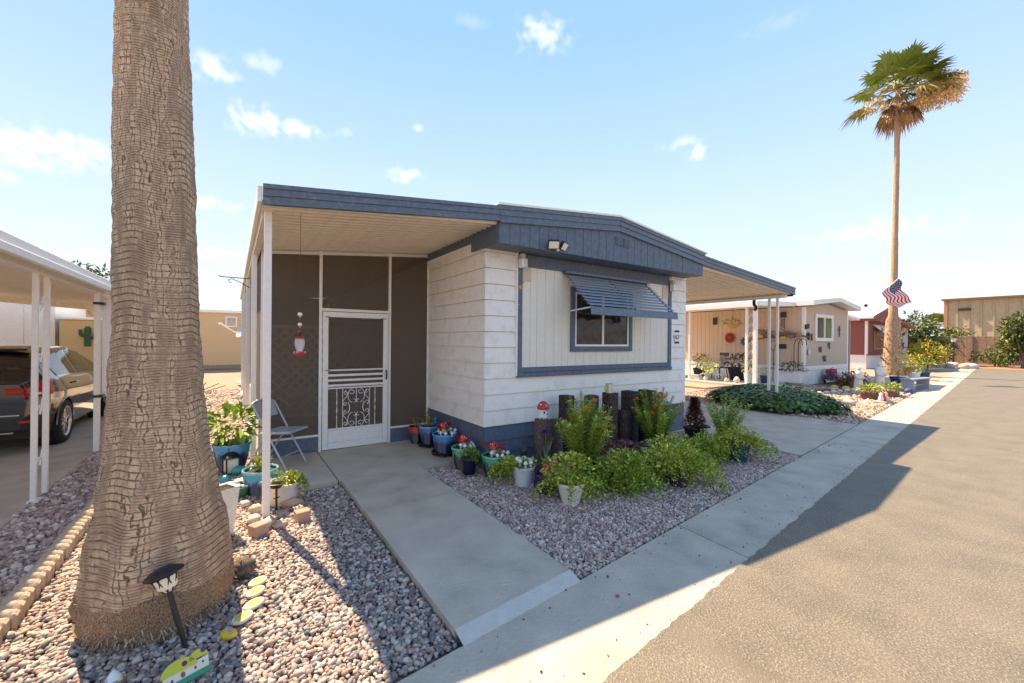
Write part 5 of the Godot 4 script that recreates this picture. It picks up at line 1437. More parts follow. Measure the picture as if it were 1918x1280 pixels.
# ---------------------------------------------------------------- the carport and yard beyond the palm
func tree(called: String, label: String, at: Vector3, h: float, r: Vector3, n: int, l: float, tones: Array, group := "", trunk_r := .10) -> Node3D:
	var t := thing(called, label, "tree" if h > 2.6 else "bush", at, 0.0, group)
	var tb := MB.new(); tb.col = Color(.14, .10, .07)
	tb.tube([Vector3.ZERO, Vector3(.05, h * .25, 0), Vector3(0, h * .5, .05)], [trunk_r, trunk_r * .8, trunk_r * .5], 8)
	for k in 6:
		var a := TAU * k / 6 + .4
		tb.tube([Vector3(0, h * .22, 0), Vector3(cos(a) * r.x * .35, h * .45, sin(a) * r.z * .35), Vector3(cos(a) * r.x * .7, h * .68, sin(a) * r.z * .7)], [trunk_r * .6, trunk_r * .4, trunk_r * .15], 5, false)
	part("trunk", tb, M.vc, t)
	var b := MB.new()
	var clumps := []
	for k in 22:
		var d := Vector3(rf(-1, 1), rf(-.9, 1), rf(-1, 1))
		if d.length() > 1.0: d = d.normalized() * rf(.6, 1.0)
		clumps.append(Vector3(0, h - r.y, 0) + d * r * .78)
	for c: Vector3 in clumps:
		for k in int(n / 22.0):
			var d := Vector3(rf(-1, 1), rf(-1, 1), rf(-1, 1))
			if d.length() > 1.0: d = d.normalized()
			var p := c + d * r * .36
			b.col = (tones[rng.randi() % tones.size()] as Color) * rf(.65, 1.25)
			b.leaf(p, (d + Vector3(rf(-.6, .6), rf(-.5, .5), rf(-.6, .6))).normalized(), Vector3(rf(-.7, .7), 1, rf(-.7, .7)).normalized(), l * rf(.7, 1.3), l * .42)
	part("crown", b, M.leaf, t)
	return t

func make_car() -> void:
	var car := thing("parked_car", "glossy black hatchback parked nose in under the neighbouring carport", "car", Vector3(-3.02, 0, -8.30))
	# stations run from the rear (s = 0) to the nose; local -z is forward
	var NS := 92
	var NP := 30
	var L := 4.45
	var curve := func(tab: Array, s: float) -> float:
		var k := 0
		while k < tab.size() - 2 and s > tab[k + 1].x: k += 1
		var t: float = clampf((s - tab[k].x) / (tab[k + 1].x - tab[k].x), 0.0, 1.0)
		return lerpf(tab[k].y, tab[k + 1].y, t * t * (3.0 - 2.0 * t) if tab.size() < 9 else t)
	var roof := [Vector2(0, .98), Vector2(.06, 1.03), Vector2(.30, 1.24), Vector2(.52, 1.40), Vector2(.75, 1.455), Vector2(1.2, 1.49), Vector2(1.9, 1.50), Vector2(2.5, 1.42), Vector2(3.25, 1.05), Vector2(3.6, .98), Vector2(4.2, .86), Vector2(4.45, .66)]
	var belt := [Vector2(0, .90), Vector2(.2, .99), Vector2(.8, 1.0), Vector2(2.0, .96), Vector2(3.2, .93), Vector2(4.2, .78), Vector2(4.45, .6)]
	var width := [Vector2(0, .70), Vector2(.08, .80), Vector2(.25, .875), Vector2(.7, .90), Vector2(3.4, .90), Vector2(4.1, .82), Vector2(4.45, .62)]
	var sill := [Vector2(0, .36), Vector2(.25, .27), Vector2(.6, .24), Vector2(3.8, .24), Vector2(4.45, .30)]
	var grid := []
	for i in NS + 1:
		var q := float(i) / NS
		var s := L * (q * q * .55 + q * .45)
		var yr: float = curve.call(roof, s); var yb: float = minf(curve.call(belt, s), yr - .015); var w: float = curve.call(width, s); var ys: float = curve.call(sill, s)
		var cab := clampf((yr - yb) / .45, 0.0, 1.0)
		var row := []
		for j in NP + 1:
			var t := float(j) / NP
			var p := Vector2.ZERO
			if t < .5:
				var k := t / .5
				p = Vector2(w * (.93 + .07 * sin(minf(k * 1.5, 1.0) * PI * .5) - .045 * smoothstep(.75, 1.0, k)), lerpf(ys, yb, k))
				if absf(k - .62) < .04: p.x += .006
			elif t < .78:
				var k := (t - .5) / .28
				p = Vector2(w * lerpf(.955, .955 - .235 * cab, k), lerpf(yb, yr - .075 * cab, k))
			else:
				var k := (t - .78) / .22
				var x0: float = w * (.955 - .235 * cab)
				p = Vector2(x0 * cos(k * PI * .5), (yr - .075 * cab) + .075 * cab * sin(k * PI * .5))
			row.append(Vector3(p.x, p.y, -s))
		grid.append(row)
	var parts := {"body": MB.new(), "rear_glass": MB.new(), "side_window": MB.new(), "side_window1": MB.new(), "side_window2": MB.new(), "side_window3": MB.new(), "tail_light": MB.new(), "bumper": MB.new()}
	var wheels := [.84, 3.52]
	for side: float in [1.0, -1.0]:
		for i in NS:
			for j in NP:
				var a: Vector3 = grid[i][j]; var b: Vector3 = grid[i + 1][j]; var c: Vector3 = grid[i + 1][j + 1]; var d: Vector3 = grid[i][j + 1]
				var m := (a + c) * .5
				var s := -m.z
				var t := (j + .5) / NP
				var which := "body"
				var skip := false
				for wz: float in wheels:
					if t < .5 and Vector2(s - wz, m.y - .33).length() < .375: skip = true
				if skip: continue
				if t > .53 and t < .77 and s > .62 and s < 2.95 and absf(s - 1.62) > .035 and s < 3.0 and curve.call(roof, s) - m.y > .05 and s > .62 + (m.y - 1.0) * -.6: which = "side_window" + ["", "1", "2", "3"][(0 if s < 1.62 else 1) + (0 if side > 0 else 2)]
				elif t > .60 and s > .07 and s < .50: which = "rear_glass"
				elif t > .36 and t < .54 and s < .42 - (1.0 - m.y) * .5 and m.y > .80: which = "tail_light"
				elif m.y < .52 and s < .45: which = "bumper"
				var mbx: MB = parts[which]
				var nrm := func(ii: int, jj: int) -> Vector3:
					var e: Vector3 = grid[mini(ii + 1, NS)][jj] - grid[maxi(ii - 1, 0)][jj]
					var f: Vector3 = grid[ii][mini(jj + 1, NP)] - grid[ii][maxi(jj - 1, 0)]
					var n: Vector3 = e.cross(f).normalized()
					return n
				var ids := []
				for q in [[a, i, j], [b, i + 1, j], [c, i + 1, j + 1], [d, i, j + 1]]:
					var p: Vector3 = q[0]; var n: Vector3 = nrm.call(q[1], q[2])
					var o := n * (.004 if which != "body" else 0.0)
					ids.append(mbx.vert(Vector3((p.x + o.x) * side, p.y + o.y, p.z + o.z), Vector3(n.x * side, n.y, n.z)))
				if side < 0: mbx.ix.append_array([ids[0], ids[1], ids[2], ids[0], ids[2], ids[3]])
				else: mbx.ix.append_array([ids[0], ids[2], ids[1], ids[0], ids[3], ids[2]])
	# close the tail
	var tail: MB = parts["body"]
	for j in NP:
		var a: Vector3 = grid[0][j]; var d: Vector3 = grid[0][j + 1]
		var mbx: MB = parts["tail_light"] if j > NP * .38 and j < NP * .5 and a.y > .80 and false else (parts["bumper"] if a.y < .50 else tail)
		mbx.quad(Vector3(-a.x, a.y, .0), Vector3(a.x, a.y, .0), Vector3(d.x, d.y, .0), Vector3(-d.x, d.y, .0))
	var tg := clear(mat(lin(.02, .022, .022), .03, 0.0, .8), .84)
	var cloth := mat(lin(.05, .048, .045), .9)
	for sx: float in [-.38, .38]:
		for sz: float in [-1.35, -2.35]:
			part("seat", MB.new().box(Vector3(sx, .80, sz), Vector3(.52, .62, .16), .06, Basis(Vector3.RIGHT, .2)), cloth, car)
			part("headrest", MB.new().box(Vector3(sx, 1.20, sz + .06), Vector3(.28, .20, .10), .045), cloth, car)
	part("body", parts["body"], M.paint_black, car)
	part("rear_glass", parts["rear_glass"], tg, car)
	for k in ["", "1", "2", "3"]: part("side_window", parts["side_window" + k], tg, car)
	part("tail_light", parts["tail_light"], mat(lin(.42, .012, .012), .12), car)
	part("bumper", parts["bumper"], mat(lin(.02, .02, .021), .5), car)
	part("tail_light", MB.new().box(Vector3(.60, .88, .004), Vector3(.17, .085, .03), .014), mat(lin(.42, .012, .012), .12), car)
	part("reverse_light", MB.new().box(Vector3(.80, .845, .0), Vector3(.10, .028, .05), .008, Basis(Vector3.UP, .7)), M.alu, car)
	part("chrome_strip", MB.new().box(Vector3(0, .56, .012), Vector3(1.30, .022, .02), .006), M.rim, car)
	part("chrome_strip", MB.new().box(Vector3(0, .33, .010), Vector3(1.20, .02, .03), .006), M.rim, car)
	part("spoiler", MB.new().box(Vector3(0, 1.452, -.60), Vector3(1.16, .030, .26), .012, Basis(Vector3.RIGHT, .16)), M.paint_black, car)
	part("brake_light", MB.new().box(Vector3(-.20, 1.415, -.50), Vector3(.55, .018, .03), .004, Basis(Vector3.RIGHT, .16)), mat(lin(.42, .012, .012), .2), car)
	part("underbody", MB.new().span(Vector3(-.78, .20, -.30), Vector3(.78, .40, -4.2)), M.dark, car)
	part("reflector", MB.new().box(Vector3(.72, .47, .0), Vector3(.16, .035, .03), .006, Basis(Vector3.UP, .45)), mat(lin(.45, .015, .012), .25), car)
	part("door_handle", MB.new().box(Vector3(.905, .90, -1.28), Vector3(.03, .028, .17), .010), M.paint_black, car)
	for wz: float in wheels:
		for side: float in [1.0, -1.0]:
			var w := Node3D.new(); w.name = "wheel"; car.add_child(w, true)
			w.position = Vector3(side * .80, .33, -wz); w.rotation.z = -side * PI / 2
			part("tyre", MB.new().lathe([Vector2(.22, -.10), Vector2(.30, -.105), Vector2(.325, -.08), Vector2(.332, -.03), Vector2(.332, .03), Vector2(.325, .08), Vector2(.30, .105), Vector2(.225, .10)], 36), M.rubber, w)
			part("rim", MB.new().lathe([Vector2(.225, .085), Vector2(.215, .09), Vector2(.205, .05), Vector2(.05, .03), Vector2(0, .035)], 30), M.dark, w)
			for k in 10:
				var a := TAU * k / 10
				part("spoke", MB.new().box(Vector3(cos(a) * .115, .072, sin(a) * .115), Vector3(.20, .022, .030), .006, Basis(Vector3.UP, -a)), M.rim, w)
			part("rim_lip", MB.new().lathe([Vector2(.232, .088), Vector2(.228, .102), Vector2(.208, .096), Vector2(.205, .07)], 36), M.rim, w)
			part("hub", MB.new().lathe([Vector2(.045, .06), Vector2(.04, .09), Vector2(0, .094)], 16), M.rim, w)
			var arch := []
			for k in 17:
				var a := PI * k / 16
				arch.append(Vector3(side * (.900 - .02 * absf(cos(a))), .33 + sin(a) * .372, -wz + cos(a) * .372))
			part("arch_lip", MB.new().tube(arch, .014, 6), M.paint_black, car)
			part("wheel_well", MB.new().lathe([Vector2(.37, -.1), Vector2(.37, .10), Vector2(0, -.1)], 24, Vector3(side * .72, .34, -wz), Basis(Vector3.BACK, -side * PI / 2)), M.dark, car)

func make_left_yard() -> void:
	var c := thing("neighbour_carport", "white metal carport over the black car", "carport", Vector3.ZERO)
	var lv := Vector2(-7.2 + 1.47, 2.78 - 2.33)
	var pm := pan_mesh(.30, lv.length())
	for k in 38:
		var o := put("roof_pan", pm, M.pan, c, Vector3(-7.2, 2.78, -2.62 - (k + 1) * .30))
		o.rotation.z = atan2(2.33 - 2.78, 5.73)
	part("roof_edge", MB.new().span(Vector3(-1.475, 2.265, -14.0), Vector3(-1.425, 2.335, -2.6), .006), M.white, c)
	part("roof_edge", MB.new().span(Vector3(-1.475, 2.337, -14.0), Vector3(-1.455, 2.425, -2.6), .005), M.white, c)
	part("rear_beam", MB.new().prism([Vector2(-7.2, 2.60), Vector2(-1.47, 2.17), Vector2(-1.47, 2.31), Vector2(-7.2, 2.75)], -14.03, -13.98), M.pan, c)
	part("beam", MB.new().span(Vector3(-1.66, 2.24, -13.9), Vector3(-1.56, 2.315, -2.7), .004), M.white, c)
	for z: float in [-5.98, -6.28]: part("post", MB.new().box(Vector3(-1.61, 1.125, z), Vector3(.042, 2.25, .042), .004, Basis(Vector3.RIGHT, -.012)), M.white, c)
	part("post_foot", MB.new().span(Vector3(-1.65, .0, -6.06), Vector3(-1.57, .02, -5.93)), M.white, c)
	for k in 4:
		var y := .35 + k * .52
		part("post_scroll", MB.new().tube([Vector3(-1.61, y, -6.03), Vector3(-1.61, y + .06, -6.10), Vector3(-1.61, y + .03, -6.16), Vector3(-1.61, y - .03, -6.12), Vector3(-1.61, y + .12, -6.19)], .008, 6), M.white, c)
	part("post", MB.new().span(Vector3(-1.63, 0, -8.22), Vector3(-1.57, 2.25, -8.14), .004), M.white, c)
	part("post", MB.new().span(Vector3(-1.63, 0, -11.2), Vector3(-1.57, 2.25, -11.12), .004), M.white, c)
	var sp := thing("shade_panel", "flat white shade panel fixed beside the second carport post", "panel", Vector3(-1.555, 0, -8.25))
	part("sheet", MB.new().span(Vector3(-.01, .82, -.01), Vector3(.62, 2.16, .008), .003), M.white, sp)
	part("bottom_rail", MB.new().span(Vector3(-.02, .78, -.02), Vector3(.62, .818, .018), .003), M.alu, sp)
	part("strap", MB.new().span(Vector3(-.08, .765, -.03), Vector3(.03, .80, .13)), M.black, sp)
	part("strap", MB.new().span(Vector3(-.08, 2.08, -.03), Vector3(.03, 2.115, .13)), M.black, sp)
	make_car()
	var sh := thing("white_shed", "white flat roofed shed with a narrow door behind the car", "shed", Vector3(-3.7, 0, -15.0))
	part("wall", MB.new().span(Vector3(-5.0, 0, -2.6), Vector3(0, 2.62, 0)), M.white, sh)
	part("roof", MB.new().span(Vector3(-5.1, 2.621, -2.7), Vector3(.08, 2.72, .08), .01), M.white, sh)
	part("door", MB.new().span(Vector3(-2.35, .05, .001), Vector3(-1.75, 2.15, .022), .004), M.alu, sh)
	part("door_trim", MB.new().span(Vector3(-2.40, 2.151, .001), Vector3(-1.70, 2.20, .03), .004), M.pan, sh)
	for k in 8: part("wall_rib", MB.new().span(Vector3(-4.9 + k * .62, .05, .001), Vector3(-4.87 + k * .62, 2.6, .014)), M.white, sh)
	var bs := thing("beige_shed", "beige flat wall shed with a green cactus cutout", "shed", Vector3(-3.55, 0, -14.7))
	part("wall", MB.new().span(Vector3(0, 0, -2.2), Vector3(2.2, 2.05, 0)), mat(lin(.62, .48, .26), .85), bs)
	part("roof", MB.new().span(Vector3(-.05, 2.051, -2.25), Vector3(2.25, 2.11, .06), .008), M.white, bs)
	var cc := onz(163, 631, -14.65)
	var cu := MB.new()
	cu.prism([Vector2(-.06, -.24), Vector2(.06, -.24), Vector2(.065, .20), Vector2(.03, .26), Vector2(-.03, .26), Vector2(-.065, .20)], 0, .02)
	cu.prism([Vector2(.07, -.08), Vector2(.13, -.05), Vector2(.16, .0), Vector2(.16, .10), Vector2(.10, .10), Vector2(.10, .02), Vector2(.07, .0)], 0, .02)
	cu.prism([Vector2(-.07, -.02), Vector2(-.07, .06), Vector2(-.10, .08), Vector2(-.10, .18), Vector2(-.16, .18), Vector2(-.16, .05), Vector2(-.13, .0)], 0, .02)
	solo("cactus_cutout", cu, mat(lin(.035, .10, .055), .7), "flat dark green saguaro cutout on the beige shed", "sign", "", Vector3(cc.x, cc.y, -14.69))
	var tb := thing("tan_building", "tan flat roofed building with a small white vent", "building", Vector3(0, 0, -26.6))
	part("wall", MB.new().span(Vector3(-6.0, 0, -6), Vector3(9.0, 2.95, 0)), mat(lin(.62, .44, .24), .9), tb)
	part("roof_edge", MB.new().span(Vector3(-6.1, 2.951, -6.1), Vector3(9.1, 3.10, .12), .01), M.white, tb)
	part("footing", MB.new().span(Vector3(-6.0, 0, .001), Vector3(9.0, .22, .05)), M.dirt, tb)
	part("drain_pipe", MB.new().span(Vector3(-1.95, 0, .001), Vector3(-1.80, 2.5, .10), .01), M.white, tb)
	var vc := onz(433, 603, -26.55)
	part("vent", MB.new().box(Vector3(vc.x, vc.y, .03), Vector3(.52, .56, .05), .01), M.white, tb)
	part("vent_grille", MB.new().box(Vector3(vc.x, vc.y, .06), Vector3(.38, .42, .02)), M.concrete, tb)
	var dp := gp(459, 692)
	dp = Vector3(onz(459, 690, -24.0).x, 0, -24.0)
	var sd := thing("satellite_dish", "grey satellite dish on a pole beside the tan building", "dish", dp)
	part("mast", MB.new().tube([Vector3.ZERO, Vector3(0, 1.75, 0)], .045, 10), M.alu, sd)
	part("dish", MB.new().lathe([Vector2(0, 0), Vector2(.2, .02), Vector2(.36, .07), Vector2(.45, .12)], 24, Vector3(0, 2.0, 0), Basis(Vector3.BACK, .95) * Basis(Vector3.RIGHT, .4)), mat(lin(.42, .42, .43), .5), sd)
	part("feed_arm", MB.new().tube([Vector3(-.05, 1.75, .1), Vector3(-.5, 1.95, .35), Vector3(-.95, 2.28, .5)], .03, 6), M.alu, sd)
	part("feed", MB.new().box(Vector3(-1.0, 2.30, .5), Vector3(.16, .09, .09), .01), M.alu, sd)
	tree("leafy_tree", "dark leafy tree rising behind the beige shed", Vector3(-6.2, 0, -28.0), 5.4, Vector3(2.2, 2.2, 2.2), 2600, .28, [Color(.06, .10, .02), Color(.11, .16, .03), Color(.20, .24, .05), Color(.04, .06, .015)])
	var tw := MB.new(); tw.col = Color(.2, .13, .09)
	for k in 9: tw.tube([Vector3(rf(-.4, .4), .0, rf(-.3, .3)), Vector3(rf(-.4, .4), rf(.05, .3), rf(-.3, .3)), Vector3(rf(-.6, .6), rf(.1, .5), rf(-.5, .5))], .012, 5)
	solo("dead_twigs", tw, M.vc, "dead brown twigs sticking up from the side gravel", "twigs", "", Vector3(-.75, -.02, -13.5))

# ---------------------------------------------------------------- up the street
func planks_z(p: Node, x: float, z0: float, z1: float, y0: float, y1: float, w: float, m: Material, t := .015) -> void:       # upright planks on a wall facing -x
	var z := z0
	while z > z1:
		part("plank", MB.new().span(Vector3(x - t, y0, maxf(z - w + .008, z1)), Vector3(x, y1, z), .002), m, p)
		z -= w
func planks_x(p: Node, z: float, x0: float, x1: float, y0: float, top: Callable, w: float, m: Material) -> void:       # upright planks on a wall facing +z
	var x := x0
	while x < x1 - .01:
		var xb := minf(x + w - .008, x1)
		part("plank", MB.new().prism([Vector2(x, y0), Vector2(xb, y0), Vector2(xb, top.call(xb)), Vector2(x, top.call(x))], z, z + .015), m, p)
		x += w
func flower_pot(label: String, at: Vector3, r: float, h: float, pc: Color, ph: float, tones: Array, fc: Color, nf: int) -> void:
	var t := potted("potted_plant", label, at, plain_pot(r, r * .72, h, pc), M.vc)
	var b := MB.new(); bushy(b, Vector3(0, h + ph * .5, 0), Vector3(r * 1.5, ph * .55, r * 1.5), 260, r * .45, r * .25, tones); part("foliage", b, M.leaf, t)
	if nf > 0:
		b = MB.new()
		for k in nf: blossom(b, Vector3(rf(-1, 1) * r * 1.3, h + ph * rf(.45, 1.1), rf(-.3, 1) * r * 1.3), r * .28, fc, 6)
		part("flowers", b, M.leaf_dry, t)

func make_street_right() -> void:
	# ivy mound at the carport posts
	var iv := thing("ivy_mound", "mound of dark glossy ivy round the carport posts", "ivy", Vector3(11.4, -.02, -5.1))
	var b := MB.new(); b.col = Color(.02, .035, .012)
	b.ball(Vector3(0, 0, 0), Vector3(1.05, .44, 1.45), 24, 12); part("stems", b, M.vc, iv)
	b = MB.new()
	for k in 5200:
		var a := rf(0, TAU); var q := sqrt(rng.randf())
		var hgt := .50 * sqrt(maxf(0.0, 1.0 - q * q * .96)) + rf(-.02, .07)
		var p := Vector3(cos(a) * q * 1.10 * (1.0 + .12 * sin(a * 3.0)), hgt, sin(a) * q * 1.55 * (1.0 + .06 * sin(a * 5.0)))
		var n := Vector3(p.x / 1.6, hgt * 2.4 + .15, p.z / 3.2).normalized()
		b.col = [Color(.035, .085, .02), Color(.05, .12, .025), Color(.025, .06, .015), Color(.09, .17, .03), Color(.06, .13, .025), Color(.04, .10, .02), Color(.20, .27, .04)][rng.randi() % 7] * rf(.7, 1.25)
		var sd := n.cross(Vector3(rf(-1, 1), rf(-1, 1), rf(-1, 1))).normalized()
		b.leaf(p, (sd + n * .3).normalized(), n, rf(.08, .14), rf(.06, .11), .2)
	part("foliage", b, vcol(.32, .5, Color(.05, .09, .02)), iv)
	for k in 11:
		var rp := gp(1567 + (k % 4) * 8 + rf(-3, 3), 752 + (k / 4) * 9 + rf(-2, 2))
		var q := MB.new(); q.col = [Color(.45, .33, .26), Color(.55, .45, .38), Color(.25, .2, .18)][k % 3]
		var rr := rf(.07, .13)
		q.ball(Vector3(0, rr * .5, 0), Vector3(rr * 1.2, rr * .75, rr), 9, 6)
		solo("border_rock", q, M.vc, "rounded rock in the small pile beside the ivy", "rock", "rock pile by the ivy", rp, rf(0, 3))
	# tan neighbour
	var X0 := 18.3; var X1 := 22.7; var Z := -7.0
	var wallm := bump(tex(mat(Color.WHITE, .8), ntex(noise(.03, 4, 211), [[0.0, lin(.52, .41, .31)], [1.0, lin(.62, .50, .39)]]), .7), nbump(noise(.09, 3, 213), 4.0), .2)
	var sidem := tex(mat(Color.WHITE, .8), ntex(noise(.03, 4, 215), [[0.0, lin(.55, .42, .31)], [1.0, lin(.66, .51, .39)]]), .7)
	var h := thing("tan_mobile_home", "tan mobile home with white trim and wall ornaments", "mobile home", Vector3.ZERO)
	part("wall", MB.new().span(Vector3(X0 + .02, 0, -18.0), Vector3(X1 - .02, 3.05, Z - .02)), wallm, h)
	var gt := func(x: float) -> float: return 3.04 + .22 * (1.0 - absf(x - 20.5) / 2.2)
	planks_x(h, Z - .02, X0 + .12, X1 - .12, .72, gt, .165, wallm)
	planks_z(h, X0 + .02, Z - .05, -14.5, .72, 3.05, .20, sidem)
	part("gable_wall", MB.new().prism([Vector2(X0, 3.0), Vector2(X1, 3.0), Vector2(X1, 3.04), Vector2(20.5, 3.27), Vector2(X0, 3.04)], -17.9, Z - .021), wallm, h)
	part("corner_trim", MB.new().span(Vector3(X0 - .03, .0, Z - .10), Vector3(X0 + .11, 3.04, Z + .01), .006), M.white, h)
	part("corner_trim", MB.new().span(Vector3(X1 - .11, .0, Z - .10), Vector3(X1 + .02, 3.04, Z + .01), .006), M.white, h)
	part("skirt_band", MB.new().span(Vector3(X0 + .111, .56, Z - .02), Vector3(X1 - .111, .72, Z + .012), .004), M.white, h)
	part("skirt_band", MB.new().span(Vector3(X0 - .01, .56, -14.5), Vector3(X0 + .02, .72, Z - .101), .004), M.white, h)
	planks_x(h, Z - .03, X0 + .112, X1 - .112, .0, func(_x): return .558, .14, M.siding)
	part("skirt", MB.new().span(Vector3(X0 - .005, 0, -14.5), Vector3(X0 + .02, .558, Z - .101)), M.siding, h)
	var rf1 := MB.new()
	rf1.prism([Vector2(X0 - .25, 3.06), Vector2(20.6, 3.34), Vector2(X1 + .25, 3.06), Vector2(X1 + .25, 3.24), Vector2(20.6, 3.50), Vector2(X0 - .25, 3.26)], -18.1, Z + .40)
	part("roof", rf1, M.white, h)
	var wn := Node3D.new(); wn.name = "window"; h.add_child(wn, true)
	var wa := onz(1526, 588, Z); var wb := onz(1559, 640, Z)
	for s in [[wa.x, wa.x + .16, wb.y, wa.y], [wb.x - .16, wb.x, wb.y, wa.y], [wa.x + .161, wb.x - .161, wb.y, wb.y + .14], [wa.x + .161, wb.x - .161, wa.y - .14, wa.y], [(wa.x + wb.x) * .5 - .05, (wa.x + wb.x) * .5 + .05, wb.y + .141, wa.y - .141]]:
		part("window_frame", MB.new().span(Vector3(s[0], s[2], Z - .004), Vector3(s[1], s[3], Z + .05), .006), M.white, wn)
	part("pane", MB.new().span(Vector3(wa.x + .161, wb.y + .141, Z - .002), Vector3((wa.x + wb.x) * .5 - .051, wa.y - .141, Z + .012)), mat(lin(.05, .05, .045), .05), wn)
	part("pane", MB.new().span(Vector3((wa.x + wb.x) * .5 + .051, wb.y + .141, Z - .002), Vector3(wb.x - .161, wa.y - .141, Z + .012)), mat(lin(.10, .16, .05), .05), wn)
	# porch roof of the tan home
	var pa := thing("porch_roof", "white edged porch roof on posts beside tan home", "awning", Vector3.ZERO)
	var pv := Vector2(X0 - 15.3, 3.15 - 3.0)
	var pm := pan_mesh(.30, pv.length())
	for k in 21:
		var o := put("roof_pan", pm, M.pan, pa, Vector3(15.3, 3.0, -7.3 - (k + 1) * .30)); o.rotation.z = pv.angle()
	part("roof_edge", MB.new().span(Vector3(15.24, 2.90, -13.7), Vector3(15.30, 3.10, -7.28), .006), M.white, pa)
	part("roof_edge", MB.new().prism([Vector2(15.30, 2.93), Vector2(18.05, 3.05), Vector2(18.05, 3.22), Vector2(15.30, 3.10)], -7.30, -7.26), M.white, pa)
	for z: float in [-10.0, -10.3]: part("post", MB.new().span(Vector3(15.40, .1, z - .035), Vector3(15.47, 2.93, z + .035), .004), M.white, pa)
	part("post", MB.new().span(Vector3(15.40, .1, -7.78), Vector3(15.48, 2.93, -7.70), .004), M.white, pa)
	part("post", MB.new().span(Vector3(15.38, .1, -7.50), Vector3(15.50, 2.93, -7.38), .004), M.white, pa)
	for k in 7:
		var y := .5 + k * .33
		part("post_scroll", MB.new().tube([Vector3(15.44, y, -7.69), Vector3(15.44, y + .14, -7.62), Vector3(15.44, y + .2, -7.55), Vector3(15.44, y + .12, -7.52), Vector3(15.44, y + .06, -7.58)], .012, 5), M.white, pa)
	struct("porch_floor", slab(MB.new(), rect(15.0, 18.28, -7.3, -14.4), -.05, .13), M.concrete_light)
	struct("step", slab(MB.new(), rect(13.6, 14.99, -8.2, -14.4), -.05, .05), M.pinkgravel)
	# things on that porch
	var fy := .13
	flower_pot("red and orange flowers in a navy pot on tan porch", onx(1310, 700, 16.2) * Vector3(1, 0, 1) + Vector3(0, fy, 0), .24, .42, Color(.02, .03, .07), .55, GREEN, Color(.70, .06, .01), 26)
	flower_pot("leggy plant in a wide navy pot by the wall", onx(1382, 700, 16.8) * Vector3(1, 0, 1) + Vector3(0, fy, 0), .36, .5, Color(.012, .014, .04), .5, [Color(.08, .09, .05), Color(.13, .14, .07)], Color(.5, .4, .35), 6)
	flower_pot("pale flowers in a light teal bucket at the porch post", onx(1403, 712, 15.7) * Vector3(1, 0, 1) + Vector3(0, fy, 0), .17, .40, Color(.42, .52, .55), .3, LIME, Color(.7, .45, .45), 9)
	flower_pot("small yellow flower pot between the porch posts", onx(1432, 705, 16.4) * Vector3(1, 0, 1) + Vector3(0, fy, 0), .14, .28, Color(.03, .05, .14), .3, LIME, Color(.7, .5, .05), 5)
	var bx := thing("flower_box", "white planter box of pink and red flowers under the tan wall", "planter", onx(1478, 708, 17.6) * Vector3(1, 0, 1) + Vector3(0, fy, 0))
	part("box", MB.new().box(Vector3(0, .22, 0), Vector3(.35, .44, .9), .015), M.white, bx)
	b = MB.new(); bushy(b, Vector3(0, .56, 0), Vector3(.3, .2, .6), 300, .12, .06, [Color(.05, .08, .03), Color(.1, .14, .04)]); part("foliage", b, M.leaf, bx)
	b = MB.new()
	for k in 22: blossom(b, Vector3(rf(-.3, .2), rf(.5, .8), rf(-.55, .55)), .06, [Color(.6, .03, .04), Color(.7, .4, .4)][k % 2], 6)
	part("flowers", b, M.leaf_dry, bx)
	var cp := onx(1348, 705, 16.9); cp.y = fy
	var wc := thing("spindle_chair", "navy blue wooden chair with spindle back on tan porch", "chair", cp, -.3)
	var nv := mat(lin(.02, .025, .09), .5)
	part("seat", MB.new().box(Vector3(0, .45, 0), Vector3(.46, .04, .46), .015), nv, wc)
	part("top_rail", MB.new().box(Vector3(.24, 1.02, 0), Vector3(.035, .10, .52), .015), nv, wc)
	for k in 7: part("spindle", MB.new().tube([Vector3(.20, .47, -.2 + k * .066), Vector3(.24, .98, -.225 + k * .075)], .010, 6), nv, wc)
	for sx: float in [-1.0, 1.0]:
		for sz: float in [-1.0, 1.0]: part("leg", MB.new().tube([Vector3(sx * .22, 0, sz * .22), Vector3(sx * .17, .44, sz * .17)], .018, 6), nv, wc)
	var bi := thing("bicycle_planter", "small white metal tricycle planter with lime leaves", "planter", onx(1332, 714, 15.6) * Vector3(1, 0, 1) + Vector3(0, fy, 0), .2)
	for s in [[-.02, .30, .13], [.02, -.28, .10], [.02, -.28, -.10]]:
		var ring := []
		for k in 17: ring.append(Vector3(s[0] + (s[2] if s[1] < 0 else 0.0), .14 + sin(TAU * k / 16) * .13, s[1] + cos(TAU * k / 16) * .13))
		part("wheel", MB.new().tube(ring, .010, 6), M.white, bi)
	part("frame", MB.new().tube([Vector3(0, .14, .30), Vector3(0, .50, .18), Vector3(0, .34, -.05), Vector3(0, .20, -.28)], .014, 6), M.white, bi)
	part("frame", MB.new().tube([Vector3(-.14, .55, .16), Vector3(.14, .55, .16)], .012, 6), M.white, bi)
	part("basket", MB.new().lathe([Vector2(.12, .30), Vector2(.18, .42), Vector2(.17, .42), Vector2(.1, .31)], 16, Vector3(0, 0, -.05)), M.white, bi)
	b = MB.new(); bushy(b, Vector3(0, .58, -.05), Vector3(.42, .26, .42), 420, .11, .07, LIME); part("foliage", b, M.leaf, bi)
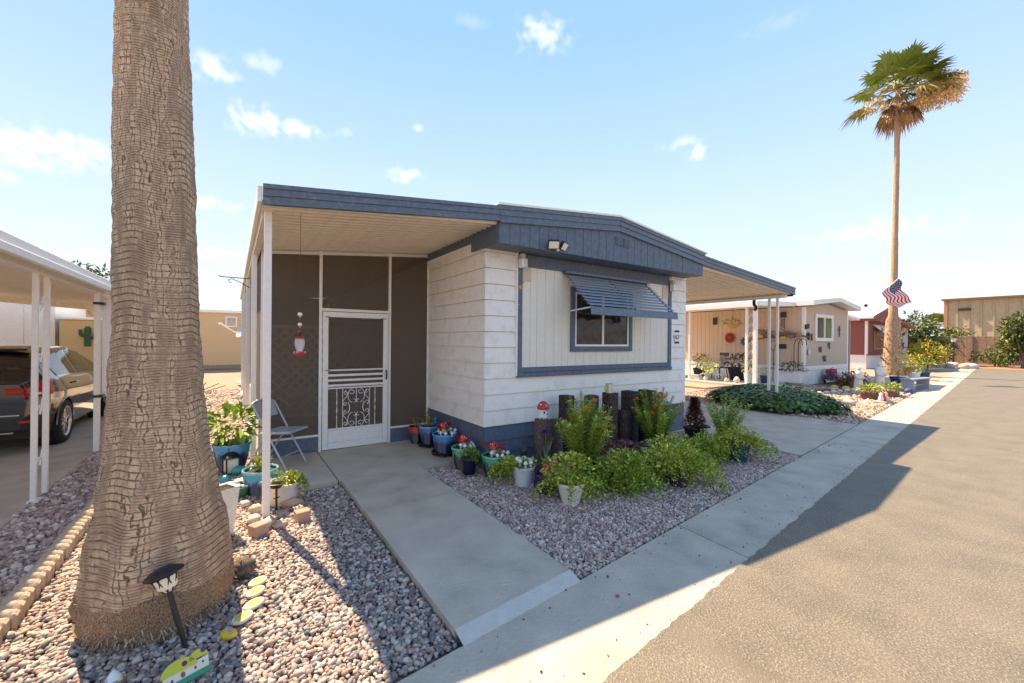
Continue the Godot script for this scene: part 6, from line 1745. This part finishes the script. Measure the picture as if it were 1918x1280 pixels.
	for s in [[1305, 712, .09, Color(.6, .55, .5), "stacked books on the porch edge"], [1322, 708, .07, Color(.75, .70, .62), "small white and orange duck figure on the porch"], [1362, 716, .08, Color(.66, .52, .40), "pinkish rock on the porch edge by the tricycle"], [1380, 722, .11, Color(.62, .45, .36), "larger pinkish rock at the porch corner"]]:
		var o := thing("porch_ornament", s[4], "ornament", onx(s[0], s[1], 15.4) * Vector3(1, 0, 1) + Vector3(0, fy, 0), rf(0, 3))
		var q := MB.new(); q.col = s[3]
		if s[0] == 1305:
			for k in 4: q.col = (s[3] as Color) * rf(.6, 1.2); q.box(Vector3(0, .025 + k * .05, 0), Vector3(.3, .045, .45 - k * .06), .004, Basis(Vector3.UP, rf(-.2, .2)))
		else:
			q.ball(Vector3(0, s[2], 0), Vector3(s[2] * 1.3, s[2], s[2]), 10, 7)
			q.ball(Vector3(s[2] * .5, s[2] * 1.8, 0), Vector3(s[2], s[2] * .7, s[2]) * .6, 8, 6)
		part("body", q, M.vc, o)
	# decorations on the tan side wall
	var wx := 18.27
	var hb := thing("hanging_basket", "hanging basket of pale leaves under the porch roof", "basket", onx(1373, 615, 16.6))
	part("bowl", MB.new().lathe([Vector2(0, -.02), Vector2(.15, .02), Vector2(.24, .14), Vector2(.26, .16), Vector2(.22, .15)], 20), mat(lin(.55, .30, .06), .7), hb)
	b = MB.new(); bushy(b, Vector3(0, .25, 0), Vector3(.34, .12, .34), 260, .12, .07, [Color(.45, .50, .15), Color(.62, .55, .42), Color(.40, .42, .10)]); part("foliage", b, M.leaf, hb)
	part("chain", MB.new().tube([Vector3(0, .2, 0), Vector3(0, 3.02 - onx(1373, 615, 16.6).y, 0)], .008, 5), M.blackmetal, hb)
	for s in [[1368, 633, .26, Color(.40, .055, .025), 18, "rust red round metal flower on the tan wall"], [1397, 640, .24, Color(.015, .16, .22), 9, "teal metal flower with yellow centre on the tan wall"]]:
		var c := onx(s[0], s[1], wx)
		var o := thing("metal_flower", s[5], "wall ornament", c)
		b = MB.new()
		for ring in 2:
			for k in int(s[4]):
				var a: float = TAU * k / float(s[4]) + ring * .2
				b.col = (s[3] as Color) * rf(.75, 1.25)
				b.leaf(Vector3(-.03 - ring * .03, 0, 0), Vector3(-.12, sin(a), cos(a)).normalized(), Vector3.LEFT, s[2] * (1.0 - ring * .35), s[2] * .42, .05)
		part("petals", b, M.leaf_dry, o)
		part("centre", MB.new().ball(Vector3(-.06, 0, 0), Vector3(.03, .05, .05), 10, 6), mat(lin(.5, .35, .03) if s[4] == 9 else lin(.5, .12, .05), .6), o)
	var dw := thing("driftwood_art", "driftwood branch with metal birds on the tan wall", "wall ornament", onx(1452, 628, wx - .08))
	b = MB.new(); b.col = Color(.20, .13, .09)
	b.tube([Vector3(0, -.1, 1.2), Vector3(-.06, .1, .5), Vector3(0, .0, -.1), Vector3(-.04, -.16, -.7)], [.03, .06, .07, .03], 7)
	for k in 9: b.tube([Vector3(0, rf(-.12, .1), rf(-.8, .9)), Vector3(-.05, rf(.05, .4), rf(-.9, 1.0))], [.035, .012], 5)
	part("branch", b, M.vc, dw)
	for k in 7:
		b = MB.new(); b.col = [Color(.35, .22, .12), Color(.6, .42, .05), Color(.16, .2, .22)][k % 3]; b.ball(Vector3(-.08, -.12 + .06 * (k % 4), -.8 + k * .28), Vector3(.05, .07, .11), 8, 6); part("bird", b, M.vc, dw)
	for s in [[1340, 602, .09, .16, Color(.05, .05, .06), "dark rectangular porch lamp on tan wall"], [1468, 590, .10, .11, Color(.04, .04, .06), "small square dark plaque on the tan wall"], [1468, 607, .05, .22, Color(.03, .03, .03), "dark hanging wind chime against the tan wall"], [1463, 649, .20, .09, Color(.05, .03, .03), "small dark bird shape on the tan wall"], [1451, 647, .12, .2, Color(.06, .05, .05), "dark oval ring on a stake by tan wall"]]:
		var o := thing("wall_plaque", s[5], "wall ornament", onx(s[0], s[1], wx))
		var q := MB.new(); q.col = s[4]
		if s[2] < .06:
			for k in 3: q.tube([Vector3(-.05, s[3], -.05 + k * .05), Vector3(-.05, -s[3] * (.6 + .2 * k), -.05 + k * .05)], .012, 6)
		elif s[0] == 1451: q.tube([Vector3(-.1, -s[3] * 7.0, 0)] + Array(spiral_x(.12, .2)), .014, 6)
		else: q.box(Vector3(-.035, 0, 0), Vector3(.06, s[3] * 2.0, s[2] * 2.0), .012)
		part("body", q, M.vc, o)
	for zc: float in [1487.0, 1495.0]:
		var hp := onx(zc, 712, 17.8); hp.y = .1
		var sk := thing("shepherd_hook", "tall black iron garden hook at the corner of tan home", "hook", hp, 0.0, "iron garden hooks")
		part("rod", MB.new().tube([Vector3.ZERO, Vector3(0, 1.45, 0), Vector3(0, 1.62, .04), Vector3(0, 1.70, .14), Vector3(0, 1.66, .25), Vector3(0, 1.45, .28)], .014, 6), M.blackmetal, sk)
		part("foot", MB.new().tube([Vector3(0, .5, -.18), Vector3(0, .5, .18)], .012, 5), M.blackmetal, sk)
	# ornaments on the tan front wall
	for s in [[1511, 612, .17, .09, Color(.04, .025, .02), "brown rectangular plaque"], [1513, 630, .10, .17, Color(.03, .015, .015), "dark curled metal shape"], [1519, 632, .05, .16, Color(.06, .05, .04), "slim dark metal pendant"], [1515, 659, .12, .11, Color(.62, .60, .56), "white round plate"], [1536, 655, .11, .14, Color(.18, .10, .04), "brown owl shape"], [1552, 648, .06, .16, Color(.08, .11, .10), "slim green grey figure"], [1544, 672, .13, .15, Color(.12, .15, .10), "green hummingbird shape"], [1572, 621, .09, .24, Color(.10, .09, .08), "dark metal cross"]]:
		var c := onz(s[0], s[1], Z + .02)
		var o := thing("front_ornament", "%s on the tan front wall" % s[5], "wall ornament", c)
		var q := MB.new(); q.col = s[4]
		if s[0] == 1572:
			q.box(Vector3(0, 0, .02), Vector3(.05, s[3] * 2, .03), .006); q.box(Vector3(0, .08, .021), Vector3(.22, .05, .03), .006)
		elif s[0] == 1515: q.lathe([Vector2(0, .01), Vector2(.08, .012), Vector2(.12, .03), Vector2(.12, .02), Vector2(0, 0)], 18, Vector3.ZERO, Basis(Vector3.RIGHT, PI / 2))
		elif s[0] == 1511: q.box(Vector3(0, 0, .02), Vector3(s[2] * 2, s[3] * 2, .03), .006, Basis(Vector3.BACK, .15))
		else:
			q.ball(Vector3(0, s[3] * .35, .03), Vector3(s[2], s[3] * .55, .03), 9, 6); q.ball(Vector3(s[2] * .3, -s[3] * .4, .03), Vector3(s[2] * .6, s[3] * .5, .03), 9, 6); q.tube([Vector3(0, 0, .03), Vector3(s[2] * .9, s[3] * .7, .03)], .02, 5)
		part("body", q, M.vc, o)
	# carport on the far side of the tan home and its driveway
	var ta := thing("far_carport", "white carport awning beyond the tan home", "awning", Vector3.ZERO)
	part("roof", MB.new().prism([Vector2(22.72, 3.05), Vector2(26.2, 2.80), Vector2(26.2, 2.92), Vector2(22.72, 3.18)], -17.0, -7.6), M.white, ta)
	for s in [[22.9, -8.0], [26.0, -8.0], [26.0, -12.0], [24.0, -8.6]]: part("post", MB.new().span(Vector3(s[0], 0, s[1]), Vector3(s[0] + .07, 2.85, s[1] + .07), .004), M.chair, ta)
	for s in [[.6, .3], [1.2, .5]]: part("hanging_lamp", MB.new().ball(Vector3(23.0 + s[0], 2.68, -7.7), Vector3(.14, .08, .14), 12, 6), M.white, ta)
	struct("driveway", slab(MB.new(), [Vector2(22.9, inner_z(22.9) - .012), Vector2(26.6, inner_z(26.6) - .012), Vector2(26.6, -18), Vector2(22.9, -18)], -.1, .0), M.concrete)
	struct("flower_bed", slab(MB.new(), [Vector2(16.0, -5.6), Vector2(22.4, -4.9), Vector2(22.7, -6.95), Vector2(15.8, -6.95)], -.05, .0), tex(mat(Color.WHITE, .95), ntex(noise(.15, 3, 221), [[0.0, lin(.10, .05, .035)], [1.0, lin(.30, .17, .12)]]), .8))
	var be := thing("bed_edging", "dark grey concrete edging before the tan home's flower bed", "edging", Vector3.ZERO)
	for k in 14:
		var x := 15.4 + k * .52
		part("edging_block", MB.new().box(Vector3(x, .03, -5.78 + k * .055), Vector3(.50, .14, .14), .02, Basis(Vector3.UP, -.10)), M.timber_grey if k % 3 else M.concrete, be)
	for k in 16:
		var q := MB.new(); q.col = Color(.72, .66, .60) * rf(.7, 1.1); q.ball(Vector3(0, .05, 0), Vector3(.10, .06, .08), 8, 5)
		solo("white_stone", q, M.vc, "whitish stone in the row along the flower bed edging", "stone", "white stones along the flower bed", Vector3(15.5 + k * .43, -.01, -5.50 + k * .045), rf(0, 3))
	# statues
	for s in [[1608, 733, .86, "robed white garden statue beside the brown shrub"], [1648, 731, 1.02, "taller robed white garden statue holding a bowl"]]:
		var st := thing("garden_statue", s[3], "statue", gp(s[0], s[1]), -.4)
		var k: float = s[2]
		var q := MB.new(); q.lathe([Vector2(.19 * k, 0), Vector2(.19 * k, .05 * k), Vector2(.15 * k, .07 * k), Vector2(.145 * k, .3 * k), Vector2(.12 * k, .52 * k), Vector2(.145 * k, .68 * k), Vector2(.12 * k, .78 * k), Vector2(.05 * k, .82 * k)], 20)
		part("robe", q, M.whitepot, st)
		q = MB.new(); q.ball(Vector3(0, .90 * k, .01), Vector3(.075 * k, .095 * k, .08 * k), 14, 10); part("head", q, M.whitepot, st)
		q = MB.new(); q.tube([Vector3(-.13 * k, .70 * k, 0), Vector3(-.16 * k, .55 * k, .06 * k), Vector3(-.03 * k, .50 * k, .15 * k)], [.045 * k, .042 * k, .03 * k], 8); q.tube([Vector3(.13 * k, .70 * k, 0), Vector3(.16 * k, .55 * k, .06 * k), Vector3(.03 * k, .50 * k, .15 * k)], [.045 * k, .042 * k, .03 * k], 8); part("arms", q, M.whitepot, st)
		q = MB.new(); q.lathe([Vector2(0, .48 * k), Vector2(.06 * k, .50 * k), Vector2(.085 * k, .54 * k), Vector2(.07 * k, .54 * k)], 14, Vector3(0, 0, .16 * k)); part("bowl", q, M.whitepot, st)
	tree("bronze_bush", "low reddish brown bush by the tan home skirt", gp(1585, 728), .62, Vector3(.75, .32, .6), 700, .12, [Color(.16, .07, .03), Color(.22, .12, .05), Color(.12, .10, .04)], "", .03)
	var wg := thing("toy_wagon", "small blue and white wagon loaded with a red hose", "wagon", gp(1557, 719), .3)
	part("tray", MB.new().box(Vector3(0, .27, 0), Vector3(.85, .16, .42), .03), mat(lin(.02, .04, .22), .4), wg)
	part("base", MB.new().box(Vector3(0, .165, 0), Vector3(.80, .045, .38), .01), M.white, wg)
	for sx: float in [-.3, .3]:
		for sz: float in [-.2, .2]: part("wheel", MB.new().lathe([Vector2(.02, -.03), Vector2(.11, -.03), Vector2(.12, 0), Vector2(.11, .03), Vector2(.02, .03)], 16, Vector3(sx, .12, sz), Basis(Vector3.RIGHT, PI / 2)), M.rubber, wg)
	var hs := []
	for k in 50: hs.append(Vector3(cos(k * .55) * (.26 + .05 * sin(k * .3)), .38 + k * .004, sin(k * .55) * .17))
	part("hose", MB.new().tube(hs, .028, 6), mat(lin(.45, .05, .10), .4), wg)
	part("handle", MB.new().tube([Vector3(-.42, .22, 0), Vector3(-.6, .65, 0), Vector3(-.6, .68, .08)], .012, 5), M.blackmetal, wg)
	for s in [[1630, 747, .52, "rectangular brown planter of lime succulents nearer the rock pile"], [1668, 743, .60, "rectangular brown planter of lime succulents by the driveway"]]:
		var pl := thing("planter_box", s[3], "planter", gp(s[0], s[1]), .1)
		part("trough", MB.new().box(Vector3(0, .11, 0), Vector3(s[2] * 1.5, .22, .32), .02), mat(lin(.13, .06, .04), .8), pl)
		b = MB.new(); bushy(b, Vector3(0, .27, 0), Vector3(s[2] * .85, .13, .28), 420, .10, .06, LIME); part("foliage", b, M.leaf, pl)
	var fg := thing("figurine_group", "small white and red figurines on a stone by the planter", "ornament", gp(1655, 755))
	for k in 5:
		b = MB.new(); b.col = [Color(.75, .73, .70), Color(.5, .06, .04), Color(.1, .1, .12), Color(.7, .62, .5), Color(.2, .3, .5)][k]
		b.lathe([Vector2(.05, 0), Vector2(.06, .08), Vector2(.03, .16), Vector2(.045, .20), Vector2(0, .25)], 10, Vector3(-.2 + k * .1, .06, .03 * (k % 2))); part("figure", b, M.vc, fg)
	part("stone", MB.new().box(Vector3(0, .03, 0), Vector3(.62, .07, .28), .02), M.edging, fg)
	for s in [[1585, 733, Color(.62, .40, .04), "yellow painted rock in the flower bed"], [1563, 731, Color(.62, .42, .05), "orange yellow painted rock by the bed edging"], [1703, 737, Color(.05, .07, .2), "dark blue glazed ball at the driveway edge"]]:
		var q := MB.new(); q.col = s[2]; q.ball(Vector3(0, .08, 0), Vector3(.17, .10, .12), 12, 8)
		solo("painted_rock", q, M.vc, s[3], "rock", "", gp(s[0], s[1]))
	flower_pot("yellow flowered plant in a blue pot beside the tall statue", gp(1683, 722), .26, .34, Color(.03, .07, .22), .9, LIME, Color(.75, .55, .05), 16)
	flower_pot("yellow flowered plant in a white pot on the grey bench", gp(1712, 712), .22, .35, Color(.62, .60, .56), .85, LIME, Color(.75, .55, .05), 12)
	flower_pot("orange flowered plant in a dark blue pot by the bench", gp(1728, 712), .26, .36, Color(.025, .05, .16), .8, LIME, Color(.8, .36, .02), 9)
	flower_pot("terracotta pot of red flowers below the tall palm", gp(1698, 702), .3, .4, Color(.42, .13, .06), .6, GREEN, Color(.55, .08, .05), 14)
	var bn := thing("garden_bench", "low grey metal bench holding flower pots", "bench", gp(1715, 730), -.1)
	part("seat", MB.new().box(Vector3(0, .40, 0), Vector3(1.5, .05, .4), .01), M.chair, bn)
	for sx: float in [-.65, .65]: part("leg", MB.new().box(Vector3(sx, .19, 0), Vector3(.06, .38, .36), .01), M.chair, bn)
	part("stretcher", MB.new().box(Vector3(0, .15, 0), Vector3(1.24, .04, .04)), M.chair, bn)
	# flag on its pole
	var p0 := Vector3(22.9, 3.08, -6.65); var p1 := onz(1683, 522, -5.7)
	var fl := thing("flag", "tattered stars and stripes flag on a pole from the tan roof", "flag", Vector3.ZERO)
	part("pole", MB.new().tube([p0, p1], .016, 8), M.alu, fl)
	part("finial", MB.new().ball(p0.lerp(p1, .16), Vector3.ONE * .07, 10, 7), M.black, fl)
	b = MB.new()
	var hd := (p0 - p1).normalized()
	for i in 26:
		for j in 40:
			var cl := Color(.55, .03, .04) if (i / 2) % 2 == 0 else Color(.78, .76, .74)
			if i < 14 and j < 16:
				cl = Color(.03, .04, .13)
				if (i + j) % 3 == 0 and i % 2 == 1: cl = Color(.7, .7, .72)
			b.col = cl
			var f := func(a: float, c: float) -> Vector3:
				var q := p1 + hd * (a * .036)
				return q + Vector3(.10, -1, .12).normalized() * c * .031 * (1.0 - .010 * a) + vR * (sin(c * .22 + a * .25) * .05 + c * .004) + Vector3(0, 0, sin(c * .3 + a * .12) * .045) - hd * c * c * .00018
			b.quad(f.call(i, j), f.call(i, j + 1), f.call(i + 1, j + 1), f.call(i + 1, j))
	part("cloth", b, vcol(.8, .3, Color(.25, .2, .2)), fl)
	# red house
	var RX := 33.9; var RZ := -9.45
	var redm := tex(mat(Color.WHITE, .75), ntex(noise(.03, 4, 231), [[0.0, lin(.20, .065, .05)], [1.0, lin(.27, .095, .075)]]), .6)
	var rh := thing("red_mobile_home", "brick red mobile home with white skirting behind the palm", "mobile home", Vector3.ZERO)
	part("wall", MB.new().span(Vector3(RX, .9, -20.0), Vector3(RX + 4.3, 3.1, RZ)), redm, rh)
	part("skirt", MB.new().span(Vector3(RX + .03, 0, -19.9), Vector3(RX + 4.27, .899, RZ - .04)), M.white, rh)
	part("ledge", MB.new().span(Vector3(RX - .05, .88, RZ + .001), Vector3(RX + 4.35, .98, RZ + .06), .01), redm, rh)
	part("gable", MB.new().prism([Vector2(RX - .3, 3.101), Vector2(RX + 4.6, 3.101), Vector2(RX + 4.6, 3.25), Vector2(RX + 2.15, 3.85), Vector2(RX - .3, 3.25)], -20.0, RZ + .4), redm, rh)
	part("roof", MB.new().prism([Vector2(RX - .45, 3.24), Vector2(RX + 2.15, 3.86), Vector2(RX + 4.75, 3.24), Vector2(RX + 4.75, 3.36), Vector2(RX + 2.15, 4.0), Vector2(RX - .45, 3.36)], -20.1, RZ + .45), M.white, rh)
	part("roof_edge", MB.new().prism([Vector2(RX - .47, 3.22), Vector2(RX + 2.15, 3.84), Vector2(RX + 4.77, 3.22), Vector2(RX + 4.77, 3.38), Vector2(RX + 2.15, 4.02), Vector2(RX - .47, 3.38)], RZ + .451, RZ + .50), mat(lin(.24, .085, .07), .6), rh)
	part("corner_trim", MB.new().span(Vector3(RX - .04, .9, RZ - .1), Vector3(RX + .10, 3.1, RZ + .03)), M.white, rh)
	var rw := Node3D.new(); rw.name = "window"; rh.add_child(rw, true)
	part("window_frame", MB.new().span(Vector3(RX + 1.3, 1.25, RZ + .001), Vector3(RX + 3.2, 2.5, RZ + .05), .01), mat(lin(.5, .2, .15), .6), rw)
	part("pane", MB.new().span(Vector3(RX + 1.4, 1.35, RZ + .051), Vector3(RX + 2.22, 2.4, RZ + .06)), mat(lin(.10, .10, .09), .1), rw)
	part("pane", MB.new().span(Vector3(RX + 2.28, 1.35, RZ + .051), Vector3(RX + 3.1, 2.4, RZ + .06)), mat(lin(.10, .10, .09), .1), rw)
	part("window_awning", MB.new().prism([Vector2(0, 0), Vector2(.9, -.85), Vector2(.9, -.80), Vector2(0, .05)], 0, 2.4), M.white, rh)
	var awn: MeshInstance3D = rh.get_child(rh.get_child_count() - 1); awn.transform = Transform3D(Basis(Vector3.UP, -PI / 2), Vector3(RX + 3.5, 2.85, RZ + .02))
	var rc := thing("red_carport", "carport with dark red edge on the far side of red home", "awning", Vector3.ZERO)
	part("roof", MB.new().prism([Vector2(RX + 4.31, 3.2), Vector2(RX + 7.4, 2.75), Vector2(RX + 7.4, 2.95), Vector2(RX + 4.31, 3.42)], -19.0, RZ + .6), mat(lin(.24, .085, .07), .6), rc)
	for s in [[RX + 6.6, RZ + .2], [RX + 7.2, RZ + .2], [RX + 7.2, RZ - 4.0]]: part("post", MB.new().span(Vector3(s[0], 0, s[1]), Vector3(s[0] + .12, 2.8, s[1] + .12)), M.white, rc)
	struct("driveway", slab(MB.new(), [Vector2(38.4, inner_z(38.4) - .012), Vector2(41.3, inner_z(41.3) - .012), Vector2(41.3, -20), Vector2(38.4, -20)], -.1, .0), M.concrete)
	struct("gravel_yard", slab(MB.new(), [Vector2(33.01, inner_z(33) - .02), Vector2(38.39, inner_z(38.4) - .02), Vector2(38.39, -26), Vector2(33.01, -26)], -.08, -.02), M.pinkgravel)
	# planting at the end of the street
	var ole := [Color(.09, .13, .03), Color(.14, .18, .04), Color(.20, .24, .06), Color(.06, .08, .025)]
	tree("oleander_bush", "tall rounded oleander standing right behind the red carport", Vector3(45.0, 0, -10.2), 4.4, Vector3(2.0, 2.1, 2.0), 2400, .30, ole, "oleanders at the street end")
	tree("oleander_bush", "oleander with lower crown sloping down toward the lamp post", Vector3(46.5, 0, -8.9), 3.4, Vector3(1.9, 1.7, 1.7), 2000, .28, ole, "oleanders at the street end")
	tree("oleander_bush", "small oleander branch reaching over the block wall", Vector3(51.6, 0, -8.3), 3.1, Vector3(1.5, .7, 1.2), 700, .26, ole, "oleanders at the street end")
	tree("lantana_bush", "bright yellow flowering bush beside the lamp post bed", gp(1737, 694), 2.0, Vector3(1.25, .95, 1.0), 1500, .16, [Color(.34, .34, .04), Color(.50, .42, .04), Color(.22, .26, .04), Color(.60, .46, .03)], "", .05)
	tree("low_shrub", "low dark green shrub in front of the block wall", Vector3(47.2, 0, -5.6), 1.5, Vector3(2.0, .75, 1.2), 1500, .18, ole, "", .05)
	tree("corner_shrub", "big leafy shrub at the street bend covering the wall end", Vector3(45.0, 0, -4.1), 3.9, Vector3(1.2, 1.95, 1.2), 2400, .26, ole, "")
	var lp := thing("lamp_post", "black lamp post with a lantern head in the rock bed", "lamp post", Vector3(43.2, 0, -7.1))
	part("post", MB.new().lathe([Vector2(.12, 0), Vector2(.12, .12), Vector2(.06, .16), Vector2(.055, 1.75), Vector2(.09, 1.78), Vector2(.05, 1.82)], 14), M.black, lp)
	part("lantern", MB.new().lathe([Vector2(.10, 1.82), Vector2(.17, 2.10)], 10), M.lamp_lens, lp)
	part("cap", MB.new().lathe([Vector2(.0, 2.10), Vector2(.24, 2.10), Vector2(.22, 2.15), Vector2(.07, 2.28), Vector2(0, 2.30)], 14), M.black, lp)
	for k in 9:
		var q := MB.new(); q.col = [Color(.5, .42, .36), Color(.42, .34, .3), Color(.62, .56, .5)][k % 3]; q.ball(Vector3(0, .14, 0), Vector3(.36, .22, .28), 9, 6)
		solo("bed_boulder", q, M.vc, "rounded pale boulder round the lamp post bed", "rock", "boulders round the lamp post", Vector3(41.6 + cos(k * .75) * 1.5 + k * .1, 0, -7.0 + sin(k * .75) * 1.0), k)
	struct("soil_strip", slab(MB.new(), [Vector2(42.01, -16), Vector2(42.01, 24.0), Vector2(56, 24), Vector2(56, -16)], -.05, .02), tex(mat(Color.WHITE, .95), ntex(noise(.08, 4, 241), [[0.0, lin(.26, .13, .07)], [1.0, lin(.42, .24, .14)]]), .4))
	var bw := thing("block_wall", "weathered brown concrete block wall at the street end", "wall", Vector3(50.5, 0, -14.0))
	var cmu := bump(tex(mat(Color.WHITE, .9), ntex(noise(.03, 5, 251), [[0.0, lin(.17, .11, .075)], [0.5, lin(.28, .19, .13)], [1.0, lin(.38, .28, .20)]]), .35), nbump(noise(.1, 3, 253), 5.0), .5)
	for c in 11:
		for k in 21:
			part("block", MB.new().span(Vector3(0, c * .21, k * .42 * 1.0 + .004), Vector3(.20, c * .21 + .203, k * .42 + .414), .006), cmu, bw)
	part("pier", MB.new().span(Vector3(-.06, 0, 6.4), Vector3(.26, 2.36, 6.8), .01), cmu, bw)
	part("wall_end", MB.new().span(Vector3(0, 0, 8.83), Vector3(8.0, 2.25, 9.03), .01), cmu, bw)
	var mb := thing("metal_building", "large beige ribbed metal building behind the block wall", "building", Vector3(60.0, 0, -10.4))
	var bem := tex(mat(Color.WHITE, .7), ntex(noise(.02, 4, 261), [[0.0, lin(.40, .33, .20)], [1.0, lin(.50, .42, .27)]]), .2)
	part("wall", MB.new().span(Vector3(0, 0, 0), Vector3(20, 6.05, 36)), bem, mb)
	for k in 44: part("wall_rib", MB.new().span(Vector3(-.07, 0, .75 + k * .8), Vector3(0, 6.04, .83 + k * .8)), bem, mb)
	part("roof_edge", MB.new().span(Vector3(-.35, 6.051, -.3), Vector3(20.3, 6.22, 36.3)), mat(lin(.20, .11, .05), .6), mb)
	part("corner_trim", MB.new().span(Vector3(-.12, 0, -.15), Vector3(.25, 6.05, .10)), mat(lin(.45, .22, .10), .6), mb)
	part("wall_lamp", MB.new().span(Vector3(-.35, 5.0, .9), Vector3(0, 5.22, 1.7), .02), M.dark, mb)

func spiral_x(a: float, b: float) -> Array:
	var o := []
	for k in 15: o.append(Vector3(-.1, -cos(TAU * k / 14) * b, sin(TAU * k / 14) * a))
	return o

func _ready() -> void:
	rng.seed = 20260
	make_camera_and_light()
	make_materials()
	make_ground()
	make_house()
	make_palms()
	make_pots()
	make_left_things()
	make_left_yard()
	make_street_right()
